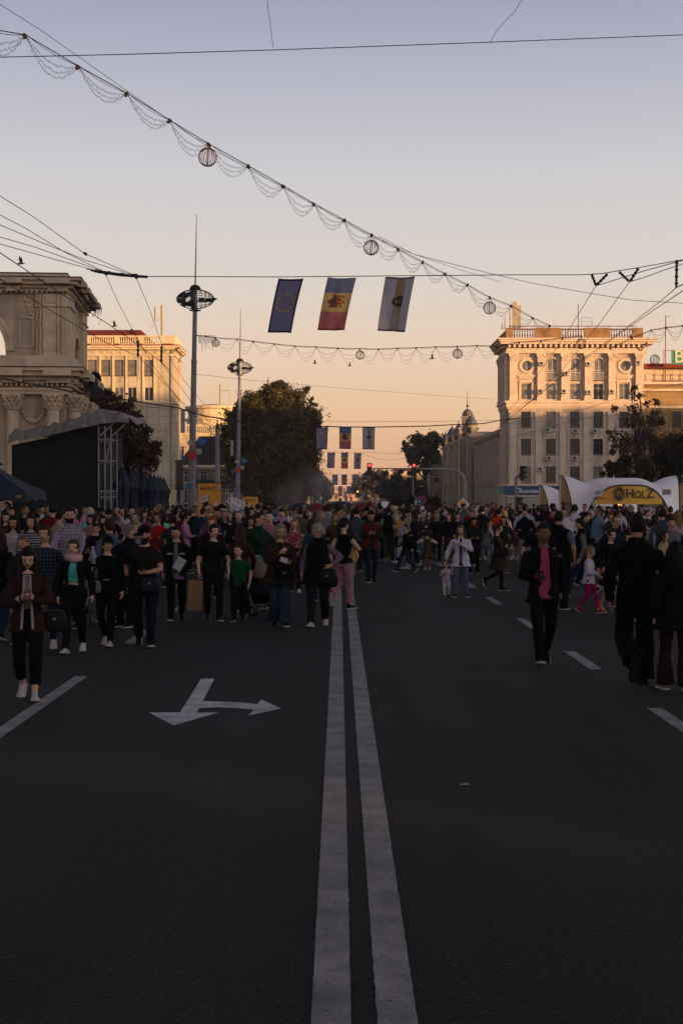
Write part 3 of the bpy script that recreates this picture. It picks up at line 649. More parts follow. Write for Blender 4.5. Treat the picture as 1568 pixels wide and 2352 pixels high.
while k < 14: g.box(k,-.3,15.7,k+.16,-.1,17.2); k += .42
g.box(0,-.35,17.2,14.2,0,17.5); g.build('balustrade', mat('plaster_trim', '#bda98a'), r)
g = MB(); g.tube([(9.6,4,21),(9.6,4,26.3)], .2, 6); g.tube([(9.6,4,25),(11.6,4,25),(11.6,4,21.6),(9.6,4,21.6)], .08, 5); g.build('phone_mast_antenna', mat('antenna_casing', '#a8977c'), r)
# glazed dark block behind the second pole, and the town at the end of the street
box_building('glass_office', 'dark glazed low office half hidden behind the second lamp pole', -21.2, 205, -15.4, 214, 4.6, mat('dark_panel', (.03,.032,.036), .4, .3, .5), [(1.2,2.2)], 5, 3, 'R', DARKM, None, 0, .9, 0)
FAR = stonewall('far_stone', '#8a7a6c', 1.4, .5, .02, .7)
box_building('far_house', 'grey block beyond the big tree on the left side of the avenue', -14.5, 380, -8.8, 420, 10.5, FAR, [(1.5,2),(5,2),(8,1.6)], 3, 8, 'R', None, RED, 2.0)
box_building('far_house', 'farther grey block at the misty left side of the avenue', -17, 480, -9.2, 540, 11, FAR, [(1.5,2),(5,2),(8,1.6)], 3, 8, 'R', None, RED, 2.5)
box_building('far_house', 'pale block closing the end of the avenue under the last flags', -6.4, 900, 12, 930, 9.5, mat('sunlit_far', '#b89878', .8, .1, .2), [(2,2),(6,2)], 5, 0, 'R')
box_building('far_house', 'misty block on the right side of the avenue under the tree line', 14.5, 440, 26, 500, 9.5, FAR, [(1.5,2),(5,2)], 3, 8, 'L', None, RED, 2.0)
# ------------------------------------------------------------------ triumphal arch on the left
ARST = stonewall('arch_stone', '#b8a38a', .95, .42, .008, .82, .14, .3)
ARTR = mat('arch_trim', '#bfa98e', .85, .2, 1.4, .45, 9)
def arch():
    d0 = 68.0
    root = empty('triumphal_arch', (-17.4, d0, .13), R(4.5), 'weathered stone triumphal arch with leafy column capitals and stepped cornices, behind the covered stage', 'monument')
    # local frame: x right, y back; block half width 4.35, depth 8.7
    H = 4.3; Dp = 8.6
    z = lambda yD: CAMH+(HZ-yD)/F*d0-.13
    T = Fac((0,0,0), (1,0,0)); Sd = Fac((H,0,0), (0,1,0))
    up0, up1 = z(822), z(668); R0 = 1.62; sz = z(806)
    # upper storey with an arched opening through it (front to back)
    def arched_wall(mb, Fx, u0, u1, z0, z1, uc, zc, r, rev, thick=None):
        Fx.wall(mb, u0, u1, z0, z1, [(uc-r, uc+r, z0+.25, zc+r)], rev)
        n = 20
        for k in range(n):
            a0 = math.pi*k/n; a1 = math.pi*(k+1)/n
            p0 = (uc+r*math.cos(a0), zc+r*math.sin(a0)); p1 = (uc+r*math.cos(a1), zc+r*math.sin(a1))
            mb.add([Fx.P(*p0,-.004), Fx.P(p0[0],zc+r,-.004), Fx.P(p1[0],zc+r,-.004), Fx.P(*p1,-.004)], [(0,1,2,3)])
            mb.add([Fx.P(*p0,-.004), Fx.P(*p1,-.004), Fx.P(*p1,-rev), Fx.P(*p0,-rev)], [(0,1,2,3)])
    mb = MB()
    arched_wall(mb, T, -H, H, up0-.3, up1, -.6, sz, R0+.45, 1.0)
    arched_wall(mb, Sd, 0, Dp, up0-.3, up1, Dp/2, sz-.2, 1.35, 1.0)
    Bk = Fac((H,Dp,0), (-1,0,0)); arched_wall(mb, Bk, 0, 2*H, up0-.3, up1, H+.6, sz, R0+.45, 1.0)
    Ls = Fac((-H,Dp,0), (0,-1,0)); arched_wall(mb, Ls, 0, Dp, up0-.3, up1, Dp/2, sz-.2, 1.35, 1.0)
    mb.box(-H+.02,.02,up1-.01,H-.02,Dp-.02,up1+.2)
    # lower storey: piers either side of the passage
    lo1 = z(905)
    for sx in (-1, 1):
        xa, xb = (.85, H) if sx > 0 else (-H, -2.2)
        mb.box(xa, .25, 0, xb, Dp-.25, lo1)
    mb.box(-2.2,.25,4.6,.85,Dp-.25,lo1)
    mb.box(-H, 0, lo1, H, Dp, up0-.3)
    mb.build('masonry', ARST, root)
    # mouldings of cornices (stepped), with ressauts over the columns
    g = MB()
    def band(z0, z1, d, e=0):
        g.box(-H-d, -d, z0, H+d, Dp+d, z1)
    zc0, zc1 = z(668), z(640)
    band(zc0, zc0+.12, .18); band(zc0+.12, zc0+.26, .38); band(zc0+.26, zc0+.44, .62); band(zc0+.44, zc0+.56, .8)
    g.box(-H-.1,-.1,zc0+.56,H+.1,Dp+.1,z(628)); g.box(-H+.6,.4,z(628),H-.6,Dp-.6,z(622))
    za = z(880)
    band(za, za+.14, .16); band(za+.14,za+.32,.4); band(za+.32,za+.55,.7); band(za+.55,za+.7,.9); g.box(-H-.35,-.35,za+.7,H+.35,Dp+.35,z(822)+.1)
    band(lo1,lo1+.16,.12); band(lo1+.16,lo1+.3,.2)
    for sx in (-1,1):       # ressauts
        for x0, x1 in ((1.55,2.2),(3.55,4.45)):
            a, b = sorted((sx*x0, sx*x1))
            g.box(a-.12,-.55,za,b+.12,-.16,za+.3); g.box(a-.2,-1.1,za+.3,b+.2,-.5,za+.62)
            g.box(a,-.42,zc0-.05,b,-.15,zc0+.25); g.box(a-.15,-.95,zc0+.26,b+.15,-.4,zc0+.5)
    for y0, y1 in ((.2,1.0),(7.6,8.4),(2.2,2.9),(5.6,6.3)):
        g.box(H+.16,y0-.1,za,H+.55,y1+.1,za+.3); g.box(H+.5,y0-.2,za+.3,H+1.1,y1+.2,za+.62); g.box(H+.4,y0-.1,zc0+.26,H+.95,y1+.1,zc0+.5)
    g.build('cornice', ARTR, root)
    g = MB(); k = -H-.2
    while k < H+.3:
        g.box(k,-.36,za-.14,k+.1,0,za); g.box(k,-.3,zc0-.12,k+.09,0,zc0); k += .24
    k = 0
    while k < Dp: g.box(H,k,za-.14,H+.36,k+.1,za); g.box(H,k,zc0-.12,H+.3,k+.09,zc0); k += .24
    g.build('dentils', ARTR, root)
    # thin dark edging tin on cornices
    g = MB()
    g.box(-H-.84,-.84,zc0+.56,H+.84,Dp+.84,zc0+.6); g.box(-H-.12,-.12,z(628),H+.12,Dp+.12,z(628)+.05); g.box(-H-.94,-.94,za+.7,H+.94,Dp+.94,za+.745)
    g.build('flashing', DARKM, root)
    # pilasters of the upper storey
    g = MB()
    for a, b in ((2.95,4.42),):
        for sx in (-1,1):
            x0, x1 = sorted((sx*a, sx*b)); g.box(x0,-.18,up0-.2,x1,0,zc0-.14); g.box(x0-.06,-.26,zc0-.75,x1+.06,-.0,zc0-.68)
            g.box(x0+.35,-.21,up0+.4,x0+.42,-.18,zc0-1.0); g.box(x1-.42,-.21,up0+.4,x1-.35,-.18,zc0-1.0)
    for q in (3.0,3.12,4.3): g.box(q,-.235,up0-.2,q+.07,-.18,zc0-.75)
    for q in (3.25,): g.box(q,-.215,up0+.35,q+.95,-.18,up0+.42); g.box(q,-.215,zc0-1.1,q+.95,-.18,zc0-1.03); g.box(q,-.215,up0+.42,q+.06,-.18,zc0-1.1); g.box(q+.89,-.215,up0+.42,q+.95,-.18,zc0-1.1)
    g.box(3.4,-.26,zc0-.55,3.75,-.18,zc0-.25)
    for y0, y1 in ((.0,1.0),(1.3,2.2),(6.4,7.3),(7.6,8.6)): g.box(H,y0,up0-.2,H+.2,y1,zc0-.14); g.box(H,y0-.05,zc0-.75,H+.28,y1+.05,zc0-.68)
    # recessed-panel outlines
    for x0, x1 in ((2.2-.02,2.75),): pass
    for (x0,x1) in ((1.75+.35,2.8),):
        for q in ((x0,x1,up0+.5,up0+.56),(x0,x1,zc0-1.3,zc0-1.24)): g.box(q[0],-.06,q[2],q[1],0,q[3])
        g.box(x0,-.06,up0+.5,x0+.06,0,zc0-1.24); g.box(x1-.06,-.06,up0+.5,x1,0,zc0-1.24)
    g.build('pilasters', ARTR, root)
    # archivolt around the opening
    g = MB(); n = 26; c = -.6
    for (r0, r1, dd) in ((R0+.45, R0+.7, .1), (R0+.7, R0+.85, .16)):
        vs = []; fs = []
        for k in range(n+1):
            a = math.pi*k/n; co, si = math.cos(a), math.sin(a)
            vs += [T.P(c+r0*co, sz+r0*si, 0), T.P(c+r0*co, sz+r0*si, dd), T.P(c+r1*co, sz+r1*si, dd), T.P(c+r1*co, sz+r1*si, 0)]
        for k in range(n):
            for j in range(3): fs.append((k*4+j, k*4+4+j, k*4+5+j, k*4+j+1))
        g.add(vs, fs)
    vs = []; r0 = 1.35; n = 20
    for k in range(n+1):
        a = math.pi*k/n; vs += [Sd.P(Dp/2+r0*math.cos(a), sz-.2+r0*math.sin(a), .0), Sd.P(Dp/2+r0*math.cos(a), sz-.2+r0*math.sin(a), .12), Sd.P(Dp/2+(r0+.25)*math.cos(a), sz-.2+(r0+.25)*math.sin(a), .12), Sd.P(Dp/2+(r0+.25)*math.cos(a), sz-.2+(r0+.25)*math.sin(a), 0)]
    g.add(vs, [(k*4+j, k*4+4+j, k*4+5+j, k*4+j+1) for k in range(n) for j in range(3)])
    g.build('archivolt', ARTR, root)
    # scroll reliefs: frieze panels, spandrel ornament, garland
    g = MB(); rnd = random.Random(5)
    def scroll(Fx, uc, zc, r, sgn):
        pts = []
        for k in range(16):
            a = k*.55; rr = r*(1-k/18); pts.append(Fx.P(uc+sgn*math.cos(a)*rr, zc+math.sin(a)*rr, .03))
        g.tube(pts, .035, 5)
        for k in range(7): a = rnd.uniform(0,6.28); p = Fx.P(uc+math.cos(a)*r*1.05, zc+math.sin(a)*r*.9, .02); g.sphere(p, rnd.uniform(.05,.09), None, None, 6, 4)
    zf = z(868)-.42
    for k in range(8): scroll(T, 1.2+k*.36, zf, .2, 1 if k % 2 else -1)
    g.build('frieze_relief', ARTR, root); g = MB()
    for y in (1.5, 2.0): scroll(Sd, y, zf, .2, 1)
    g.build('frieze_relief', ARTR, root); g = MB()
    for y in (6.8, 7.4): scroll(Sd, y, zf, .2, 1)
    g.build('frieze_relief', ARTR, root); g = MB()
    for k in range(5): scroll(T, 2.5+k*.09, z(700)-k*.22+.3, .14, 1)
    g.build('spandrel_relief', ARTR, root); g = MB()
    pts = [T.P(2.75+math.cos(math.pi*(1+k/12))*.55, z(920)-.05+math.sin(math.pi*(1+k/12))*.95, .14-.3) for k in range(13)]
    for p in pts: g.sphere(p+Vector((0,.0,0)), .1, .12, .1, 7, 5)
    g.build('stone_garland', ARTR, root)
    # columns: fluted shaft and leafy capital
    def column(x, y):
        c = MB(); n = 24; zt = z(940)
        prof = [(.42,0),(.42,.25),(.36,.3),(.4,.4),(.33,.5)]
        c.lathe(prof, (x,y,0), 20)
        vs = []; fs = []; L_ = 14
        for i in range(L_+1):
            t = i/L_; rr = .315-.045*t
            for k in range(48):
                a = 2*math.pi*k/48; r2 = rr*(1-.075*(k % 3 == 1)); vs.append((x+r2*math.cos(a), y+r2*math.sin(a), .5+(zt-.5)*t))
        for i in range(L_):
            for k in range(48): fs.append((i*48+k, i*48+(k+1)%48, (i+1)*48+(k+1)%48, (i+1)*48+k))
        c.add(vs, fs); o = c.build('column', ARTR, root)
        c = MB(); zt2 = z(905)
        c.lathe([(.29,zt-.06),(.33,zt-.02),(.29,zt+.03),(.29,zt+.3),(.4,zt2-.12)], (x,y,0), 16)
        c.box(x-.45,y-.45,zt2-.12,x+.45,y+.45,zt2)
        for rw in range(3):
            for k in range(10):
                a = 2*math.pi*(k+.5*(rw % 2))/10; d = Vector((math.cos(a), math.sin(a), 0)); s_ = Vector((-d.y,d.x,0)); b = .29+.03*rw; zz = zt+.02+rw*.2
                base = Vector((x,y,zz))+d*b
                c.tube([base, base+d*.06+Vector((0,0,.14)), base+d*.16+Vector((0,0,.19)), base+d*.19+Vector((0,0,.13))], [.07,.075,.06,.02], 5)
        for k in range(4):
            a = math.pi/4+k*math.pi/2; c.sphere((x+math.cos(a)*.46, y+math.sin(a)*.46, zt2-.22), .12, None, .12, 8, 6)
        c.build('capital', ARTR, o)
    for x, y in ((1.85,-.35),(3.75,-.35),(H+.35,.7),(H+.35,2.5),(H+.35,6.0),(H+.35,7.9),(-1.85,-.35),(-3.75,-.35)): column(x, y)
    g = MB(); rnd = random.Random(8)
    for k in range(900):      # ivy-like dead bulb strings hanging off the right end of the cornice
        y = rnd.uniform(3, 9); x = H+.9+rnd.uniform(-.1,.15); zz = za+.6-abs(rnd.gauss(0,.35)); g.obox((x,y,zz), Vector((.02,0,0)), Vector((0,.02,0)), Vector((0,0,.05)))
    for k in range(160): g.obox((H+.85+rnd.uniform(-.1,.1), rnd.uniform(2,9.3), zc0+.5-abs(rnd.gauss(0,.35))), Vector((.012,0,0)), Vector((0,.012,0)), Vector((0,0,.06)))
    for q in (3.05,3.22,3.9,4.1): g.tube([(q+.02*math.sin(k*1.7),-.26,up0-.1+k*(zc0-up0)/12) for k in range(13)], .012, 4)
    g.build('hanging_light_strings', WIRE, root)
arch()
# ------------------------------------------------------------------ lamp posts with capsule heads
CONC = mat('pole_paint', '#76727a', .75, .15, 1.2, .2)
CAPS = mat('capsule_shell', (.045,.045,.052), .42, .2, 2, metal=.4)
def heart(mb, p, r, rot):
    U = Vector((math.cos(rot),0,math.sin(rot))); V = Vector((-math.sin(rot),0,math.cos(rot)))
    pts = []
    for k in range(20):
        t = 2*math.pi*k/20; pts.append((r*math.sin(t)**3, r*(13*math.cos(t)-5*math.cos(2*t)-2*math.cos(3*t)-math.cos(4*t))/16))
    mb.prism(pts, Vector(p), U, V, Vector((0,-1,0)), .12)
def capsule_post(d, xb, xt, y_top, y_mast, label):
    p0 = W(xb, HZ, d); x = p0.x; root = empty('lamp_post', (x, d, 0), 0, label, 'lamp post', 'tall posts with capsule heads')
    k = 3.3*d/F/3.0*1.0                                   # same post at both places
    H = CAMH-(y_top-HZ)/F*d; lean = (xt-xb)/F*d; M = CAMH-(y_mast-HZ)/F*d
    X = lambda z: lean*z/H
    m = MB()
    m.tube([(X(0),0,0),(X(.5),0,.5)], [.42,.30], 16)
    for a, b, r in ((.3,4.6,.27),(4.6,8.2,.235),(8.2,11.6,.2),(11.6,H-.75,.165)):
        m.tube([(X(a),0,a),(X(b),0,b)], [r,r*.94], 16)
        m.tube([(X(b)-.0,0,b-.12),(X(b),0,b+.1)], [r*1.08,r*.98], 16)
    m.build('shaft', CONC, root, angle=40)
    m = MB(); m.lathe([(.4,H-.8),(.42,H-.76),(.2,H-.74)], (X(H),0,0), 16); m.lathe([(.3,H+.68),(.42,H+.72),(.26,H+.95),(.1,H+1.0)], (X(H),0,0), 12); m.build('collar', DARKM, root)
    m = MB(); m.tube([(X(H),0,H-.75),(X(H),0,H+.7)], .16, 10); m.build('core', METAL, root)
    m = MB(); m.tube([(X(H),0,H+.9),(X(H)+.05,0,(H+M)/2),(X(H)+.1,0,M)], [.055,.045,.02], 6); m.build('mast', mat('bronze_mast', (.12,.08,.05), .5, .2, 5, metal=.6), root)
    # left shell with round ports
    A, B = 1.32, .68; c = Vector((X(H)+.02, 0, H)); m = MB(); nu, nv = 64, 40
    ports = [(-.62, a) for a in (-1.35,-.45+.0,.45+.3,1.9,2.8,3.9)]
    def pt(u, a): 
        q = math.sqrt(max(0, 1-u*u)); q = q**1.15; return c+Vector((A*u, -B*q*math.cos(a), B*q*math.sin(a)))
    vs = []; fs = []
    us = [-1+ .95*i/nv for i in range(nv+1)]
    for u in us:
        for k in range(nu): vs.append(pt(u, 2*math.pi*k/nu))
    def hole(u, a):
        for (uu, aa, rr) in [(-.38, 0., .24), (-.38, math.pi/3, .24), (-.38,-math.pi/3,.24), (-.38, math.pi, .24), (-.38, 2*math.pi/3,.24), (-.38,-2*math.pi/3,.24), (-.8, .35, .16), (-.8, -.9, .16), (-.8, 1.7,.16), (-.8, 2.9,.16), (-.8,-2.2,.16)]:
            da = (a-aa+math.pi) % (2*math.pi)-math.pi
            if ((u-uu)*A)**2+(da*B*.95)**2 < rr*rr: return True
        return False
    for i in range(nv):
        for k in range(nu):
            if hole((us[i]+us[i+1])/2, 2*math.pi*(k+.5)/nu): continue
            fs.append((i*nu+k, i*nu+(k+1)%nu, (i+1)*nu+(k+1)%nu, (i+1)*nu+k))
    m.add(vs, fs); o = m.build('capsule_shell', CAPS, root, smooth=True)
    mo = o.modifiers.new('s', 'SOLIDIFY'); mo.thickness = .03
    m = MB()
    for a in [2*math.pi*k/12 for k in range(12)]: m.tube([pt(-.06+1.04*i/14, a) for i in range(15)], .022, 5)
    for u in (0, .28, .52, .74, .9): m.tube([pt(u, 2*math.pi*k/28) for k in range(29)], .02, 5)
    m.build('cage', DARKM, root)
    m = MB()
    for aa in (0, math.pi/3, -math.pi/3, math.pi):
        m.bar(pt(-.57,aa), pt(-.19,aa), .03); m.bar(pt(-.38,aa-.36), pt(-.38,aa+.36), .03)
    m.build('port_cross', CONC, o)
    m = MB(); m.obox(c+Vector((.5,0,-.02)), Vector((.12,0,0)), Vector((0,.1,0)), Vector((0,0,.12))); m.tube([c+Vector((.7,-.1,-.1)), c+Vector((1.2,-.15,-.05)), c+Vector((1.5,-.15,.02))], [.12,.12,.05], 8); m.tube([c+Vector((.2,.1,0)), c+Vector((.45,.1,-.05))], .14, 8)
    m.bar(c+Vector((-.1,0,-.16)), c+Vector((1.15,0,-.16)), .06)
    m.build('spotlight', DARKM, root)
    cols = [('#a31f22',0),('#1e5a86',1),('#1e5a86',2),('#a31f22',3)]
    spots = [(.02,-.36,5.0,.36,.1,0),(.62,-.1,6.0,.34,-.5,1),(-.55,-.1,4.9,.22,.2,1),(-.2,-.33,2.9,.22,.8,1)]
    for dx, dy, z, r, rot, ci in spots:
        m = MB(); heart(m, (X(z)+dx, dy, z), r, rot); h_ = m.build('heart_ornament', mat('heart_red', '#a31f22', .45, .1) if ci == 0 else mat('heart_blue', '#1e5a86', .45, .1), root)
    for q in ((-.2,-.42,5.75,.16,-.28,6.05),(.35,-.3,5.1,.75,-.1,5.5),(-.72,-.2,1.6,-.42,.1,2.6),(-.7,-.2,6.6,-.42,.1,8.2)): m = MB(); m.box(*q); m.build('junction_box', mat('box_grey', '#8f8c88', .6, .12), root)
    m = MB()
    for s_ in (1,-1,.4): m.tube([(s_*.3,-.25,5.4),(s_*.55,-.25,4.3),(s_*.2,-.3,3.2),(s_*.5,-.25,2.0),(s_*.36,-.3,.6)], .018, 5)
    m.build('cable', mat('grey_cable', '#6e6a68', .7, .1), root)
    return root
capsule_post(99.0, 439, 449, 688, 493, 'tall grey lamp post with capsule head and red and blue hearts, nearer of the two')
capsule_post(152.0, 545, 551, 845, 710, 'farther grey lamp post with a smaller capsule head standing before the big dark tree')
# ------------------------------------------------------------------ plain posts
def plain_post(x, yt, d, r0, r1, label, cap=True, m_=None):
    p = W(x, HZ, d); root = empty('street_post', (p.x, d, 0), 0, label, 'post'); H = CAMH-(yt-HZ)/F*d
    m = MB(); m.tube([(0,0,0),(0,0,H*.45)], [r0,r0*.92], 12); m.tube([(0,0,H*.45),(0,0,H)], [r0*.8,r1], 12); m.tube([(0,0,H*.45-.1),(0,0,H*.45+.06)], r0*1.0, 12)
    m.build('shaft', m_ or CONC, root, angle=40)
    if cap: m = MB(); m.lathe([(r1*1.15,H),(r1*.6,H+.35),(.03,H+.7),(.02,H+1.3)], (0,0,0), 10); m.build('finial', DARKM, root)
    return root
plain_post(499.5, 985, 120, .25, .17, 'thick tapered grey post with a pointed cap between the two billboards')
for x, yt, d, lb in ((575,1060,160,'slim post in front of the big tree, left of the pair'),(614,1050,168,'slim wire post in front of the big tree, holding a long bracket arm'),(948,1090,185,'grey post before the shrubs on the right side of the avenue'),(986,1085,230,'thin grey post beside the priority sign mast'),(905,1100,250,'thin post behind the hanging traffic lights'),(872,1105,300,'thin distant post in the middle of the far avenue')):
    o = plain_post(x, yt, d, .13, .09, lb, False)
    if d in (168,): 
        m = MB(); H = CAMH-(yt-HZ)/F*d; m.bar((-3.4,0,H-1.2),(2.4,0,H+.2),.07); m.bar((0,0,3.0),(4.0,0,2.9),.09); m.build('bracket_arm', CONC, o)
o = plain_post(709/1.0*.0+ (196+712*.2266), 722.75+1330*.2266, 150, .07, .05, 'curved street lamp on a thin pole before the brick building', False)
m = MB(); H = CAMH-((722.75+1400*.2266)-HZ)/F*150; m.tube([(0,0,H-.2),(-.1,0,H+.8),(-.5,0,H+1.5),(-.9,0,H+1.8)], .04, 6); m.obox((-1.15,0,H+1.85), Vector((.32,0,.06)), Vector((0,.12,0)), Vector((0,0,.05))); m.build('lamp_head', DARKM, o)

# ------------------------------------------------------------------ traffic lights and signs
RED_ON = mat('signal_red', '#ff2020', .4, 0, emit=('#ff3a3a', 2.2)); AMB_ON = mat('signal_amber', '#ff8020', .4, 0, emit=('#ff8a2a', 4)); LENS = mat('dark_lens', (.015,.012,.012), .25, .1)
def signal_head(parent, p, s=1.0, lit=0, face=Vector((0,-1,0)), hold=True, red=RED_ON):
    p = Vector(p); side = Vector((0,0,1)).cross(face); m = MB()
    m.obox(p, side*.19*s, face*.12*s, Vector((0,0,.52*s)))
    for k in range(3):
        q = p+Vector((0,0,(.33-.33*k)*s))+face*.12*s
        vs = [];  n = 10
        for i in range(n+1):
            a = math.pi*i/n; dv = side*math.cos(a)*.13*s+Vector((0,0,math.sin(a)*.13*s)); vs += [q+dv, q+dv+face*.16*s]
        m.add(vs, [(2*i,2*i+1,2*i+3,2*i+2) for i in range(n)])
    o = m.build('signal_head', DARKM, parent)
    for k in range(3):
        q = p+Vector((0,0,(.33-.33*k)*s))+face*.125*s; m = MB()
        m.add([q+side*math.cos(2*math.pi*i/14)*.115*s+Vector((0,0,math.sin(2*math.pi*i/14)*.115*s)) for i in range(14)], [tuple(range(14))])
        m.build('lens', red if k == lit else LENS, o)
def gantry():
    d = 110.0; base = W(1067, HZ, d); root = empty('traffic_light_mast', base*1.0, 0, 'curved grey mast arm over the avenue with two red lights and a priority sign', 'traffic light')
    root.location.z = 0
    P = lambda x, y: W(x, y, d)-Vector((base.x, d, 0))
    m = MB(); pts = [Vector((0,0,0)), P(1067,1110), P(1064,1095), P(1058,1086), P(1048,1080), P(1030,1077.5), P(950,1076.5), P(845,1076)]
    m.tube(pts, [.13,.11,.10,.09,.085,.08,.06,.03], 10); m.build('mast', mat('light_pole', '#8d8a88', .6, .12, 2), root, smooth=True)
    m = MB(); m.tube([P(1066,1096)+Vector((0,.1,0)), P(960,1093)+Vector((0,.1,0))], .03, 6); m.tube([P(955,1088),P(955,1097)], .07, 6); m.build('lower_arm', METAL, root)
    for x, y in ((848,1077),(950,1077)): signal_head(root, P(x,y)+Vector((0,-.15,-.05)), .95)
    m = MB(); q = P(1063,1158)+Vector((0,-.22,0)); r = .34
    m.add([q+Vector(v)*r for v in ((0,0,1.42),(-1.42,0,0),(0,0,-1.42),(1.42,0,0))], [(0,1,2,3)])
    s_ = m.build('priority_sign', mat('sign_white', '#d9dde0'), root); m = MB(); m.add([q+Vector((0,-.01,0))+Vector(v)*r*.72 for v in ((0,0,1.42),(-1.42,0,0),(0,0,-1.42),(1.42,0,0))], [(0,1,2,3)]); m.build('sign_face', mat('sign_yellow', '#d9881f', .5, .05), s_)
gantry()
def small_signals(x, ytop, d, heads, label):
    base = W(x, HZ, d); root = empty('traffic_light', (base.x, d, 0), 0, label, 'traffic light'); H = CAMH-(ytop-HZ)/F*d
    m = MB(); m.tube([(0,0,0),(0,0,H),(.25,0,H+.2)], .07, 8); m.build('pole', METAL, root)
    for dx, y, s, lit, fc, rm in heads: signal_head(root, (dx, -.1, CAMH-(y-HZ)/F*d), s, lit, Vector(fc).normalized(), True, rm)
small_signals(1184, 1098, 62, [(.28,1087,.62,9,(.8,-.6,0),RED_ON),(.12,1158,.62,9,(.8,-.6,0),RED_ON)], 'dark traffic signal turned sideways on a thin pole beside the bank sign')
small_signals(834, 1115, 260, [(0,1117,1.3,9,(0,-1,0),RED_ON)], 'dark signal on a thin far pole between the two red traffic lights')
small_signals(821, 1133, 300, [(0,1134,1.4,0,(0,-1,0),AMB_ON)], 'distant traffic light showing a small amber lamp under the last flags')
small_signals(806, 1145, 420, [(0,1144,1.7,0,(0,-1,0),RED_ON)], 'tiny distant traffic light showing red above the crowd in the avenue')
small_signals(713, 1090, 190, [(0,1098,1.4,9,(0,-1,0),RED_ON)], 'dark traffic signal on a post at the right edge of the big tree')
def sign(x, y, d, kind, label):
    base = W(x, HZ, d); root = empty('road_sign', (base.x, d, 0), 0, label, 'sign'); z = CAMH-(y-HZ)/F*d
    m = MB(); m.tube([(0,0,0),(0,0,z+.4)], .035, 6); m.build('pole', METAL, root)
    def disc(r, n, dy, mt, nm, par, zz=z):
        m = MB(); m.lathe([(r,0),(r,.02)], (0,0,0), n); o = m.build(nm, mt, par); o.data.transform(Matrix.Translation((0,dy,zz)) @ Matrix.Rotation(math.pi/2, 4, 'X')); return o
    if kind == 'stop':
        o = disc(.36, 20, -.05, mat('sign_red', '#8e2424', .5, .05), 'sign_plate', root); disc(.27, 20, -.056-.02, mat('sign_blue', '#24406e', .5, .05), 'sign_face', o)
        m = MB()
        for a in (1,-1): m.obox((0,-.11,z), Vector((.26,0,a*.26))*.9, Vector((0,.01,0)), Vector((.03,0,-a*.03)))
        m.build('cross', mat('sign_red', '#8e2424'), o)
        m = MB(); m.box(-.4,-.06,z-.75,.4,-.03,z-.48); m.build('supplement_plate', mat('sign_white', '#d9dde0'), root)
    elif kind == 'blue':
        m = MB(); m.box(-.3,-.06,z-.38,.3,-.03,z+.38); o = m.build('sign_plate', mat('sign_blue', '#24406e', .5, .05), root)
        m = MB(); m.box(-.16,-.075,z-.28,-.1,-.06,z+.28); m.box(.08,-.075,z-.28,.14,-.06,z+.28); m.build('stripe', mat('sign_white', '#d9dde0'), o)
    elif kind == 'plate':
        m = MB(); m.box(-.3,-.06,z-.25,.3,-.03,z+.25); m.build('sign_plate', mat('sign_white', '#d9dde0'), root)
sign(1139, 1149, 112, 'stop', 'x') if False else None
sign(698+910*.297, 949.4+672*.297, 115, 'stop', 'round blue and red no-stopping sign above the dark shrubs')
sign(698+877*.297, 949.4+700*.297, 114, 'blue', 'blue rectangular road sign left of the round no-stopping sign')
sign(698+627*.297, 949.4+705*.297, 118, 'plate', 'small white plate on a thin post left of the shrubs')
sign(698+458*.297, 949.4+624*.297, 240, 'blue', 'small far blue sign hanging beside the amber traffic light')

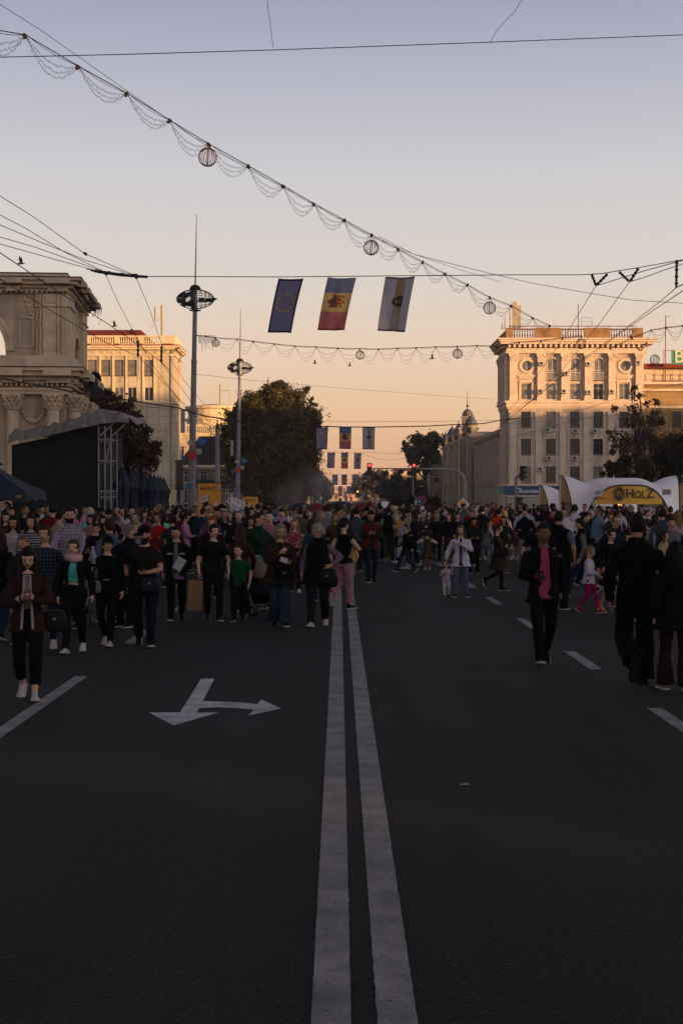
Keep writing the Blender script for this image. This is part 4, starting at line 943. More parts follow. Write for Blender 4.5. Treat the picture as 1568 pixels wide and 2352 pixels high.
# ------------------------------------------------------------------ stage with tarpaulin roof
TARP = mat('grey_tarp', '#67625f', .6, .18, 2.0, .9, 2.2)
BLACKCL = mat('black_cloth', (.0028,.0028,.0032), .9, .2, 2)
def stage():
    d = 50.0; X = lambda x: (x-VX)/F*d; Zz = lambda y: CAMH-(y-HZ)/F*d
    root = empty('covered_stage', (X(128), d, 0), 0, 'black walled stage under a crumpled grey tarpaulin roof with scaffold towers at its right end', 'stage')
    m = MB(); m.add([(X(28),d,0),(X(226),d,0),(X(226),d,Zz(982)),(X(120),d,Zz(1004)),(X(28),d,Zz(1022))], [(0,1,2,3,4)])
    m.add([(X(226),d,0),(X(226)-.2,d+7,0),(X(226)-.2,d+7,Zz(975)),(X(226),d,Zz(982))], [(0,1,2,3)]); m.add([(X(28),d,0),(X(28),d+7,0),(X(28),d+7,Zz(1020)),(X(28),d,Zz(1022))], [(3,2,1,0)])
    m.build('side_cloth', BLACKCL, root)
    m = MB(); m.box(X(90),d-.05,.1,X(122),d-.01,1.9); m.box(X(60),d-.04,1.2,X(122),d-.012,1.25); m.build('cloth_door', mat('black_cloth2', (.0045,.0045,.005), .8, .1), root)
    # tarpaulin: a draped surface from the left end up to a peak then down to the right tip
    prof = [(26,1022,985),(40,1014,982),(70,1010,978),(110,1004,971),(150,995,962),(190,985,947),(225,978,931),(232,976,930),(255,973,937),(280,971,948),(300,972,963)]
    n = 60; m = MB(); vs = []; rnd = random.Random(2)
    def ip(xx, j):
        for (a, b) in zip(prof, prof[1:]):
            if a[0] <= xx <= b[0]: t = (xx-a[0])/(b[0]-a[0]); return a[j]*(1-t)+b[j]*t
        return prof[-1][j]
    rows = 12
    for i in range(n+1):
        xx = 26+274*i/n; yl, yh = ip(xx,1), ip(xx,2)
        for j in range(rows+1):
            t = j/rows
            # front valance hangs down, then the roof slopes back
            if t < .45: tt = t/.45; p = Vector((X(xx), d-.25-.35*(1-tt)*.6, Zz(yl)+(Zz(yh)-Zz(yl))*tt*.8))
            else: tt = (t-.45)/.55; p = Vector((X(xx)-.0, d-.2+tt*7.5, Zz(yh)-.0-.2*(Zz(yh)-Zz(yl))*(1-tt)-.25*tt*0))
            p += Vector((0, noise.noise(Vector((xx*.09, j*.6, 3)))*.13, noise.noise(Vector((xx*.07, j*.5, 9)))*.16*(1 if 0 < j else .12)))
            vs.append(p)
    m.add(vs, [(i*(rows+1)+j, (i+1)*(rows+1)+j, (i+1)*(rows+1)+j+1, i*(rows+1)+j+1) for i in range(n) for j in range(rows)])
    o = m.build('tarpaulin_roof', TARP, root, smooth=True)
    # scaffold towers at the right
    m = MB(); xs = [X(228.5), X(243), X(257)]; t = .028
    for k, x in enumerate(xs):
        for yy in (d-.1, d+1.2): m.tube([(x,yy,.0 if k < 2 else 0),(x,yy,Zz(976+3*k))], t, 6)
    for y in (1010, 1058, 1128, 1141):
        z = Zz(y)
        for yy in (d-.1, d+1.2):
            m.tube([(xs[0],yy,z),(xs[2],yy,z)], t, 6); m.tube([(xs[0]+.1,yy,z-.12),(xs[1]-.1,yy,z-.12)], t*.8, 5); m.tube([(xs[1]+.1,yy,z-.12),(xs[2]-.1,yy,z-.12)], t*.8, 5)
            for q in (xs[0]+.06, xs[1]-.06, xs[1]+.06, xs[2]-.06): m.tube([(q,yy,z),(q+(.05 if q < xs[1] else .03),yy,z-.12)], t*.8, 5)
        for x in xs: m.tube([(x,d-.1,z),(x,d+1.2,z)], t, 6)
    m.tube([(X(232),d-.12,Zz(1002)),(X(266),d-.12,Zz(970))], t*1.2, 6); m.tube([(xs[2],d-.12,Zz(1012)),(X(246),d-.12,Zz(1058))], t, 6)
    m.tube([(X(246),d+.6,Zz(1006)),(X(285),d+.6,Zz(968))], t, 6); m.tube([(xs[2],d-.1,Zz(1005)),(X(292),d-.1,Zz(972))], t, 6)
    m.build('scaffold_tower', METAL, root)
    m = MB(); m.box(X(228),d+1.3,0,X(300),d+4,1.55); m.box(X(226),d-.3,0,X(262),d+1.3,.95); m.box(X(247),d-.25,.95,X(259),d+.3,1.7); m.build('loudspeaker_stack', BLACKCL, root)
    settle(root)
stage()
# ------------------------------------------------------------------ parasols
NAVY = mat('navy_canvas', '#101c2e', .8, .2, 2, .3, 8); LOGO_W = mat('logo_white', '#b9bcc4', .7, .05); LOGO_O = mat('logo_ochre', '#a8702a', .7, .05)
def closed_parasol(x, yt, d, label, first=[None]):
    p = W(x, HZ, d); H = CAMH-(yt-HZ)/F*d
    root = empty('closed_parasol', (p.x, d, .13), 0, label, 'parasol', 'folded navy parasols in a row')
    H -= .13; m = MB(); m.tube([(0,0,0),(0,0,H+.02)], .03, 6); m.lathe([(.04,H),(.05,H+.05),(.02,H+.1)], (0,0,0), 8); m.lathe([(.35,0),(.35,.06),(.06,.1)], (0,0,0), 12); m.build('pole', METAL, root)
    m = MB(); n = 32; vs = []; rnd = random.Random(int(x)); ph = rnd.uniform(0,6)
    prof = [(H-.02,.05,0),(H-.25,.14,.1),(H-.5,.22,.2),(H-.72,.33,.25),(H-.8,.27,.25),(H-1.1,.2,.35),(H-1.6,.22,.35),(H-2.1,.24,.35),(.55,.27,.35)]
    for z, r, a in prof:
        for k in range(n):
            an = 2*math.pi*k/n; rr = r*(1+a*math.sin(an*6+ph+z*.3)*.7+a*.3*math.sin(an*11+z)); vs.append((rr*math.cos(an), rr*math.sin(an), z+(rnd.uniform(-.03,.03) if z > H-.9 and z < H-.6 else 0)))
    m.add(vs, [(i*n+k, i*n+(k+1)%n, (i+1)*n+(k+1)%n, (i+1)*n+k) for i in range(len(prof)-1) for k in range(n)])
    c = m.build('canopy', NAVY, root, smooth=True)
    txt = rnd.choice(['S', '6', 'na', 'us', 'S'])
    text_part(txt, .42, LOGO_W, c, (0,-.3,.95), Vector((1,0,.05)), Vector((0,0,1)), Vector((0,-1,0))); text_part(rnd.choice(['ra','as','e']), .3, LOGO_O, c, (.1,-.29,1.45), Vector((1,0,0)), Vector((0,0,1)), Vector((0,-1,0)))
od = ['first','second','third','fourth','fifth','sixth','seventh','eighth','ninth']
for i, (x, y, d) in enumerate(((281.5,1072,52),(301,1077,56),(312,1080,60),(331,1084,60),(346,1088,60),(355,1091,66),(364,1094,68),(370,1097,72),(377,1099,76))):
    closed_parasol(x, y, d, 'folded navy parasol, %s from the stage scaffold in the row' % od[i])
def open_parasol(xc, d, label):
    p = W(xc, HZ, d); root = empty('open_parasol', (p.x, d, .0), 0, label, 'parasol'); H = 3.15; R_ = 1.4; zr = 2.28
    m = MB(); m.tube([(0,0,0),(0,0,H)], .035, 8); m.tube([(.9,-.9,0),(.9,-.9,2.3)], .02, 6); m.tube([(.55,-.3,0),(.75,-.3,1.9)], .02,6); m.build('pole', METAL, root)
    m = MB(); vs = [(0,0,H)]; n = 32
    for j in (1,2,3,4):
        t = j/4
        for k in range(n):
            an = math.pi/4+2*math.pi*k/n; sq = 1/max(abs(math.cos(an)),abs(math.sin(an))); rr = R_*t*sq*.98
            vs.append((rr*math.cos(an), rr*math.sin(an), H-(H-zr)*t-.07*math.sin(math.pi*t)))
    for k in range(n):
        an = math.pi/4+2*math.pi*k/n; sq = 1/max(abs(math.cos(an)),abs(math.sin(an))); rr = R_*sq*.985
        vs.append((rr*math.cos(an), rr*math.sin(an), zr-.26-.035*math.cos(k*math.pi/2)))
    fs = [(0,1+k,1+(k+1)%n) for k in range(n)]
    for j in range(4): fs += [(1+j*n+k, 1+(j+1)*n+k, 1+(j+1)*n+(k+1)%n, 1+j*n+(k+1)%n) for k in range(n)]
    m.add(vs, fs); c = m.build('canopy', NAVY, root); c.modifiers.new('s','SOLIDIFY').thickness = .01
    m = MB(); m.lathe([(.5,H-.14),(.25,H),(.02,H+.16)], (0,0,0), 4); m.build('vent_cap', NAVY, c)
    U = Vector((1,0,0)); V = Vector((0,math.cos(.55),math.sin(.55))); Nn = U.cross(V)
    text_part('n a', .46, LOGO_W, c, (-.35,-.95,2.66), U, V, Nn); text_part('I', .46, LOGO_W, c, (.45,-1.05,2.6), (U*.8-V*.5).normalized(), (V*.8+U*.5).normalized(), Nn)
    text_part('c l', .2, LOGO_O, c, (.1,-.72,2.85), U, V, Nn)
    for k in range(4): text_part('nai', .14, LOGO_O if k % 2 else LOGO_W, c, (-1.2+.8*k,-1.44,zr-.14), U, Vector((0,0,1)), Vector((0,-1,0)))
open_parasol(-28, 40.0, 'open navy parasol with white and ochre lettering at the left edge before the stage')

for x, y, rr, c1, lb in ((692,1159,17,'#141f33','dark blue rounded stall parasol low in the crowd before the smoke'),(727,1161,17,'#6a1420','red stall parasol right of the dark blue one'),(783,1156,20,'#161c30','navy stall parasol in the middle of the far crowd'),(809,1160,14,'#4f6a2a','yellow green stall parasol in the far crowd'),(834,1158,18,'#5e1526','dark red stall parasol beneath the amber light')):
    d = 78; p = W(x, y, d); root = empty('stall_parasol', (p.x, d, 0), 0, lb, 'parasol', 'small parasols far off in the crowd'); r_ = rr*2.1/F*d; H = p.z+.12; m = MB(); n = 24
    prof = [(.01,H),(r_*.35,H-.05),(r_*.7,H-.18),(r_,H-.36),(r_,H-.44)]
    vs = [(a[0]*(1-.04*abs(math.sin(4*math.pi*2*k/n/2)))*math.cos(2*math.pi*k/n), a[0]*math.sin(2*math.pi*k/n), a[1]) for a in prof for k in range(n)]
    m.add(vs, [(i*n+k, (i+1)*n+k, (i+1)*n+(k+1)%n, i*n+(k+1)%n) for i in range(4) for k in range(n)]); m.build('canopy', mat('canopy_'+c1, c1, .7, .15, 2), root); m = MB(); m.tube([(0,0,0),(0,0,H+.06)], .02, 6); m.build('pole', METAL, root)
# ------------------------------------------------------------------ billboards
YEL = mat('billboard_yellow', '#c98625', .6, .05, .8); INK = mat('ink', (.025,.018,.012), .6, .05)
def billboard(x0, x1, yt, d, label, cy):
    a = W(x0, yt, d); b = W(x1, yt, d); Wd = b.x-a.x; H = a.z; root = empty('billboard', ((a.x+b.x)/2, d, 0), 0, label, 'billboard', 'yellow festival billboards'); h = Wd/2
    m = MB(); m.box(-h,-.12,0,h,.12,H); p = m.build('panel', YEL, root); m = MB(); 
    m.box(-h-.03,-.14,H,h+.03,.14,H+.05); m.build('frame', DARKM, root)
    U = Vector((1,0,0)); V = Vector((0,0,1)); Nn = Vector((0,-1,0)); s = Wd/1.6
    text_part('HOLZ', .27*s, INK, p, (-.02*s,-.13,H-.38*s), U, V, Nn, sx=.85)
    m = MB(); o = Vector((-.48*s,-.13,H-.38*s))
    for k in range(14): an = 2*math.pi*k/14; m.obox(o+Vector((math.cos(an)*.085*s,0,math.sin(an)*.105*s)), Vector((math.cos(an),0,math.sin(an)))*.035*s, Vector((0,.006,0)), Vector((-math.sin(an),0,math.cos(an)))*.018*s)
    m.obox(o, Vector((.02*s,0,0)), Vector((0,.006,0)), Vector((0,0,.05*s))); m.build('lion_emblem', INK, p)
    m = MB(); m.box(.28*s,-.135,H-.42*s,.54*s,-.121,H-.22*s); m.build('city_arms', mat('emblem_grey','#7d7680',.6,.3,12), p)
    text_part('CHISINAU', .06*s, INK, p, (.41*s,-.13,H-.5*s), U, V, Nn, sx=.8)
    # tilted white tile with the year count
    rot = R(14); U2 = Vector((math.cos(rot),0,math.sin(rot))); V2 = Vector((math.sin(.12),0,math.cos(.12))); c = Vector((-.32*s,-.15,H-1.1*s))
    m = MB(); m.obox(c+Vector((.04*s,.012,-.05*s)), U2*.28*s, Nn*.006, V2*.22*s); m.build('tile_shadow', INK, p)
    m = MB(); m.obox(c+Nn*.004, U2*.28*s, Nn*.006, V2*.22*s); t = m.build('number_tile', mat('tile_white','#b9b2bd',.6,.05), p)
    text_part('587', .27*s, INK, t, c+Nn*.014, U2, V2, Nn, depth=.004)
    text_part('HRAMUL', .13*s, mat('brown_ink','#6a3d1a',.6,.05), p, (-.32*s,-.13,H-1.44*s), U, V, Nn, sx=.9); text_part('ORASULUI', .13*s, mat('brown_ink','#6a3d1a'), p, (-.28*s,-.13,H-1.6*s), U, V, Nn, sx=.9)
    m = MB(); q = (.46*s,-.16,0); m.box(.38*s,-.14,H-1.75*s,.54*s,-.121,H-1.35*s); m.add([(.38*s,-.14,H-1.35*s),(.54*s,-.14,H-1.35*s),(.46*s,-.14,H-1.2*s)], [(0,1,2)]); m.build('tower_drawing', mat('tile_white','#b9b2bd'), p)
billboard(455, 507, 1110, 96, 'larger yellow billboard with a tilted 587 tile beside the first lamp pole', 0)
billboard(559, 593, 1141, 120, 'smaller yellow billboard behind the clear balloons', 0)

# ------------------------------------------------------------------ white arched tents
TENT = mat('tent_white', '#efe8ec', .6, .05, 1.2, .15, 3, trans=.05)
GOLD = mat('banner_gold', '#a0722a', .5, .25, 1.5, .2); ORG = mat('banner_orange', '#d8813c', .6, .12, .4, c2='#e6bd48')
def star_tent(cx, d, w, h, label, sign=True, rot=0):
    root = empty('arched_tent', (cx, d, .13), rot, label, 'tent', 'white arched festival tents')
    n = 28; vs = []
    def P(u, v):
        bul = 1+.16*(1-abs(u)**2)*abs(v)**3; bul2 = 1+.16*(1-abs(v)**2)*abs(u)**3
        side = abs(u)**2/(abs(u)**2+abs(v)**2+1e-6); edge = max(abs(u),abs(v))
        z = h*max(0, 1-(abs(u)**2.9)*(abs(v)**2.9))*(1.0*(1-edge**2)+edge**2*(.87+.17*side))
        z -= h*.10*(math.exp(-((abs(u)-.66)/.17)**2)*(1-abs(v)**2)+math.exp(-((abs(v)-.66)/.17)**2)*(1-abs(u)**2)*.5)
        return Vector((u*w/2*bul2, v*w/2*bul, max(z,0)))
    for i in range(n+1):
        for j in range(n+1): vs.append(P(-1+2*i/n, -1+2*j/n))
    m = MB(); m.add(vs, [(i*(n+1)+j, (i+1)*(n+1)+j, (i+1)*(n+1)+j+1, i*(n+1)+j+1) for i in range(n) for j in range(n)])
    m.build('membrane', TENT, root, smooth=True)
    # trussed arches and the leg cloths
    m = MB()
    def arch_pts(side, k=1.0):
        o = []
        for i in range(25):
            u = -1+2*i/24
            p = {0: P(u,-1), 1: P(u,1), 2: P(-1,u), 3: P(1,u)}[side]; o.append(p*k)
        return o
    for sd in range(4):
        a = arch_pts(sd); b = [Vector((p.x*.94, p.y*.94, max(0, p.z-.14))) for p in a]
        m.tube(a, .035, 6); m.tube(b, .03, 6)
        for i in range(24): m.bar(a[i], b[i+1], .02)
    m.build('truss_arch', mat('truss_black', (.02,.02,.022), .5, .2), root)
    # banners in the upper part of front, side openings
    def banner(side, mt, z0, part='banner'):
        m = MB(); a = [p for p in arch_pts(side) if p.z > z0]; nn = len(a); off = {0:(0,-.03,0),2:(-.03,0,0),3:(.03,0,0),1:(0,.03,0)}[side]
        vs = [p*.985+Vector(off) for p in a]+[Vector((p.x*.985, p.y*.985, z0))+Vector(off) for p in a]
        # smaller arch: keep below the truss
        m.add(vs, [(i, i+1, nn+i+1, nn+i) for i in range(nn-1)]); return m.build(part, mt, root)
    b = banner(0, ORG if sign else TENT, h*.56); banner(1, GOLD, h*.66); banner(2, GOLD, h*.60); banner(3, TENT, h*.02, 'side_cloth')
    m = MB()
    for sx in (-1,1):
        for sy in (-1,1):
            for k in range(1): m.box(sx*w/2-.12, sy*w/2-.12, 0, sx*w/2+.12, sy*w/2+.12, .12)
    m.build('foot', DARKM, root)
    for side in (2,):
        m = MB(); a = [p for p in arch_pts(side) if p.y > -w*.1*0-.2]; nn = len(a)
        vs = [p for p in a]+[Vector((p.x, p.y, 0)) for p in a]; m.add(vs, [(i,i+1,nn+i+1,nn+i) for i in range(nn-1)]); m.build('side_cloth', TENT, root)
    if sign:
        U = Vector((1,0,0)); V = Vector((0,0,1)); Nn = Vector((0,-1,0)); y = -w/2*1.16-.06; zc = h*.73
        text_part('H', .62, INK, b, (.0,y,zc), U, V, Nn, sx=.9); text_part('OL', .5, INK, b, (.48,y,zc-.05), U, V, Nn, sx=.85); text_part('Z', .64, INK, b, (.98,y,zc), U, V, Nn, sx=.9)
        m = MB(); o = Vector((-.52,y,zc))
        for ring, rr, ll in ((16,.27,.07),(14,.2,.06)):
            for k in range(ring): an = 2*math.pi*k/ring; m.obox(o+Vector((math.cos(an)*rr*.85,0,math.sin(an)*rr*1.05)), Vector((math.cos(an+.3),0,math.sin(an+.3)))*ll, Vector((0,.006,0)), Vector((-math.sin(an+.3),0,math.cos(an+.3)))*.025)
        for sx in (-1,1): m.obox(o+Vector((sx*.06,0,.04)), Vector((.035,0,.008*sx)), Vector((0,.006,0)), Vector((0,0,.012)))
        m.obox(o+Vector((0,0,-.05)), Vector((.03,0,0)), Vector((0,.006,0)), Vector((0,0,.05))); m.obox(o+Vector((0,0,-.13)), Vector((.06,0,0)), Vector((0,.006,0)), Vector((0,0,.012)))
        m.build('lion_emblem', INK, b)
        m = MB(); m.obox((-1.5,y,zc+.05), Vector((.22,0,.04)), Vector((0,.006,0)), Vector((.02,0,.17))); t = m.build('number_tile', mat('tile_white','#b9b2bd'), b); text_part('587', .2, INK, t, (-1.5,y-.015,zc+.05), Vector((1,0,.15)), V, Nn, depth=.004)
        m = MB(); m.obox((1.75,y,zc+.08), Vector((.2,0,0)), Vector((0,.006,0)), Vector((0,0,.13))); m.build('city_arms', mat('emblem_grey','#7d7680'), b)
        text_part('HRAMUL ORASULUI', .09, mat('brown_ink','#6a3d1a'), b, (-1.5,y,zc-.22), U, V, Nn, sx=.85)
    return root
star_tent(13.9, 71.0, 4.9, 2.95, 'large white arched tent with an orange HOLZ banner over its front opening', True)
star_tent(14.9, 85.5, 4.9, 2.62, 'smaller white arched tent with a gold banner left of the HOLZ tent', False)
m = MB(); p = W(1418, 1152, 71.5); m.box(p.x-.16, 71.5, p.z-.2, p.x+.16, 71.6, p.z+.28); o = m.build('lit_menu_board', mat('lit_orange', '#ff8a20', .5, 0, emit=('#ff8a20', 2.2)), None)
tag(o, 'small glowing orange menu panel inside the large white tent', 'lit sign')
m = MB(); m.box(p.x-.03, 71.61, .13, p.x+.03, 71.66, p.z+.2); q = m.build('stand', METAL, o)

# ------------------------------------------------------------------ clear balloons
BAL = bpy.data.materials.new('clear_balloon'); BAL.use_nodes = True
nt_ = BAL.node_tree; b_ = nt_.nodes['Principled BSDF']; b_.inputs['Base Color'].default_value = (.9,.9,.95,1); b_.inputs['Roughness'].default_value = .08
lw = nt_.nodes.new('ShaderNodeLayerWeight'); lw.inputs[0].default_value = .25; mr_ = nt_.nodes.new('ShaderNodeMapRange'); mr_.inputs[3].default_value = .05; mr_.inputs[4].default_value = .8
nt_.links.new(lw.outputs['Facing'], mr_.inputs[0]); nt_.links.new(mr_.outputs[0], b_.inputs['Alpha'])
def balloons(pts, d, label):
    c = W(pts[0][0], HZ, d); rnd = random.Random(len(pts))
    for i, (x, y, r) in enumerate(pts):
        dd = d+rnd.uniform(-.4,.4); p = W(x, y, dd); rr = r/F*d
        root = empty('clear_balloon', (p.x, dd, p.z-rr*1.15), 0, label, 'balloon', 'clear balloons held in bunches')
        m = MB(); m.sphere((0,0,rr*1.15), rr, None, rr*1.05, 20, 14); m.lathe([(.015,0),(.04,.03),(.02,.08)], (0,0,rr*.02), 6); m.build('balloon_skin', BAL, root, smooth=True)
        m = MB(); m.tube([(0,0,0),((c.x-p.x)*.5,0,-.5),((c.x-p.x)*.8,0,-1.1)], .004, 4); m.build('ribbon', mat('ribbon_white','#b9b9bd',.5,.05), root)
Z1 = lambda x, y, r: (343*0+(700+x/5.227)*.6125, (1780+y/5.227)*.6125, r/5.227*.6125)
balloons([Z1(855,520,70),Z1(930,515,70),Z1(790,600,72),Z1(800,655,85),Z1(900,600,75),Z1(1010,560,72),Z1(960,640,70),Z1(1080,590,80),Z1(860,660,70),Z1(1020,640,70)], 60, 'clear round balloon in the bunch between the two yellow billboards')
Z7 = lambda x, y, r: ((2000+x/2.8)*.6125, (1780+y/2.8)*.6125, r/2.8*.6125)
balloons([Z7(980,345,32),Z7(1155,372,30),Z7(1222,372,30)], 60, 'clear round balloon above the crowd in front of the white tent')

# ------------------------------------------------------------------ flags
FB = mat('flag_blue', '#8280a2', .8, .08, 2, .1, 30, trans=.75); FY = mat('flag_yellow', '#cbae72', .8, .08, 2, trans=.7); FR = mat('flag_red', '#b96c70', .8, .08, 2, trans=.7); FDB = mat('flag_moldova_blue', '#6c789c', .8, .08, trans=.7)
FG = mat('flag_pale', '#b2b0bc', .8, .06, 2, trans=.7); FE = mat('flag_hem', '#17143a', .8, .05, trans=.15); FRH = mat('flag_red_hem', '#5e0f22', .8, .05, trans=.2); STAR = mat('star_yellow', '#e3c64a', .8, .03, trans=.6)
EBR = mat('emblem_brown', '#5a3a2c', .8, .3, 30, trans=.3); EDK = mat('emblem_dark', '#17182e', .8, .1, trans=.2); FYS = mat('stripe_gold', '#c9a352', .8, .05, trans=.7); EMR = mat('emblem_red', '#9b2a2a', .8, .05, trans=.3)
def flag(kind, tl, wd, ht, skew, label, group, sag=.03, seed=0, detail=True):
    """tl: world position of the top left corner; skew: how far the foot has swung to the left"""
    root = empty('hanging_flag', tl, 0, label, 'flag', group); rnd = random.Random(seed)
    ph = rnd.uniform(0, 6)
    def P(u, v, off=0):    # u,v in 0..1 from the top left
        sw = -skew*(v**1.0)*(1+.25*(1-v))
        y = .08*math.sin(3*u+2.5*v+ph)*(.3+v)*wd+.035*math.sin(9*u+4*v+ph)*wd+.02*math.sin(15*u-6*v+ph)*wd
        return Vector((u*wd*(1-.05*v)+sw, y-off-.25*v*wd*.4, -v*ht-sag*math.sin(math.pi*u)*(1-v)-.02*u*v))
    nu, nv = 14, 28; mb = MB(); vs = [P(i/nu, j/nv) for j in range(nv+1) for i in range(nu+1)]; fs = []; mi = []
    for j in range(nv):
        v = (j+.5)/nv
        for i in range(nu):
            f = (j*(nu+1)+i, (j+1)*(nu+1)+i, (j+1)*(nu+1)+i+1, j*(nu+1)+i+1)
            if kind == 'eu': k = 1 if (i == nu-1 or i == 0 or j == nv-1 or j == 0) else 0
            elif kind == 'md': k = (0 if v < .27 else 1 if v < .635 else 3 if j == nv-1 else 2)
            else: k = 1 if j == nv-1 or j == 0 else 0
            mb.add([vs[q] for q in f], [(0,1,2,3)], k)
    mats = {'eu': [FB, FE], 'md': [FDB, FY, FR, FRH], 'ci': [FG, mat('flag_pale_hem','#4c4a68',.8,.05,trans=.3)]}[kind]
    me = mb.mesh(); 
    import bmesh
    bm = bmesh.new(); bm.from_mesh(me); bmesh.ops.remove_doubles(bm, verts=bm.verts, dist=1e-4); bm.to_mesh(me); bm.free()
    for q in mats: me.materials.append(q)
    me.polygons.foreach_set('use_smooth', [True]*len(me.polygons))
    cl = bpy.data.objects.new('flag_cloth', me); COL.objects.link(cl); cl.parent = root
    asp = wd/ht
    def shape(poly, name, m_, off=.012):     # polygon in (u,v) painted as thin applique on both sides
        g = MB(); n = len(poly); c = (sum(p[0] for p in poly)/n, sum(p[1] for p in poly)/n)
        for o in (off, -off):
            b = [P(*p, o) for p in poly]; g.add([P(*c, o)]+b, [(0, 1+i, 1+(i+1) % n) for i in range(n)])
        g.build(name, m_, cl)
    if kind == 'eu':
        for k in range(12):
            a = math.pi/2+2*math.pi*k/12; cu, cv = .5+.33*math.cos(a), .44-.33*math.sin(a)*asp*1.35*.85
            r = .074; shape([(cu+r*(1 if i % 2 == 0 else .42)*math.sin(math.pi*i/5), cv-r*(1 if i % 2 == 0 else .42)*math.cos(math.pi*i/5)*asp) for i in range(10)], 'star', STAR)
    elif kind == 'md':
        # arms turned on their side: head to the left, wings top and bottom
        def q(x, y): return (.5+x, .45+y*asp)
        shape([q(*p) for p in ((-.33,0),(-.27,-.05),(-.22,-.03),(-.2,-.12),(-.05,-.16),(-.18,-.22),(-.12,-.27),(.1,-.22),(.24,-.22),(.28,-.16),(.2,-.11),(.14,-.1),(.18,-.04),(.3,-.05),(.27,0),(.3,.06),(.2,.05),(.14,.1),(.22,.14),(.2,.2),(-.05,.2),(-.2,.22),(-.24,.17),(-.08,.13),(-.2,.1),(-.24,.04),(-.3,.06))], 'eagle_emblem', EBR)
        shape([q(*p) for p in ((-.12,-.1),(.13,-.1),(.13,.1),(-.12,.1),(-.17,0))], 'shield', EMR, .02); shape([q(*p) for p in ((-.15,.0),(-.12,-.1),(-.02,-.1),(-.02,.1),(-.12,.1))], 'shield_chief', FDB, .024)
        shape([q(.05+.05*math.cos(a), .05*math.sin(a)) for a in (0,1,2,3,4,5)], 'bull_head', FY, .028)
    else:
        for c in (.48,.575,.67): 
            shape([(c-.036,.0)]+[(c-.036+.0*v,v/6) for v in range(1,7)]+[(c+.036,1-v/6) for v in range(0,7)], 'stripe', FYS, .008)
        shape([(.36,.43),(.42,.375),(.5,.355),(.72,.35),(.72,.54),(.5,.53),(.4,.5)], 'shield', EDK, .016)
        shape([(.42,.44),(.48,.42),(.5,.39),(.56,.42),(.66,.39),(.66,.5),(.56,.47),(.5,.51),(.48,.46)], 'eagle_emblem', mat('emblem_gold','#8a6428',.8,.2,20,trans=.3), .022)
    return root
names = {'eu': 'blue flag with ring of yellow stars', 'md': 'blue, yellow and red flag with emblem', 'ci': 'pale flag with gold stripes and shield'}
rows_ = [('nearest', 51.5, [('eu',640,640,57,125,25),('md',753,638,65,121,24),('ci',885,636,67,126,19)]),
 ('second', 103, [('eu',725,981,28,51,0.5),('md',779,981,28,50,0),('ci',832,981,29,51,0)]),
 ('third', 173, [('eu',752,1039,17.5,36,1),('md',783,1039,16.5,37,0),('ci',813,1040,17,37,1)]),
 ('fourth', 226, [('eu',763,1090,12.6,24,0),('md',784,1090,13,24,0),('ci',808,1090,13,23,0)]),
 ('fifth', 330, [('ci',759,1115,9,22,0),('md',777,1116,9,24,0),('eu',796,1116,9.5,19,0)])]
for nm, d, fl in rows_:
    for kind, x, y, wd, ht, sk in fl:
        o = flag(kind, W(x, y, d), wd/F*d, ht/F*d, sk/F*d, '%s, %s row over the avenue' % (names[kind], nm), 'flags hung over the avenue', seed=int(x), detail=d < 150)
for k, (x, y, d, kd) in enumerate(((777,1144,480,'md'),(790,1138,420,'eu'),(788,1128,400,'eu'),(767,1133,450,'ci'))):
    flag(kd, W(x, y, d), 8.5/F*d, 16/F*d, 0, '%s, tiny, low over the avenue end%s' % (names[kd], ', upper one' if k == 2 else ''), 'flags hung over the avenue', seed=k)

# ------------------------------------------------------------------ wires
def sagline(a, b, sag, n=24):
    a = Vector(a); b = Vector(b); return [a.lerp(b, i/n)-Vector((0,0,sag*4*(i/n)*(1-i/n))) for i in range(n+1)]
def wire(name, label, cat, pts, r, group='overhead wires', extra=None, m_=None):
    mb = MB(); mb.tube(pts, r, 5)
    if extra: extra(mb)
    root_ = mb.build(name, m_ or WIRE); p0 = Vector(pts[0]); root_.data.transform(Matrix.Translation(-p0)); root_.location = p0
    return tag(root_, label, cat, group)
def insul(mb, a, b, r=.035, n=3):
    a = Vector(a); b = Vector(b); mb.tube([a.lerp(b, i/20) for i in range(21)], [r*(1.6 if i % 5 == 2 else .9) for i in range(21)], 6)
def wx(pts, d0, d1, n=None):        # polyline given by seen points with the distance running from d0 to d1
    n = len(pts); return [W(x, y, d0+(d1-d0)*i/(n-1)) for i, (x, y) in enumerate(pts)]
J1 = (243, 628); J2 = (313, 636)
Wi = lambda lb, pts, d0, d1, r=.012, ex=None: wire('overhead_wire', lb, 'wire', wx(pts, d0, d1), r, 'overhead wires', ex)
def knots(lst, d, r=.09):
    def f(mb):
        rnd = random.Random(4)
        for x, y in lst:
            for k in range(7): mb.sphere(W(x+rnd.uniform(-3,3), y+rnd.uniform(-2.5,2.5), d), r*rnd.uniform(.4,.9), None, None, 7, 5)
    return f
def cab1(mb):
    knots([J1, J2, (305,634)], 51.5)(mb); insul(mb, W(210,622,51.5), W(330,637,51.5), .04)
    mb.tube([W(225,625,51.5), W(280,633,51.5), W(340,637,51.5)], .05, 6)
Wi('taut cable carrying the three largest flags between left knots and V insulators', [(200,619),(243,628),(313,636),(400,636),(640,637),(950,634),(1180,632),(1330,632),(1380,629),(1455,617),(1568,597)], 51.5, 51.5, .016, cab1)
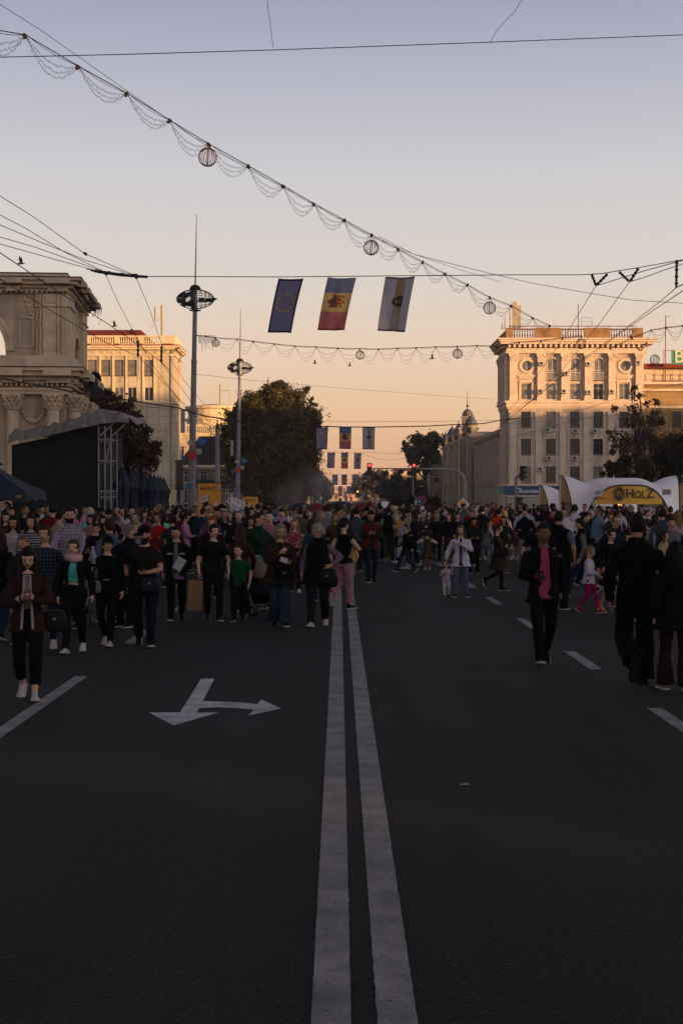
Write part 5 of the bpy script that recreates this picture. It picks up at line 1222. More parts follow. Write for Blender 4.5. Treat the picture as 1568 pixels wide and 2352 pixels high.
for lb, pts, d0 in (('highest wire from the left edge down to the right knot of the flag cable', [(0,450),(80,500),(197,584),(313,634)], 44),
   ('upper thin wire crossing another on its way to the left knot of the flag cable', [(0,494),(60,525),(150,580),(243,626)], 44),
   ('wire from the left edge that crosses the thin one and ends at the right knot', [(0,517),(100,559),(200,599),(311,634)], 44),
   ('lower wire of the left bundle above the monument, ending at the left knot', [(0,545),(80,568),(170,600),(243,626)], 44),
   ('lowest wire of the left bundle with small droppers, ending at the left knot', [(0,561),(100,589),(180,611),(243,628)], 44)):
    Wi(lb, pts, d0, 51.5, .012, knots([(197,584)], 48.5, .06) if 'highest' in lb else None)
Wi('contact wire passing in front of the monument and running to the first lamp pole', [(0,580),(150,680),(280,765),(371,831),(392,852)], 34, 70, .014)
Wi('long contact wire crossing the monument below its neighbour toward the brick building', [(0,640),(120,715),(240,785),(318,818),(440,945),(520,1030)], 34, 105, .014)
Wi('wire dropping steeply from the left knot to the hanging insulator before the brick building', [J1,(270,690),(318,782),(360,850),(442,960)], 51.5, 90, .012, lambda mb: insul(mb, W(318,782,66), W(318,820,66), .05))
Wi('wire dropping steeply from the right knot past the brick building', [J2,(340,700),(372,790),(420,870),(470,930)], 51.5, 90, .012, lambda mb: insul(mb, W(372,795,66), W(371,833,66), .05))
Wi('contact wire from the second hanging insulator on toward the far end of the street', [(371,833),(420,895),(450,938),(510,1000),(560,1045)], 66, 140, .014)
Wi('thick black cable bundle sagging from the monument across both lamp poles', [(0,868),(60,880),(200,905),(330,925),(410,937),(470,956),(560,969),(700,978),(790,981),(870,981),(980,979),(1050,975),(1110,973),(1145,966),(1200,960)], 62, 103, .035)
Wi('sagging grey line under the thick bundle between monument and brick building', [(318,932),(420,943),(560,975),(700,1000)], 80, 110, .014)
Wi('highest thin wire crossing the whole sky', [(0,135),(300,128),(630,118),(1125,100),(1568,83)], 30, 33, .010)
Wi('short crooked line hanging down from the top edge left of centre', [(613,-10),(617,30),(621,58),(624,80),(628,113)], 31, 31.3, .006)
Wi('short loose line falling from the top right to the highest thin wire', [(1200,-5),(1180,30),(1150,60),(1135,80),(1124,100)], 32, 32.3, .006)
Wi('thin wire running from the upper left corner beside the garland cable', [(0,12),(100,75),(300,216),(480,340),(650,432),(852,545),(950,585),(1060,622),(1150,648)], 33, 62, .008)
Wi('slack line falling from the garland toward the right edge', [(870,545),(950,585),(1040,608),(1130,630),(1225,652),(1340,672),(1450,690),(1568,697)], 52, 48, .010)
VD = 50.0
Wi('span wire from the first V insulator rising to the right edge', [(1367,657),(1400,647),(1480,622),(1568,598)], VD, 44, .014, lambda mb: [insul(mb, W(1357,631,VD), W(1367,656,VD), .045), insul(mb, W(1393,630,VD), W(1368,656,VD), .045)])
Wi('span wire from the second V insulator rising to the right edge', [(1444,648),(1480,637),(1520,622),(1568,606)], VD, 44, .014, lambda mb: [insul(mb, W(1420,625,VD), W(1443,647,VD), .045), insul(mb, W(1464,617,VD), W(1445,647,VD), .045)])
Wi('contact wire slanting down from the first V insulator before the corner building', [(1367,657),(1300,765),(1240,853),(1185,925),(1150,960)], VD, 130, .013)
Wi('contact wire slanting down from the second V insulator before the corner building', [(1444,648),(1370,750),(1290,850),(1230,905),(1150,968)], VD, 130, .013)
Wi('thick contact wire from the right edge through the long vertical insulator and down', [(1568,653),(1551,661),(1520,688),(1450,743),(1330,830),(1240,905),(1150,975)], 36, 120, .018, lambda mb: insul(mb, W(1552,598,38), W(1551,661,38), .035))
Wi('contact wire from the right edge crossing the roof of the corner building', [(1568,667),(1500,712),(1420,768),(1320,842),(1230,910),(1140,985)], 36, 120, .014)
Wi('faint wire across the sky below the second garland', [(452,860),(600,876),(800,893),(1000,908),(1150,918)], 99, 190, .012)
Wi('faint wire running just above the second flag row', [(560,965),(800,969),(1000,968),(1140,966)], 110, 110, .012)
Wi('thin line sagging along the facade of the corner building', [(1160,975),(1250,955),(1340,940),(1450,905),(1568,880)], 120, 90, .014)
Wi('second thin line along the facade of the corner building', [(1160,1010),(1280,975),(1380,955),(1568,940)], 120, 90, .012)
Wi('line carrying the third flag row', [(520,1036),(752,1038),(830,1039),(930,1043)], 173, 173, .016)
Wi('line carrying the fourth flag row', [(700,1086),(763,1089),(822,1090),(960,1090)], 226, 226, .02)
Wi('slack line under the third flag row', [(830,1042),(870,1055),(900,1057),(935,1052)], 170, 175, .014)
Wi('line along the shaded foot of the brick building', [(392,1115),(470,1117),(560,1120),(640,1115)], 130, 140, .02)
for k in range(6): Wi('one of the many thin lines strung before the brick wall, number %s from its top' % ['first','second','third','fourth','fifth','sixth'][k], [(330,960+14*k),(380,957+17*k),(440,948+20*k),(520,962+20*k)], 110, 120, .010)
for k in range(5): Wi('thin line hung across the far avenue, %s from the top' % ['first','second','third','fourth','fifth'][k], [(640,1098+11*k),(760,1103+10*k),(900,1101+11*k),(1010,1097+10*k)], 210+30*k, 210+30*k, .02)
# ------------------------------------------------------------------ light garlands
def ball(p, r, label, m_):
    root = empty('wire_ball', p, 0, label, 'light ball', 'wire balls hanging from the garlands')
    m = MB(); n = 9
    for k in range(n):
        a = math.pi*k/n; m.tube([(r*math.sin(t)*math.cos(a), r*math.sin(t)*math.sin(a), r*math.cos(t)) for t in [2*math.pi*i/28 for i in range(29)]], r*.035, 4)
    m.build('hoops', m_, root)
    m = MB(); m.tube([(0,0,r),(0,0,r*1.35)], r*.04, 4); m.tube([(0,0,-r),(0,0,r)], r*.03, 4); m.build('hanger', m_, root)
BR = mat('orange_lit_hoop', '#6e4638', .45, .15, metal=.5)  # orange light put into the hoop colour; the other balls keep dark wire
def garland(nodes, dfun, label, drop, balls, per=.09, icicle=None, r=.014):
    """nodes: seen points of the tie knots along the cable"""
    P3 = [W(x, y, dfun(i)) for i, (x, y) in enumerate(nodes)]
    root = empty('light_garland', P3[0], 0, label, 'garland', 'strings of lights over the avenue')
    m = MB(); m.tube(P3, r, 5)
    for a, b in zip(P3, P3[1:]): m.tube(sagline(a+Vector((0,0,.02)), b, .08, 8), r*.6, 4)
    for p in P3: 
        for k in range(3): m.sphere(p+Vector((random.uniform(-.04,.04),0,-.03*k)), .05, None, None, 6, 4)
    m.build('cable', WIRE, root)
    rnd = random.Random(9)
    s = MB(); bl = MB()
    for i, (a, b) in enumerate(zip(P3, P3[1:])):
        if icicle and i in icicle: continue
        L_ = (b-a).length; dk = rnd.uniform(.84,1.12); ck = rnd.uniform(-.06,.06)
        for dr in (.5, .78, 1.0):
            lo = a.lerp(b, .5)
            pts = []
            n = 26
            for k in range(n+1):
                t = k/n; sagv = drop*dk*dr*4*t*(1-t)*(1+ck*(t-.5)*4)
                p = a.lerp(b, t)-Vector((0,0,sagv)); pts.append(p)
            s.tube(pts, .0045, 3, caps=False)
            for k in range(1, n):
                for q in (pts[k],):
                    dv = Vector((rnd.uniform(-.6,.6), 0, -1 if rnd.random() < .7 else .8)).normalized()*.05; bl.bar(q, q+dv, .009)
    s.build('light_string', WIRE, root); bl.build('bulbs', WIRE, root)
    settle(root)
    for x, y, rr, lb, dd, mm in balls: ball(W(x, y, dd), rr/F*dd, lb, mm)
# garland 1: upper left to the corner building
n1 = [(-60,70-58+0),(62,84),(183,155),(294,217),(391,278),(480,332),(570,382),(651,428),(722,469),(790,506),(853,540),(915,573),(970,602),(1021,629),(1072,654),(1123,683),(1172,702),(1222,730),(1262,748)]
n1[0] = (-66, 62)
dl = lambda i: 33.2*(1-i/18)+73*(i/18)
# straight line in space: distance along t with perspective
a0, a1 = 33.0, 72.0
def d1(i, nd=n1):
    x = nd[i][0]; xa, xb = nd[0][0], nd[-1][0]; s = (x-xa)/(xb-xa); return 1/((1-s)/a0+s/a1)
# extra run of cable beyond the frame on the upper left
garland(n1, d1, 'long garland of swagged light strings from the upper left down to the corner building', .62,
   [(478,363,21,'wire ball on the long garland catching orange light, biggest of all',d1(5),BR),(852,570,17,'dark wire ball halfway along the long garland',d1(10),WIRE),(1123,708,14,'dark wire ball near the lower end of the long garland',d1(15),WIRE)])
wire('overhead_wire', 'garland cable running out of the upper left corner', 'wire', [W(-66,62,33)+Vector((-.9,-4,1.2)), W(-66,62,33)], .014)
n2 = [(452,770),(473,772),(496,776),(545,779),(582,784),(630,790),(678,795),(727,797),(776,800),(826,801),(869,802),(912,800),(955,799),(1000,797),(1050,796),(1095,794),(1140,795),(1190,786),(1240,783),(1290,776),(1333,772)]
d2 = lambda i: 99+(-8)*i/20
garland(n2, d2, 'second garland of light strings from the first lamp pole across to the corner building', .95,
   [(496,788,9,'small wire ball beside the first lamp pole',98,WIRE),(827,816,10,'small wire ball in the middle of the second garland',95,WIRE),(1050,813,11,'small wire ball toward the right of the second garland',93,WIRE),(1333,790,11.5,'wire ball seen against the cornice of the corner building',91,WIRE)], icicle=(0,1), r=.02)
root = empty('icicle_lights', W(452,770,99), 0, 'short curtain of dangling light strings beside the first lamp pole', 'light curtain'); m = MB(); rnd = random.Random(1)
for k in range(26):
    x = 456+k*1.5; l = rnd.uniform(12,38); pts = [W(x+rnd.uniform(-.6,.6), 771+(l*j/6), 98.9) for j in range(7)]; m.tube(pts, .008, 3)
    for p in pts: m.bar(p, p+Vector((.03,0,-.03)), .02)
m.build('strings', WIRE, root); settle(root)
n3 = [(1400,800),(1450,776),(1495,758),(1530,752),(1568,748),(1610,744)]
garland(n3, lambda i: 88-i*2.5, 'right-hand garland of light strings above the letter sign, leaving the frame', .9, [(1502,826,11,'wire ball hanging over the ochre building at the right edge',84,WIRE)], r=.02)
# ------------------------------------------------------------------ birds
for x, y, d, s, lb in ((50,607,60,.22,'dark bird with raised wings above the monument'),(429,1215*.6125+0,90,.22,'x'),(723,835,100,.2,'small dark bird between the second pole and the far flags'),(803,841,110,.2,'tiny dark bird below the middle of the second garland'),(992,824,110,.25,'tiny dark bird right of the middle wire ball'),(264,750,110,.3,'dark bird gliding over the brick building roof')):
    if lb == 'x': continue
    p = W(x, y, d); root = empty('bird', p, 0, lb, 'bird', 'birds in the sky'); m = MB()
    m.tube([(-.9*s,0,0),(-.4*s,0,.02*s),(.2*s,0,.05*s),(.8*s,0,.1*s)], [.02*s,.16*s,.18*s,.05*s], 8)
    for sg in (-1,1): m.add([(-.2*s,0,.1*s),(.35*s,0,.1*s),(.2*s,sg*.5*s,.9*s),(-.1*s,sg*.9*s,1.5*s),(-.3*s,sg*.4*s,.8*s)], [(0,1,2,3,4)])
    m.build('body', WIRE, root)
# ------------------------------------------------------------------ trees
BARK = mat('bark', (.05,.038,.03), .95, .3, 6, .6, 20)
def leafmat(name, a, b, sc=.6): return mat(name, a, .75, .35, sc, c2=b, trans=.25)
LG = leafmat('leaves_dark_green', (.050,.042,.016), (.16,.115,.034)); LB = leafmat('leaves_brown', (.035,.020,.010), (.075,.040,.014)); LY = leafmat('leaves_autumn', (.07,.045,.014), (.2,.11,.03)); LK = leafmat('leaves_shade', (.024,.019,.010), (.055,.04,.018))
def leaves(pts, size, rng, flat=.5):
    n = len(pts); d = rng.normal(size=(n,3)); d /= np.linalg.norm(d, axis=1)[:,None]; e = rng.normal(size=(n,3)); e -= d*(e*d).sum(1)[:,None]; e /= np.linalg.norm(e, axis=1)[:,None]
    s = size*rng.uniform(.6,1.4,size=(n,1)); a = pts+d*s; b = pts+e*s*.55; c = pts-d*s; f = pts-e*s*.55
    v = np.stack([a,b,c,f],1).reshape(-1,3); return v
def leafmesh(name, v, m_, parent):
    n = len(v)//4; me = bpy.data.meshes.new(name); me.vertices.add(len(v)); me.vertices.foreach_set('co', v.astype(np.float32).ravel())
    me.loops.add(n*4); me.loops.foreach_set('vertex_index', np.arange(n*4, dtype=np.int32)); me.polygons.add(n); me.polygons.foreach_set('loop_start', np.arange(0,n*4,4,dtype=np.int32)); me.update(calc_edges=True); me.validate()
    me.materials.append(m_); o = bpy.data.objects.new(name, me); COL.objects.link(o); o.parent = parent; return o
def tree(x, y, H, blobs, m_, n, size, label, name='tree', trunk_r=.3, seed=0, shell=.75, limbs=8, twigs=0, cat='tree', group=None):
    """blobs: (dx, dz, rx, rz) crown lobes relative to the foot, depth guessed from width"""
    rng = np.random.default_rng(seed); rnd = random.Random(seed); root = empty(name, (x, y, 0), 0, label, cat, group)
    P = []; tot = sum(b[2]*b[3] for b in blobs)
    centres = []
    for dx, dz, rx, rz in blobs:
        k = max(1, int(n*rx*rz/tot)); ry = rx*.9
        nc = max(6, int(k/90)); cs = rng.normal(size=(nc,3)); cs /= np.linalg.norm(cs,axis=1)[:,None]; cs *= rng.uniform(.35,1.05,size=(nc,1))**.6
        cs = cs*[rx,ry,rz]+[dx,0,dz]; centres += [tuple(c) for c in cs]
        cl = rng.integers(0,nc,k); spread = rng.normal(size=(k,3))*np.array([.2,.2,.17])*min(rx,rz)*rng.uniform(.5,1.3,size=(nc,1))[cl]
        P.append(cs[cl]+spread)
    P = np.concatenate(P); leafmesh('crown', leaves(P, size, rng), m_, root)
    m = MB(); top = max(b[1] for b in blobs); z0 = min(b[1]-b[3]*.3 for b in blobs)
    m.tube([(0,0,0),(.1,0,z0*.5),(-.05,.1,z0),(0,0,top*.85)], [trunk_r*1.25,trunk_r,trunk_r*.8,trunk_r*.2], 9)
    for k in range(limbs+twigs):
        c = Vector(rnd.choice(centres)); zb = z0*rnd.uniform(.6,1.2) if k < limbs else z0+rnd.uniform(0,.5)*(top-z0)
        a = Vector((0,0,zb)); mid = a.lerp(c,.5)+Vector((rnd.uniform(-.1,.1),rnd.uniform(-.1,.1),rnd.uniform(-.1,.05)))*(c-a).length
        rr = trunk_r*(.4 if k < limbs else .16); m.tube([a,mid,c], [rr,rr*.6,rr*.15], 5)
    m.build('trunk', BARK, root); return root
T_ = lambda x, d: (x-VX)/F*d
ZZ = lambda y, d: CAMH-(y-HZ)/F*d
def px_tree(xc, d, blobs, *a, **k):      # lobes given as seen (x, y, rx, ry)
    bl = [((bx-xc)/F*d, ZZ(by,d), rx/F*d, ry/F*d) for bx, by, rx, ry in blobs]
    return tree(T_(xc,d), d, 0, bl, *a, **k)
px_tree(630, 158, [(640,905,42,30),(590,912,9,8),(700,898,12,12),(716,925,10,14),(560,930,10,9),(535,1000,10,18),(728,1020,10,16),(640,888,14,14),(600,945,62,42),(665,960,60,50),(570,1000,60,60),(690,1010,48,70),(630,1030,90,75),(590,1080,70,60),(680,1080,50,65),(630,1120,85,45),(715,965,22,28),(545,955,24,30)], LG, 120000, .155, 'huge dense dark green tree catching orange light at its top, left of the avenue', seed=1, trunk_r=.5, name='big_tree')
px_tree(300, 92, [(240,925,30,28),(275,945,38,28),(290,990,50,40),(330,1035,42,26),(300,1060,60,40),(255,1050,45,60),(270,1110,60,45),(345,1050,30,18)], LB, 20000, .13, 'brown autumn chestnut tree behind the stage scaffold', seed=2, trunk_r=.2, limbs=14, twigs=20)
px_tree(222, 84, [(222,905,16,24),(218,870,10,14),(236,930,22,20)], LB, 3500, .15, 'small reddish brown tree top between the monument and the brick building', seed=12, trunk_r=.12)
px_tree(975, 262, [(975,1000,22,18),(955,1025,28,26),(985,1025,32,30),(940,1045,20,20),(970,1060,40,26),(1000,1010,16,18)], leafmat('leaves_far',(.06,.06,.035),(.13,.11,.05)), 7500, .30, 'leafy tree rising behind the low grey building left of the town hall', seed=3, trunk_r=.4, limbs=12, twigs=10)
px_tree(1466, 98, [(1455,915,26,26),(1440,950,34,34),(1485,945,34,34),(1465,990,62,44),(1425,1010,34,36),(1510,1000,40,40),(1460,1060,60,40)], LY, 2300, .13, 'thin-crowned autumn tree with bare twigs before the corner building', seed=4, trunk_r=.16, limbs=26, twigs=70)
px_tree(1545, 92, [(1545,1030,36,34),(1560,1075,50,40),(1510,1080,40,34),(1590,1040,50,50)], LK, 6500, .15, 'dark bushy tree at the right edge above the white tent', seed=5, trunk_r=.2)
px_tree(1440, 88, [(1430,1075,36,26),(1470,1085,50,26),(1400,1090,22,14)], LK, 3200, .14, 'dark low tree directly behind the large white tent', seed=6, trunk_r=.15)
for k, (x, d, yt, rx, lb) in enumerate(((838,520,1090,24,'hazy tree at the right end of the far avenue'),(862,430,1076,26,'far street tree under the left hanging signal'),(893,360,1085,26,'far street tree between the two hanging signals'),(925,300,1082,26,'street tree below the right hanging signal'),(905,250,1110,28,'dim street tree behind the shrubs'),(740,520,1096,16,'far tree beside the misty left houses'),(722,360,1080,22,'tree behind the right edge of the big tree'),(950,235,1100,26,'dim street tree before the low grey building'))):
    px_tree(x, d, [(x,yt+16,rx,18),(x-rx*.5,yt+34,rx*.8,20),(x+rx*.5,yt+36,rx*.8,20)], leafmat('leaves_mist',(.06,.055,.045),(.12,.09,.06)), 3200, .3*d/260, lb, seed=20+k, trunk_r=.3, group='trees along the far avenue')
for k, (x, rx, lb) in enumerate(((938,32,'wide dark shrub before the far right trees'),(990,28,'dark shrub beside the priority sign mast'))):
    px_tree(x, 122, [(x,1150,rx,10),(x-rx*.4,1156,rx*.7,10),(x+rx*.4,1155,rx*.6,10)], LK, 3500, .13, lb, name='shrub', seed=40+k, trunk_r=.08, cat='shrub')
# unseen blocks added behind and right of camera, heights set to shade the street
nv_ = Vector((math.cos(R(SUN_AZ)), math.sin(R(SUN_AZ)), 0)); tv = Vector((math.sin(R(SUN_AZ)), -math.cos(R(SUN_AZ)), 0))
occ = mat('sun_blocker_wall', '#8c8276', .9, .15, .2)
for k, (n0, n1_, s, h) in enumerate(((-30,8,125,25),(8,43,135,21.6),(43,84,128,28.5),(84,118,132,26),(118,143,130,25.4),(143,166,128,33.0),(166,197,130,26.6),(197,222,132,29),(222,238,130,29.5),(238,262,132,33.5),(262,310,132,31))):
    c = nv_*(n0+n1_)/2+tv*s; root = empty('sun_blocker', c, math.atan2(nv_.y, nv_.x), 'unseen block number %s behind the viewer, added to keep low sun off the street' % ['one','two','three','four','five','six','seven','eight','nine','ten','eleven'][k], 'building', 'unseen sun blockers added behind the viewer')
    m = MB(); h2 = (n1_-n0)/2-.2; m.box(-h2,-7,0,h2,7,h); m.build('wall', occ, root); m = MB(); m.box(-h2-.1,-7.3,h,h2+.1,7.3,h+.3); 
    for j in range(3): m.box(-h2*.7+j*h2*.6,-1,h+.3,-h2*.7+j*h2*.6+1.6,1,h+1.1)
    m.build('roof', DARKM, root)

# ------------------------------------------------------------------ the evening air
hz = bpy.data.materials.new('haze'); hz.use_nodes = True; nh = hz.node_tree; nh.nodes.clear()
ho = nh.nodes.new('ShaderNodeOutputMaterial'); hv = nh.nodes.new('ShaderNodeVolumePrincipled'); hv.inputs['Density'].default_value = .0002; hv.inputs['Color'].default_value = (.80,.82,.9,1); hv.inputs['Anisotropy'].default_value = .2
nh.links.new(hv.outputs[0], ho.inputs['Volume'])
m = MB(); m.box(-260,-150,-1,260,1200,44); tag(m.build('haze', hz), kind='stuff')
# smoke drifting from the grills at the side of the avenue
sm_ = bpy.data.materials.new('smoke'); sm_.use_nodes = True; ns_ = sm_.node_tree; ns_.nodes.clear()
so_ = ns_.nodes.new('ShaderNodeOutputMaterial'); sv = ns_.nodes.new('ShaderNodeVolumePrincipled'); sv.inputs['Color'].default_value = (.8,.8,.85,1)
tcs = ns_.nodes.new('ShaderNodeTexCoord'); nz_ = ns_.nodes.new('ShaderNodeTexNoise'); nz_.inputs['Scale'].default_value = .35; nz_.inputs['Detail'].default_value = 4
ns_.links.new(tcs.outputs['Object'], nz_.inputs[0]); ms_ = ns_.nodes.new('ShaderNodeMapRange'); ms_.inputs[1].default_value = .42; ms_.inputs[2].default_value = .75; ms_.inputs[3].default_value = 0; ms_.inputs[4].default_value = .06
ns_.links.new(nz_.outputs[0], ms_.inputs[0]); ns_.links.new(ms_.outputs[0], sv.inputs['Density']); ns_.links.new(sv.outputs[0], so_.inputs['Volume'])
m = MB(); m.sphere((0,0,0), 4.2, 5, 2.6, 20, 12); o = m.build('smoke', sm_); o.location = (-2.6,140,2.6); tag(o, 'pale grill smoke drifting low before the big dark tree', 'smoke', kind='stuff')
# ------------------------------------------------------------------ people
EYEM = mat('eye_dark', (.02,.015,.012), .3, .05); LIPM = mat('lips', '#7d4038', .6, .05); SOLE = mat('sole_white', '#9f9890', .8, .1, 10)
def cloth(c, var=.14, kind=None, c2=None, rough=.88):
    """plain or patterned fabric"""
    key = 'cloth_%s_%s' % (c if isinstance(c, str) else '%.3f' % c[0], kind or '')
    if key in MATS: return MATS[key]
    m = mat(key, c, rough, var, 9, .35, 34, spec=.08)
    if kind:
        n = m.node_tree.nodes; l = m.node_tree.links; b = n['Principled BSDF']; co = [x for x in n if x.type == 'TEX_COORD'][0]
        src = b.inputs['Base Color'].links[0].from_socket
        mu = n.new('ShaderNodeMix'); mu.data_type = 'RGBA'; l.new(src, mu.inputs[6]); mu.inputs[7].default_value = (*srgb(c2), 1)
        if kind == 'plaid':
            fac = None
            for ax in (0, 2):
                s_ = n.new('ShaderNodeSeparateXYZ'); l.new(co.outputs['Object'], s_.inputs[0])
                w1 = n.new('ShaderNodeMath'); w1.operation = 'MULTIPLY'; w1.inputs[1].default_value = 22 if ax == 0 else 20; l.new(s_.outputs[ax], w1.inputs[0])
                fr = n.new('ShaderNodeMath'); fr.operation = 'FRACT'; l.new(w1.outputs[0], fr.inputs[0])
                lt = n.new('ShaderNodeMath'); lt.operation = 'LESS_THAN'; lt.inputs[1].default_value = .26; l.new(fr.outputs[0], lt.inputs[0])
                if fac is None: fac = lt
                else:
                    ad = n.new('ShaderNodeMath'); ad.operation = 'ADD'; l.new(fac.outputs[0], ad.inputs[0]); l.new(lt.outputs[0], ad.inputs[1])
                    hf = n.new('ShaderNodeMath'); hf.operation = 'MULTIPLY'; hf.inputs[1].default_value = .5; l.new(ad.outputs[0], hf.inputs[0]); fac = hf
            l.new(fac.outputs[0], mu.inputs[0])
        elif kind in ('floral', 'spots'):
            v = n.new('ShaderNodeTexNoise'); v.inputs['Scale'].default_value = 26 if kind == 'floral' else 40; v.inputs['Detail'].default_value = 2; l.new(co.outputs['Object'], v.inputs['Vector'])
            r_ = n.new('ShaderNodeMapRange'); r_.inputs[1].default_value = .55; r_.inputs[2].default_value = .58; l.new(v.outputs[0], r_.inputs[0]); l.new(r_.outputs[0], mu.inputs[0])
        elif kind == 'stripe':
            s_ = n.new('ShaderNodeSeparateXYZ'); l.new(co.outputs['Object'], s_.inputs[0])
            w1 = n.new('ShaderNodeMath'); w1.operation = 'MULTIPLY'; w1.inputs[1].default_value = 22; l.new(s_.outputs[2], w1.inputs[0])
            fr = n.new('ShaderNodeMath'); fr.operation = 'FRACT'; l.new(w1.outputs[0], fr.inputs[0]); lt = n.new('ShaderNodeMath'); lt.operation = 'LESS_THAN'; lt.inputs[1].default_value = .5; l.new(fr.outputs[0], lt.inputs[0]); l.new(lt.outputs[0], mu.inputs[0])
        l.new(mu.outputs[2], b.inputs['Base Color'])
    return m
def hairm(c): return mat('hair_'+c, c, .7, .35, 30, .5, 60, spec=.15)
def skinm(c): return mat('skin_'+c, c, .6, .08, 12, spec=.3)
def remesh(mb, vox, smooth=4):
    me = mb.mesh('t'); ob = bpy.data.objects.new('t', me); TMP.objects.link(ob)
    a = ob.modifiers.new('r', 'REMESH'); a.mode = 'VOXEL'; a.voxel_size = vox; a.use_smooth_shade = True
    b = ob.modifiers.new('s', 'SMOOTH'); b.factor = .5; b.iterations = smooth
    with bpy.context.temp_override(scene=TMPS, view_layer=TMPVL): dg = bpy.context.evaluated_depsgraph_get(); dg.update()
    m2 = bpy.data.meshes.new_from_object(ob.evaluated_get(dg)); bpy.data.objects.remove(ob); bpy.data.meshes.remove(me); return m2
TMPS = bpy.data.scenes.new('tmp'); TMP = TMPS.collection; TMPVL = TMPS.view_layers[0]
def mesh_np(me):
    a = np.empty(len(me.vertices)*3, np.float32); me.vertices.foreach_get('co', a); return a.reshape(-1,3)
def face_c(me):
    a = np.empty(len(me.polygons)*3, np.float32); me.polygons.foreach_get('center', a); return a.reshape(-1,3)
def wrinkle(me, amp, seed, fz=1.0):
    v = mesh_np(me); nrm = np.empty(len(me.vertices)*3, np.float32); me.vertices.foreach_get('normal', nrm); nrm = nrm.reshape(-1,3)
    r = np.random.default_rng(seed); d = np.zeros(len(v))
    for k in range(7):
        w = r.normal(size=3)*np.array([16,16,9])*(1+k*.35)*fz; ph = r.uniform(0,6.28); q = np.sin(v@w+ph+1.5*np.sin(v@(w[[1,2,0]]*.4)+ph)); d += q/(1+.3*k)
    v = v+nrm*(d*amp*.35)[:,None]; me.vertices.foreach_set('co', v.astype(np.float32).ravel()); me.update()
def link(me, name, mats, parent):
    me.name = name; me.materials.clear()
    for m in mats: me.materials.append(m)
    o = bpy.data.objects.new(name, me); COL.objects.link(o); o.parent = parent; return o
def ik(a, b, l1, l2, pole):
    a = Vector(a); b = Vector(b); d = b-a; L_ = min(d.length, (l1+l2)*.995); u = d.normalized(); b = a+u*L_
    x = (l1*l1-l2*l2+L_*L_)/(2*L_); h = math.sqrt(max(0, l1*l1-x*x)); p = Vector(pole); p = (p-u*p.dot(u)); p = p.normalized() if p.length > 1e-6 else Vector((0,1,0))
    return a+u*x+p*h, b
ARM = {  # wrist targets in heights: (outward, forward is -y, z), pole (outward, y, z)
 'down': ((.145,-.01,.50),(.5,.6,-.1)), 'swingF': ((.135,-.12,.53),(.5,.8,-.2)), 'swingB': ((.145,.09,.51),(.4,.8,0)), 'phone': ((.035,-.17,.675),(.8,.25,-.6)),
 'hold': ((.07,-.17,.63),(.6,.5,-.6)), 'chest': ((.02,-.125,.735),(.9,.3,-.4)), 'face': ((.04,-.13,.85),(.7,.1,-.8)), 'out': ((.23,-.05,.58),(.3,.8,-.2)), 'outlow': ((.2,-.03,.53),(.3,.8,0)),
 'handle': ((.09,-.26,.61),(.7,.4,-.6)), 'cross': ((-.05,-.12,.665),(.9,.2,-.4)), 'pocket': ((.115,-.06,.545),(.8,.6,0)), 'strap': ((.07,-.10,.76),(.8,.3,-.6)), 'bag': ((.14,-.04,.50),(.5,.7,-.1)),
 'hip': ((.11,-.05,.60),(1,.4,0)), 'up': ((.16,-.1,.80),(.9,.1,-.5)), 'belly': ((.0,-.13,.62),(.9,.3,-.2)), 'kidup': ((.16,-.02,.92),(.8,.2,.1)), 'kidout': ((.26,-.04,.70),(.4,.4,-.6)), 'carry': ((.0,-.16,.70),(.9,.2,-.5))}
LEG = {  # per leg (out, y, z lift, foot pitch in degrees)
 'stand': ((.058,0,.045,0),(.058,.0,.045,0)), 'relax': ((.07,-.03,.045,0),(.055,.03,.045,0)), 'wide': ((.085,-.02,.045,0),(.085,.02,.045,0)),
 'walkL': ((.05,-.12,.048,-8),(.05,.14,.085,38)), 'walkR': ((.05,.14,.085,38),(.05,-.12,.048,-8)), 'stepL': ((.05,-.07,.045,0),(.05,.08,.06,18)), 'stepR': ((.05,.08,.06,18),(.05,-.07,.045,0)),
 'backL': ((.055,.17,.17,70),(.05,-.05,.045,0)), 'backR': ((.05,-.05,.045,0),(.055,.17,.17,70)), 'strideL': ((.05,-.17,.05,-14),(.05,.19,.10,42)), 'strideR': ((.05,.19,.10,42),(.05,-.17,.05,-14))}
PEOPLE = 0
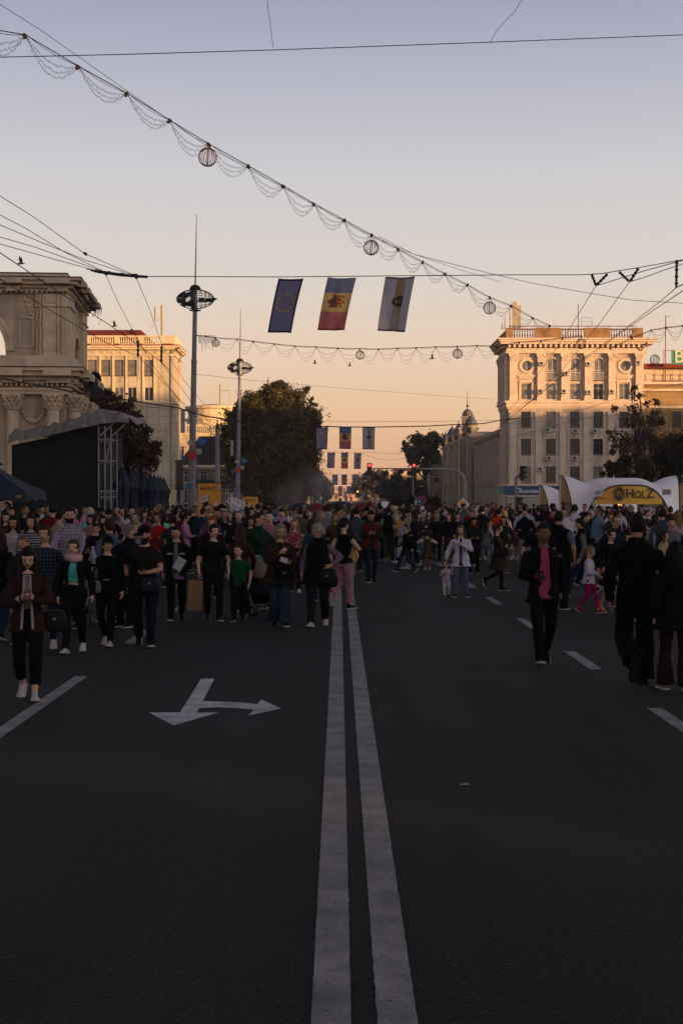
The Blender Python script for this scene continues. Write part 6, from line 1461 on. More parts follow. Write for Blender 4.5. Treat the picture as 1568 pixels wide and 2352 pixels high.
def person(loc, h, face=0, sex='m', hair=('short', '#17110e'), skin='#a87f68', top=None, over=None, legs=('pants', '#0c0c0f'), shoes='#141416', arms=('down','down'), stride='stand',
           head=(0,0), vox=.012, label='', group=None, bulk=1.0, seed=None, hat=None, lean=0, sole=True, name='person', backpack=None, glasses=False, neck=None, bare=None, beard=False):
    global PEOPLE; PEOPLE += 1; seed = PEOPLE if seed is None else seed; rnd = random.Random(seed)
    root = empty(name, loc, R(face), label, 'person', group)
    s = h; hs = 1.05+max(0, min(1.3, (1.5-h)*.75)); b = (1-.132*hs)/(1-.132); wk = bulk*(1 if h > 1.4 else 1.0+.12*(1.4-h))
    f = sex == 'w'; k = sex == 'k'
    Z = lambda z: z*b*s
    hipz = .52-(.012 if stride.startswith(('walk','stride')) else .0)
    tw_ = {'walkL':-11,'walkR':11,'strideL':-15,'strideR':15,'backL':9,'backR':-9,'stepL':-6,'stepR':6}.get(stride, 0)+rnd.uniform(-7,7)
    tl_ = rnd.uniform(-2.2,2.2)
    def up(p):       # twist, tilt and lean of the trunk above the hips
        t = max(0, min(1, (p[2]/(b*s)-.53)/.25)); c_, s_ = math.cos(R(tw_)*t), math.sin(R(tw_)*t); p = Vector((c_*p[0]-s_*p[1], s_*p[0]+c_*p[1], p[2]))
        p.z += p.x*math.tan(R(tl_))*t
        if not lean: return p
        q = Vector(p)-Vector((0,0,Z(.53))); q.rotate(Matrix.Rotation(-R(lean), 3, 'X')); return q+Vector((0,0,Z(.53)))
    shx = (.093 if f else .108 if not k else .098)*s*(.7+.3*wk)
    SH = {1: up((shx, 0, Z(.786))), -1: up((-shx, 0, Z(.786)))}
    J = {}
    for sg, side in ((-1, 0), (1, 1)):       # -1 is the left of the picture when the person faces the camera
        t, pl = ARM[arms[side]]; tgt = up((sg*t[0]*s*wk, t[1]*s, Z(t[2])))
        el, wr = ik(SH[sg], tgt, .170*s*b, .148*s*b, (sg*pl[0], pl[1], pl[2])); J['el', sg] = el; J['wr', sg] = wr
        o, y, z, pit = LEG[stride][side]; hp = Vector((sg*.052*s*wk, 0, Z(hipz)))
        kn, an = ik(hp, (sg*o*s, y*s, z*s*b), .242*s*b, .238*s*b, (sg*.12, -1, .1)); J['hp', sg] = hp; J['kn', sg] = kn; J['an', sg] = an; J['pit', sg] = R(pit)
    # trunk profile: z, half width, half depth, y offset
    if f: TR = [(.465,.075,.055,0),(.49,.092,.064,.004),(.53,.098,.068,.006),(.57,.088,.060,.004),(.625,.070,.050,0),(.67,.076,.053,-.002),(.72,.084,.064,-.010),(.755,.083,.060,-.007),(.79,.086,.050,0),(.815,.072,.042,.002),(.836,.046,.034,.004),(.852,.032,.030,.000)]
    else: TR = [(.465,.075,.055,0),(.49,.090,.062,.004),(.53,.094,.065,.004),(.57,.088,.060,0),(.625,.084,.058,-.004),(.67,.088,.060,-.004),(.72,.096,.064,-.006),(.755,.098,.062,-.004),(.79,.101,.055,0),(.815,.084,.047,.002),(.838,.052,.038,.004),(.856,.035,.033,.000)]
    def ringp(z, rx, ry, y0, infl=0, n=22, sq=2.4, rot=0):
        pts = []
        for i in range(n):
            a = 2*math.pi*i/n; c, d = math.cos(a), math.sin(a); q = (abs(c)**sq+abs(d)**sq)**(-1/sq)
            pts.append(up(((rx*s*wk+infl)*c*q, y0*s+(ry*s*wk+infl)*d*q, z)))
        return pts
    def trunk(mb, infl, hem, ztop=.858, flare=0.0, col=None):
        rings = []
        zs = [t for t in TR if t[0] >= hem and t[0] <= ztop+.001]
        if hem < .465:
            n_ = max(2, int((.465-hem)/.05)); base = TR[1]
            for i in range(n_): z = hem+(.49-hem)*i/n_; g = (.49-z)*flare; rings.append(ringp(Z(z), base[1]+g+.004, base[2]+g*.8+.004, base[3], infl))
            zs = [t for t in TR if t[0] >= .49 and t[0] <= ztop+.001]
        else:
            i = max(0, [j for j, t in enumerate(TR) if t[0] <= hem][-1]); t0, t1 = TR[i], TR[min(i+1, len(TR)-1)]; q = (hem-t0[0])/max(1e-6, t1[0]-t0[0])
            tt = [t0[j]*(1-q)+t1[j]*q for j in range(4)]; rings.append(ringp(Z(hem), tt[1]+flare*.02, tt[2]+flare*.02, tt[3], infl)); zs = [t for t in zs if t[0] > hem+.004]
        for t in zs: rings.append(ringp(Z(t[0]), t[1]+(flare*.02*max(0,(.62-t[0])/.15)), t[2]+(flare*.02*max(0,(.62-t[0])/.15)), t[3], infl*(1 if t[0] < .8 else .75)))
        if col: rings.append(ringp(Z(ztop+.008), .036*1, .036, .002, infl*.8)); rings.append(ringp(Z(ztop+col), .034, .035, .0, infl*.7))
        mb.loft(rings)
    def limb(mb, pts, rs, n=12): mb.tube([Vector(p) for p in pts], rs, n)
    def armtube(mb, sg, infl, frac, bag=0):
        A_, E_, W_ = SH[sg], J['el', sg], J['wr', sg]; ins = A_-Vector((sg*.03*s, 0, -.0)); r = s*.9*wk**.5
        P_ = [ins, A_+(E_-A_)*.06, A_.lerp(E_,.35), A_.lerp(E_,.75), E_, E_.lerp(W_,.3), E_.lerp(W_,.7), W_]; Rr = [.024*r+infl*.6, .031*r+infl*.9, .030*r+infl, .026*r+infl, .0245*r+infl, .0245*r+infl, .0185*r+infl, .0155*r+infl]
        Ls = [0]; 
        for a, c in zip(P_, P_[1:]): Ls.append(Ls[-1]+(c-a).length)
        T_l = Ls[-1]*frac; pp = []; rr = []
        for i in range(len(P_)):
            if Ls[i] <= T_l+1e-6: pp.append(P_[i]); rr.append(Rr[i]*(1+bag*(Ls[i]/Ls[-1])))
            else:
                q = (T_l-Ls[i-1])/(Ls[i]-Ls[i-1]); pp.append(P_[i-1].lerp(P_[i], q)); rr.append((Rr[i-1]*(1-q)+Rr[i]*q)*(1+bag*frac)); break
        limb(mb, pp, rr, 12)
    def legtube(mb, sg, infl, frac, kind='pants'):
        H_, K_, A_ = J['hp', sg], J['kn', sg], J['an', sg]; r = s*wk**.7
        P_ = [H_+Vector((0,0,.02*s)), H_.lerp(K_,.15), H_.lerp(K_,.5), H_.lerp(K_,.9), K_, K_.lerp(A_,.15), K_.lerp(A_,.4), K_.lerp(A_,.75), A_+(A_-K_).normalized()*.012*s]
        Rr = {'skin':[.048,.048,.042,.032,.030,.030,.031,.022,.019], 'pants':[.052,.053,.047,.039,.037,.037,.036,.032,.031], 'slim':[.050,.050,.044,.034,.032,.032,.033,.026,.024], 'wide':[.053,.054,.051,.047,.046,.047,.050,.054,.058], 'flare':[.050,.050,.044,.036,.034,.036,.042,.052,.060]}[kind]
        Rr = [x*r+infl for x in Rr]; Ls = [0]
        for a, c in zip(P_, P_[1:]): Ls.append(Ls[-1]+(c-a).length)
        T_l = Ls[-1]*frac; pp = []; rr = []
        for i in range(len(P_)):
            if Ls[i] <= T_l+1e-6: pp.append(P_[i]); rr.append(Rr[i])
            else: q = (T_l-Ls[i-1])/(Ls[i]-Ls[i-1]); pp.append(P_[i-1].lerp(P_[i], q)); rr.append(Rr[i-1]*(1-q)+Rr[i]*q); break
        limb(mb, pp, rr, 14)
    # ---- body
    hc = up((0, -.010*s, s*(1-.066*hs)+0)); hc = up((0,-.012*s, s-.067*s*hs)); RX, RY, RZ = .0455*s*hs, .055*s*hs, .0655*s*hs
    hm = Matrix.Rotation(R(head[0]), 3, 'Z') @ Matrix.Rotation(R(head[1]), 3, 'X')
    fem = f or k
    def hf(d):
        x, y, z = d; r = 1.0
        jaw = max(0, -z); xx = x*(1-(.30 if fem else .22)*jaw**1.4); yy = y*(1-.10*max(0,-z)*(1 if y > 0 else .2)); zz = z
        if y > 0 and z < -.3: yy *= (1-.35*(-z-.3))
        fr = max(0, -y)
        yy += -.20*math.exp(-((x/.11)**2))*math.exp(-(((z+.13)/.15)**2))*fr - .09*math.exp(-((x/.09)**2))*math.exp(-(((z-.05)/.2)**2))*fr
        yy += .09*(math.exp(-(((x-.33)/.16)**2))+math.exp(-(((x+.33)/.16)**2)))*math.exp(-(((z-.07)/.11)**2))*fr
        yy += -.05*math.exp(-((x/.4)**2))*math.exp(-(((z-.24)/.08)**2))*fr
        yy += -.06*math.exp(-((x/.2)**2))*math.exp(-(((z+.43)/.09)**2))*fr -.05*math.exp(-((x/.22)**2))*math.exp(-(((z+.8)/.16)**2))*fr
        return Vector((xx, yy, zz))
    mb = MB()
    hb = MB(); hb.sphere((0,0,0), RX, RY, RZ, 40, 30, None, hf)
    for sg in (-1,1): hb.sphere((sg*RX*.98, RY*.12, -RZ*.02), RX*.16, RY*.2, RZ*.24, 8, 6)
    mb.add([hc+hm @ Vector(v) for v in hb.v], hb.f)
    trunk(mb, -.006*s, .492)
    limb(mb, [up((0,.004*s,Z(.82))), up((0,.002*s,Z(.85))), hc+Vector((0,.012*s*hs,-RZ*.45))], [.036*s*(.9 if f else 1.05), .030*s*(.88 if f else 1.08), .031*s*hs*.9], 12)
    for sg in (-1,1):
        armtube(mb, sg, 0, 1.0); legtube(mb, sg, 0, 1.0, 'skin')
        # foot core inside the shoe
        # hand: palm, four bent fingers, thumb from the side of the palm
        Wp, E_ = J['wr', sg], J['el', sg]; dv = (Wp-E_).normalized()
        a_ = arms[0 if sg < 0 else 1]
        inward = Vector((-sg, 0, 0)); 
        if a_ in ('phone','hold','carry','belly'): dv = (dv+Vector((-sg*.35,-.5,.1))).normalized(); nrm = (Vector((-sg*.4, .3, .8))); curl = 1.0
        elif a_ in ('down','swingF','swingB','bag','out','outlow'): nrm = inward+Vector((0,.25,0)); curl = .55 if a_ != 'bag' else 1.5
        else: nrm = Vector((-sg*.5,.6,.2)); curl = .9
        nrm = (nrm-dv*nrm.dot(dv)).normalized(); sd = dv.cross(nrm); 
        fwd = Vector((0,-1,.0)); 
        if sd.dot(fwd) < 0: sd = -sd      # thumb side points forward
        hk = s*(1.0+(hs-1)*.4)*.95; wS = [(0,.0125,.011),(.018,.021,.0095),(.042,.0235,.0085),(.05,.021,.008)]; rings = []
        for t, wdt, th in wS:
            c = Wp+dv*t*hk; rings.append([c+sd*(wdt*hk*math.cos(2*math.pi*i/10))+nrm*(th*hk*math.sin(2*math.pi*i/10)) for i in range(10)])
        mb.loft(rings)
        for i, (o, ln) in enumerate(((.0175,.036),(.006,.041),(-.006,.039),(-.017,.031))):
            p0 = Wp+dv*.046*hk+sd*o*hk; c1 = curl*(.5+.08*i); d1 = (dv*math.cos(c1)+nrm*math.sin(c1)); p1 = p0+d1*ln*.5*hk; c2 = curl*(1.1+.1*i); d2 = dv*math.cos(c2)+nrm*math.sin(c2); p2 = p1+d2*ln*.5*hk
            mb.tube([p0-dv*.01*hk, p0, p1, p2], [.0058*hk,.0056*hk,.0052*hk,.0042*hk], 6)
        t0 = Wp+dv*.012*hk+sd*.014*hk; t1 = t0+(dv*.6+sd*.75+nrm*.3).normalized()*.022*hk; t2 = t1+(dv*.85+sd*.25+nrm*.45).normalized()*.02*hk; mb.tube([t0,t1,t2],[.0078*hk,.0066*hk,.005*hk],6)
        J['hand', sg] = Wp+dv*.05*hk+nrm*.012*hk; J['hd', sg] = dv; J['hn', sg] = nrm
    me = remesh(mb, vox, 2)
    body = link(me, 'body', [skinm(skin), EYEM, hairm(hair[1] if not hair[1].startswith('#c') else '#4a3a2c'), LIPM, mat('eye_white','#77706a',.4,.03)], root)
    fc = face_c(me); inv = np.array(hm.transposed()); q = (fc-np.array(hc))@inv.T; q = q/np.array([RX,RY,RZ]); mi = np.zeros(len(fc), np.int32)
    x, y, z = q[:,0], q[:,1], q[:,2]; fr = y < -.55; ax = np.abs(x)
    mi[fr & (np.abs(ax-.36) < .17) & (np.abs(z-.05) < .045)] = 4; mi[fr & (np.abs(ax-.35) < .10) & (np.abs(z-.055) < .075)] = 1
    mi[fr & (np.abs(ax-.36) < .22) & (np.abs(z-.235-(.04*np.cos((ax-.36)*8)-.04)) < .03)] = 2
    mi[fr & (ax < .26) & (np.abs(z+.43) < .065)] = 3
    if beard: mi[(y < .1) & (z < -.28) & (z > -1.15) & ~((ax < .2) & (np.abs(z+.43) < .05) & fr)] = 2
    me.polygons.foreach_set('material_index', mi); me.update()
    # ---- clothing
    vg = vox if vox > .01 else .010
    def garment(name, spec):
        m_, hem, slv, infl = spec[:4]; flare = spec[4] if len(spec) > 4 else 0; gap = spec[5] if len(spec) > 5 else 0; col = spec[6] if len(spec) > 6 else 0
        g = MB(); trunk(g, infl, hem, .84 if not col else .858, flare, col)
        if slv > 0:
            for sg in (-1,1): armtube(g, sg, infl*.72+.002, slv, .06)
        me = remesh(g, vg, 3); wrinkle(me, infl*.35+.0065, seed, .8)
        if gap:
            import bmesh
            bm = bmesh.new(); bm.from_mesh(me); kill = []
            zt, zh = Z(.84), Z(hem)
            for fc_ in bm.faces:
                c = fc_.calc_center_median(); t = (zt-c.z)/(zt-zh); gw = gap*s*(.55+.65*t)
                if abs(c.x) < gw and c.y < .0 and abs(fc_.normal.y) > .15 and c.z > zh-.01: kill.append(fc_)
            bmesh.ops.delete(bm, geom=kill, context='FACES'); bm.to_mesh(me); bm.free()
        o = link(me, name, [m_], root)
        if gap: sm = o.modifiers.new('thick', 'SOLIDIFY'); sm.thickness = .008
        return o
    if top: J['top'] = garment(top[7] if len(top) > 7 else 'top', top)
    if over: J['over'] = garment(over[7] if len(over) > 7 else 'jacket', over)
    lk, lm = legs[0], legs[1]; lm = cloth(lm) if isinstance(lm, str) else lm; lf = legs[2] if len(legs) > 2 else 1.0
    if lk in ('pants','slim','wide','flare'):
        g = MB()
        for sg in (-1,1): legtube(g, sg, .004*s, lf, lk)
        g.loft([ringp(Z(.462), .066, .05, .004, .004), ringp(Z(.50), .096, .066, .004, .005), ringp(Z(.53), .099, .069, .004, .005), ringp(Z(.575), .089, .061, .0, .006), ringp(Z(.605), .082, .057, .0, .004)])
        me = remesh(g, vg, 3); wrinkle(me, .012 if lk != 'slim' else .006, seed+50, 1.0); link(me, 'trousers', [lm], root)
    elif lk == 'skirt':
        g = MB(); z1 = lf; n_ = 7; rr = []
        for i in range(n_+1):
            z_ = z1+(.60-z1)*i/n_; w_ = .080+.11*max(0,(.56-z_))*1.0 if z_ < .56 else .075; w_ = max(w_, .098 if .49 < z_ < .55 else w_); rr.append(ringp(Z(z_), w_, w_*.72, .004, .006, 30))
        g.loft(rr); me = remesh(g, vg, 2); wrinkle(me, .007, seed+50, 1.0); link(me, 'skirt', [lm], root)
    elif lk == 'tights':
        g = MB()
        for sg in (-1,1): legtube(g, sg, .002, 1, 'skin')
        link(remesh(g, vg, 2), 'tights', [lm], root)
    # ---- shoes
    shm = cloth(shoes) if isinstance(shoes, str) else shoes
    for sg in (-1,1):
        A_ = J['an', sg]; pit = J['pit', sg]; g = MB(); so_ = MB(); fl = (1.0+(hs-1)*.35)*s
        def T3(y, z_, x): # foot frame, origin at the ankle above the heel
            v = Vector((x, y, z_)); v.rotate(Matrix.Rotation(pit, 3, 'X')); v.rotate(Matrix.Rotation(R(6*sg), 3, 'Z')); return A_+v*fl
        secs = [(.036,.018,.0),(.034,.022,.030),(.015,.023,.026),(-.02,.023,.012),(-.055,.026,-.008),(-.085,.028,-.018),(-.108,.022,-.024),(-.118,.010,-.030)]
        rings = []; srs = []
        for (y, w_, zt) in secs:
            rings.append([T3(y, -.036 if math.sin(a) < 0 else -.036+(zt+.036)*math.sin(a)**.7, w_*math.cos(a)*(1-.35*max(0, math.sin(a)))) for a in [2*math.pi*(i+.5)/14 for i in range(14)]])
            srs.append([T3(y*1.04, -.0355+(-.011 if math.sin(a) < 0 else .002), (w_+.003)*(1 if math.cos(a) > 0 else -1)*min(1, abs(math.cos(a))*2.2)) for a in [2*math.pi*(i+.5)/10 for i in range(10)]])
        g.loft(rings); o = g.build('shoe', shm, root, smooth=True); so_.loft(srs); so_.build('sole', SOLE if sole is True else (cloth(sole) if sole else shm), o)
    # ---- hair and hats
    st, hcx = hair; hmt = hairm(hcx); H_ = MB(); rn = np.random.default_rng(seed); phs = rn.uniform(0,6,6)
    lo_f = {'short':.50,'crop':.52,'bald':9,'thin':.62}.get(st, .46)
    def hairfn(d):
        x, y, z = d
        line = lo_f if y < -.35 else (lo_f+(y+.35)/.75*(-.55-lo_f) if y < .4 else -.55)
        if abs(x) > .75 and y < 0: line = min(line, .12 if st in ('short','crop') else -.2)
        tck = {'crop':.05,'short':.15,'thin':.04,'curly':.30,'bob':.24,'puff':.30}.get(st, .17)
        t = max(0, min(1, (z-line)/.10)); rr = .90+t*(tck+.10)+t*.045*math.sin(9*x+phs[0]+7*z)*math.sin(8*y+phs[1])+t*.018*math.sin(31*x+phs[2]+9*y)
        if st in ('curly','puff'): rr += t*.05*math.sin(17*x+phs[2])*math.sin(19*z+phs[3])*math.cos(15*y)
        v = hf(d)*rr if t > 0 else hf(d)*.9; return Vector((v.x, v.y*(1.0 if y > 0 else .99), v.z))
    def hp(x, y, z): return hc+hm @ Vector((x*RX, y*RY, z*RZ))
    if st != 'bald':
        tmp = MB(); tmp.sphere((0,0,0), RX, RY, RZ, 36, 26, None, hairfn); H_.add([hc+hm @ Vector(v) for v in tmp.v], tmp.f)
    if st in ('long','vlong','bob'):
        zend = {'long':.74,'vlong':.62,'bob':.86}[st]; n_ = 9; rings = []
        p0 = hp(0,.42,.35)
        for i in range(n_+1):
            t = i/n_; zz = p0.z*(1-t)+Z(zend)*t; cy = p0.y*(1-min(1,t*1.6))+(.030*s if st != 'bob' else .012*s)*min(1,t*1.6)+.012*s*t
            wx_ = RX*(.75+.55*math.sin(min(1,t*1.5)*math.pi/2))*(1-.25*max(0,t-.6)); wy = RY*(.75 if t < .35 else .62-.25*t)
            rings.append([up(Vector((p0.x*(1-t)+wx_*math.cos(a)*(1+.04*math.sin(5*a+phs[4]+4*t)), cy+wy*math.sin(a), zz))) if lean else Vector((p0.x*(1-t)+wx_*math.cos(a)*(1+.07*math.sin(7*a+phs[4]+4*t)+.04*math.sin(13*a+9*t)), cy+wy*math.sin(a), zz)) for a in [2*math.pi*j/20 for j in range(20)]])
        H_.loft(rings)
        zf = zend+.02 if st != 'bob' else .87
        for sg in (-1,1):
            a0 = hp(sg*.55,-.25,.72); a1 = hp(sg*1.02,-.22,.1); a2 = hp(sg*1.02,-.25,-.55); a3 = up(Vector((sg*.05*s, -.02*s, Z(.845)))); a4 = up(Vector((sg*.056*s, -.062*s, Z(zf))))
            pts = [a0,a1,a2]+([a3,a4] if st != 'bob' else [hp(sg*.95,-.2,-.95)]); H_.tube(pts, [.010*s,.015*s,.017*s]+([.018*s,.007*s] if st != 'bob' else [.008*s]), 8, ell=.75)
    if st == 'pony':
        p0 = hp(0,.95,.35); H_.tube([p0, hp(0,1.35,.25), hp(0,1.45,-.4), hp(0,1.2,-1.3), hp(0,1.0,-2.0)], [.013*s,.02*s,.022*s,.018*s,.005*s], 10)
    if st == 'bun': H_.sphere(hp(0,1.02,.35), RX*.5, RX*.5, RX*.5, 14, 10)
    if st == 'tails':
        for sg in (-1,1): H_.tube([hp(sg*.8,.4,.5), hp(sg*1.4,.5,.3), hp(sg*1.5,.5,-.6)], [.012*s,.022*s,.006*s], 8)
    if st != 'bald': J['hair'] = H_.build('hair', hmt, root, smooth=True)
    if hat:
        kind, hcol = hat; hmat = cloth(hcol); g = MB()
        def capfn(d):
            x, y, z = d; t = max(0, min(1, (z-.34)/.06)); return hf(d)*(.88+t*.34)
        def hoodfn(d):
            x, y, z = d; o = (y < -.35 and abs(x) < .78 and -.9 < z < .62); return hf(d)*(.86 if o else 1.30)
        tmp = MB(); tmp.sphere((0,0,0), RX, RY, RZ, 36, 26, None, hoodfn if kind == 'hood' else capfn); g.add([hc+hm @ Vector(v) for v in tmp.v], tmp.f)
        if kind == 'cap':
            top_ = []; bot = []
            for i in range(13):
                a = math.pi*(i/12)-math.pi; top_.append(hp(1.02*math.cos(a), -1.0-.95*abs(math.sin(a))**.8, .40-.12*abs(math.sin(a)))); bot.append(hp(1.02*math.cos(a), -1.0-.95*abs(math.sin(a))**.8, .33-.12*abs(math.sin(a))))
            c0 = hp(0,-.6,.46); c1 = hp(0,-.6,.38); g.add(top_+bot+[c0,c1], [(i,i+1,26) for i in range(12)]+[(13+i+1,13+i,27) for i in range(12)]+[(i,13+i,14+i,i+1) for i in range(12)])
        if kind == 'hat':
            vs = []; 
            for r_ in (.9,1.95):
                for dz in (.42,.36):
                    for i in range(24): a = 2*math.pi*i/24; vs.append(hp(r_*1.05*math.cos(a), r_*math.sin(a), dz-(.1 if r_ > 1 else 0)))
            g.add(vs, [(i,(i+1)%24,48+(i+1)%24,48+i) for i in range(24)]+[(24+(i+1)%24,24+i,72+i,72+(i+1)%24) for i in range(24)]+[(48+i,48+(i+1)%24,72+(i+1)%24,72+i) for i in range(24)])
        J['hat'] = g.build({'cap':'cap','hat':'hat','hood':'hood','beanie':'beanie'}[kind], hmat, root, smooth=True)
    if glasses:
        g = MB()
        for sg in (-1,1):
            g.tube([hp(sg*.36+.27*math.cos(a), -1.04, .05+.17*math.sin(a)) for a in [2*math.pi*i/12 for i in range(13)]], .0018, 5); g.tube([hp(sg*.62,-1.0,.08), hp(sg*1.04,.05,.08)], .0018, 5)
            if glasses == 'sun': g.add([hp(sg*.36+.27*math.cos(2*math.pi*i/12), -1.045, .05+.17*math.sin(2*math.pi*i/12)) for i in range(12)], [tuple(range(12))])
        g.tube([hp(-.1,-1.08,.08), hp(.1,-1.08,.08)], .0018, 5); g.build('glasses', DARKM, root)
    if neck:      # scarf or collar roll
        g = MB(); rr = .045*s
        pts = [up(Vector((math.cos(a)*.048*s, math.sin(a)*.045*s-.006*s, Z(.845)+.01*s*math.sin(2*a)))) for a in [2*math.pi*i/16 for i in range(17)]]
        g.tube(pts, neck[1]*s, 10); me = remesh(g, .008, 2); wrinkle(me, .008, seed); link(me, 'scarf', [cloth(neck[0])], root)
    if backpack:
        g = MB(); y0 = (.062*s*wk+.02); rings = []
        for z_, w_, d_ in ((.60,.05,.04),(.61,.072,.06),(.66,.078,.075),(.73,.074,.065),(.785,.062,.045),(.80,.04,.03)):
            rings.append([up(Vector((w_*s*math.cos(a)*(abs(math.cos(a))**4+abs(math.sin(a))**4)**(-.25), y0+d_*s*.5+d_*s*.5*math.sin(a)*(abs(math.cos(a))**4+abs(math.sin(a))**4)**(-.25), Z(z_)))) for a in [2*math.pi*i/20 for i in range(20)]])
        g.loft(rings)
        for sg in (-1,1): g.tube([up(Vector((sg*.05*s,y0,Z(.79)))), up(Vector((sg*.055*s,.0,Z(.835)))), up(Vector((sg*.06*s,-.07*s*wk-.012,Z(.78)))), up(Vector((sg*.075*s,-.05*s,Z(.68)))), up(Vector((sg*.07*s,y0,Z(.63))))], .010*s, 6, ell=.5)
        J['pack'] = g.build('backpack_part' if False else 'backpack', cloth(backpack), None, smooth=True)
        J['pack'].matrix_world = Matrix.Translation(Vector(loc)) @ Matrix.Rotation(R(face), 4, 'Z')
        tag(J['pack'], 'small black backpack on the woman with olive trousers seen from behind', 'backpack')
    root['_'] = 0; del root['_']
    return root, J
def wpos(root, p):
    c, s_ = math.cos(root.rotation_euler.z), math.sin(root.rotation_euler.z); p = Vector(p); return Vector((c*p.x-s_*p.y, s_*p.x+c*p.y, p.z))+Vector(root.location)
def F_(x, yf, yt):     # ground point and height from the seen foot and crown
    p = G(x, yf); return p, CAMH*(1-(yt-HZ)/(yf-HZ))
# ---- things people carry
def phone(root, J, sg, c='#1b1b1f', both=False):
    a = J['hand', 1]; b_ = J['hand', -1]; p = (a+b_)/2+Vector((0,-.02,.02)) if both else J['hand', sg]+Vector((0,-.02,.015))
    w_ = wpos(root, p); m = MB(); m.box(-.037,-.005,-.075,.037,.005,.075); o = m.build('phone', mat('phone_'+c, c, .35, .05), None)
    o.location = w_; o.rotation_euler = (R(-50), 0, root.rotation_euler.z); m = MB(); m.box(-.033,.0052,-.07,.033,.006,.07); m.build('screen', mat('phone_screen', (.03,.03,.04), .1, .05), o)
    return tag(o, 'phone held by the '+root['label'].split(' looking')[0].split(', looking')[0].split(' walking')[0].split(' reading')[0], 'phone')
def handbag(root, J, p, size, c, label, strap=None, name='handbag'):
    w_, d_, h_ = size; m = MB(); rings = []
    for z_, k_ in ((0,.9),(.02,1),(h_*.5,1),(h_*.9,.85),(h_,.7)):
        rings.append([Vector((w_/2*k_*math.cos(a)*(abs(math.cos(a))**5+abs(math.sin(a))**5)**(-.2), d_/2*k_*math.sin(a)*(abs(math.cos(a))**5+abs(math.sin(a))**5)**(-.2), z_-h_)) for a in [2*math.pi*i/20 for i in range(20)]])
    m.loft(rings); o = m.build(name, cloth(c, rough=.45), None, smooth=True); o.location = wpos(root, p); o.rotation_euler = (0,0,root.rotation_euler.z)
    if strap:
        s_ = MB(); s_.tube([Vector((q[0]-p[0], q[1]-p[1], q[2]-p[2])) for q in strap], .009, 6, ell=.45); s_.build('strap', cloth(c), o)
    m = MB(); m.box(-.015,-d_/2-.006,-h_*.45,.015,-d_/2+.002,-h_*.35); m.build('clasp', METAL, o)
    return tag(o, label, 'bag')
def bottle(loc, h, c, label, rz=0, tilt=0, cap='#2f7d3a'):
    m = MB(); r = h*.14; m.lathe([(r*.8,0),(r,h*.03),(r,h*.3),(r*.93,h*.34),(r,h*.38),(r,h*.68),(r*.42,h*.88),(r*.4,h*.93)], (0,0,0), 16); o = m.build('bottle', mat('plastic_'+c, c, .15, .05, spec=.7, alpha=.6), None, smooth=True)
    m = MB(); m.lathe([(r*.5,h*.92),(r*.5,h)], (0,0,0), 12); m.build('cap', mat('cap_'+cap, cap, .4, .05), o); m = MB(); m.lathe([(r*1.02,h*.4),(r*1.02,h*.64)], (0,0,0), 16, caps=False); m.build('bottle_label', mat('bottle_label', '#6f7f9a', .5, .3, 30), o)
    o.location = loc; o.rotation_euler = (tilt, 0, rz); return tag(o, label, 'bottle')
def stroller(loc, rz, hood, label):
    root = empty('stroller', loc, rz, label, 'stroller'); m = MB()      # front towards -y, handle at +y
    for sg in (-1,1):
        x = sg*.24; m.tube([(x,-.42,.12),(x,.1,.62),(x,.42,.98),(x,.5,1.02)], .014, 6); m.tube([(x,.36,.13),(x,.0,.45),(x,-.2,.62)], .014, 6)
    m.tube([(-.24,.5,1.02),(.24,.5,1.02)], .018, 8); m.tube([(-.24,.36,.13),(.24,.36,.13)], .012, 6); m.tube([(-.24,-.42,.12),(.24,-.42,.12)], .012, 6); m.build('frame', METAL, root)
    for x in (-.24,.24):
        for y, r in ((-.42,.09),(.36,.13)):
            for dx in ((-.025,.025) if y < 0 else (0,)):
                m = MB(); pts = [(x+dx, y+math.cos(a)*r, r+math.sin(a)*r) for a in [2*math.pi*i/16 for i in range(17)]]; m.tube(pts, .02, 6); o = m.build('wheel', mat('tyre', (.02,.02,.02), .9), root)
                m = MB(); m.tube([(x+dx-.012,y,r),(x+dx+.012,y,r)], r*.6, 12); m.build('rim', mat('rim_grey', (.12,.12,.12), .5), o)
    m = MB(); rings = []
    for (y, z_, w_, h_) in ((-.42,.38,.17,.03),(-.25,.42,.19,.08),(-.02,.45,.2,.1),(.12,.6,.2,.1),(.22,.85,.19,.05)):
        rings.append([Vector((w_*math.cos(a), y, z_+h_*math.sin(a))) for a in [2*math.pi*i/14 for i in range(14)]])
    m.loft(rings); m.build('seat', cloth('#101013'), root, smooth=True)
    m = MB(); vs = []; n = 14
    for j in range(9):
        t = R(-5+j*15); 
        for i in range(n+1):
            a = math.pi*i/n; vs.append((.22*math.cos(a), .16-.36*math.sin(a)*math.cos(t), .68+.36*math.sin(a)*math.sin(t)+.0))
    m.add(vs, [(j*(n+1)+i,(j+1)*(n+1)+i,(j+1)*(n+1)+i+1,j*(n+1)+i+1) for j in range(8) for i in range(n)]); o = m.build('hood', cloth(hood), root, smooth=True); o.modifiers.new('s','SOLIDIFY').thickness = .01
    m = MB(); m.box(-.2,-.2,.2,.2,.25,.36); m.build('basket', cloth('#0d0d10'), root); return root
# ------------------------------------------------------------------ the people one can tell apart
VN = .0075
BLK = '#0b0b0d'; NV = '#0e1119'; C = cloth
SK1, SK2, SK3 = '#b08a76', '#a17a64', '#6d4a3a'
HD, HB, HL, HG, HS = '#120d0b', '#2c1a12', '#6b4c2e', '#77726c', '#5a3a24'
def hero(x, yf, yt, label, **k):
    p, h = F_(x, yf, yt); 
    if abs(p.x) > 13.2 and p.x < 0: p.z = .13
    k.setdefault('vox', VN if p.y < 27 else .0095 if p.y < 40 else .013)
    return person(p, h, label=label, **k)
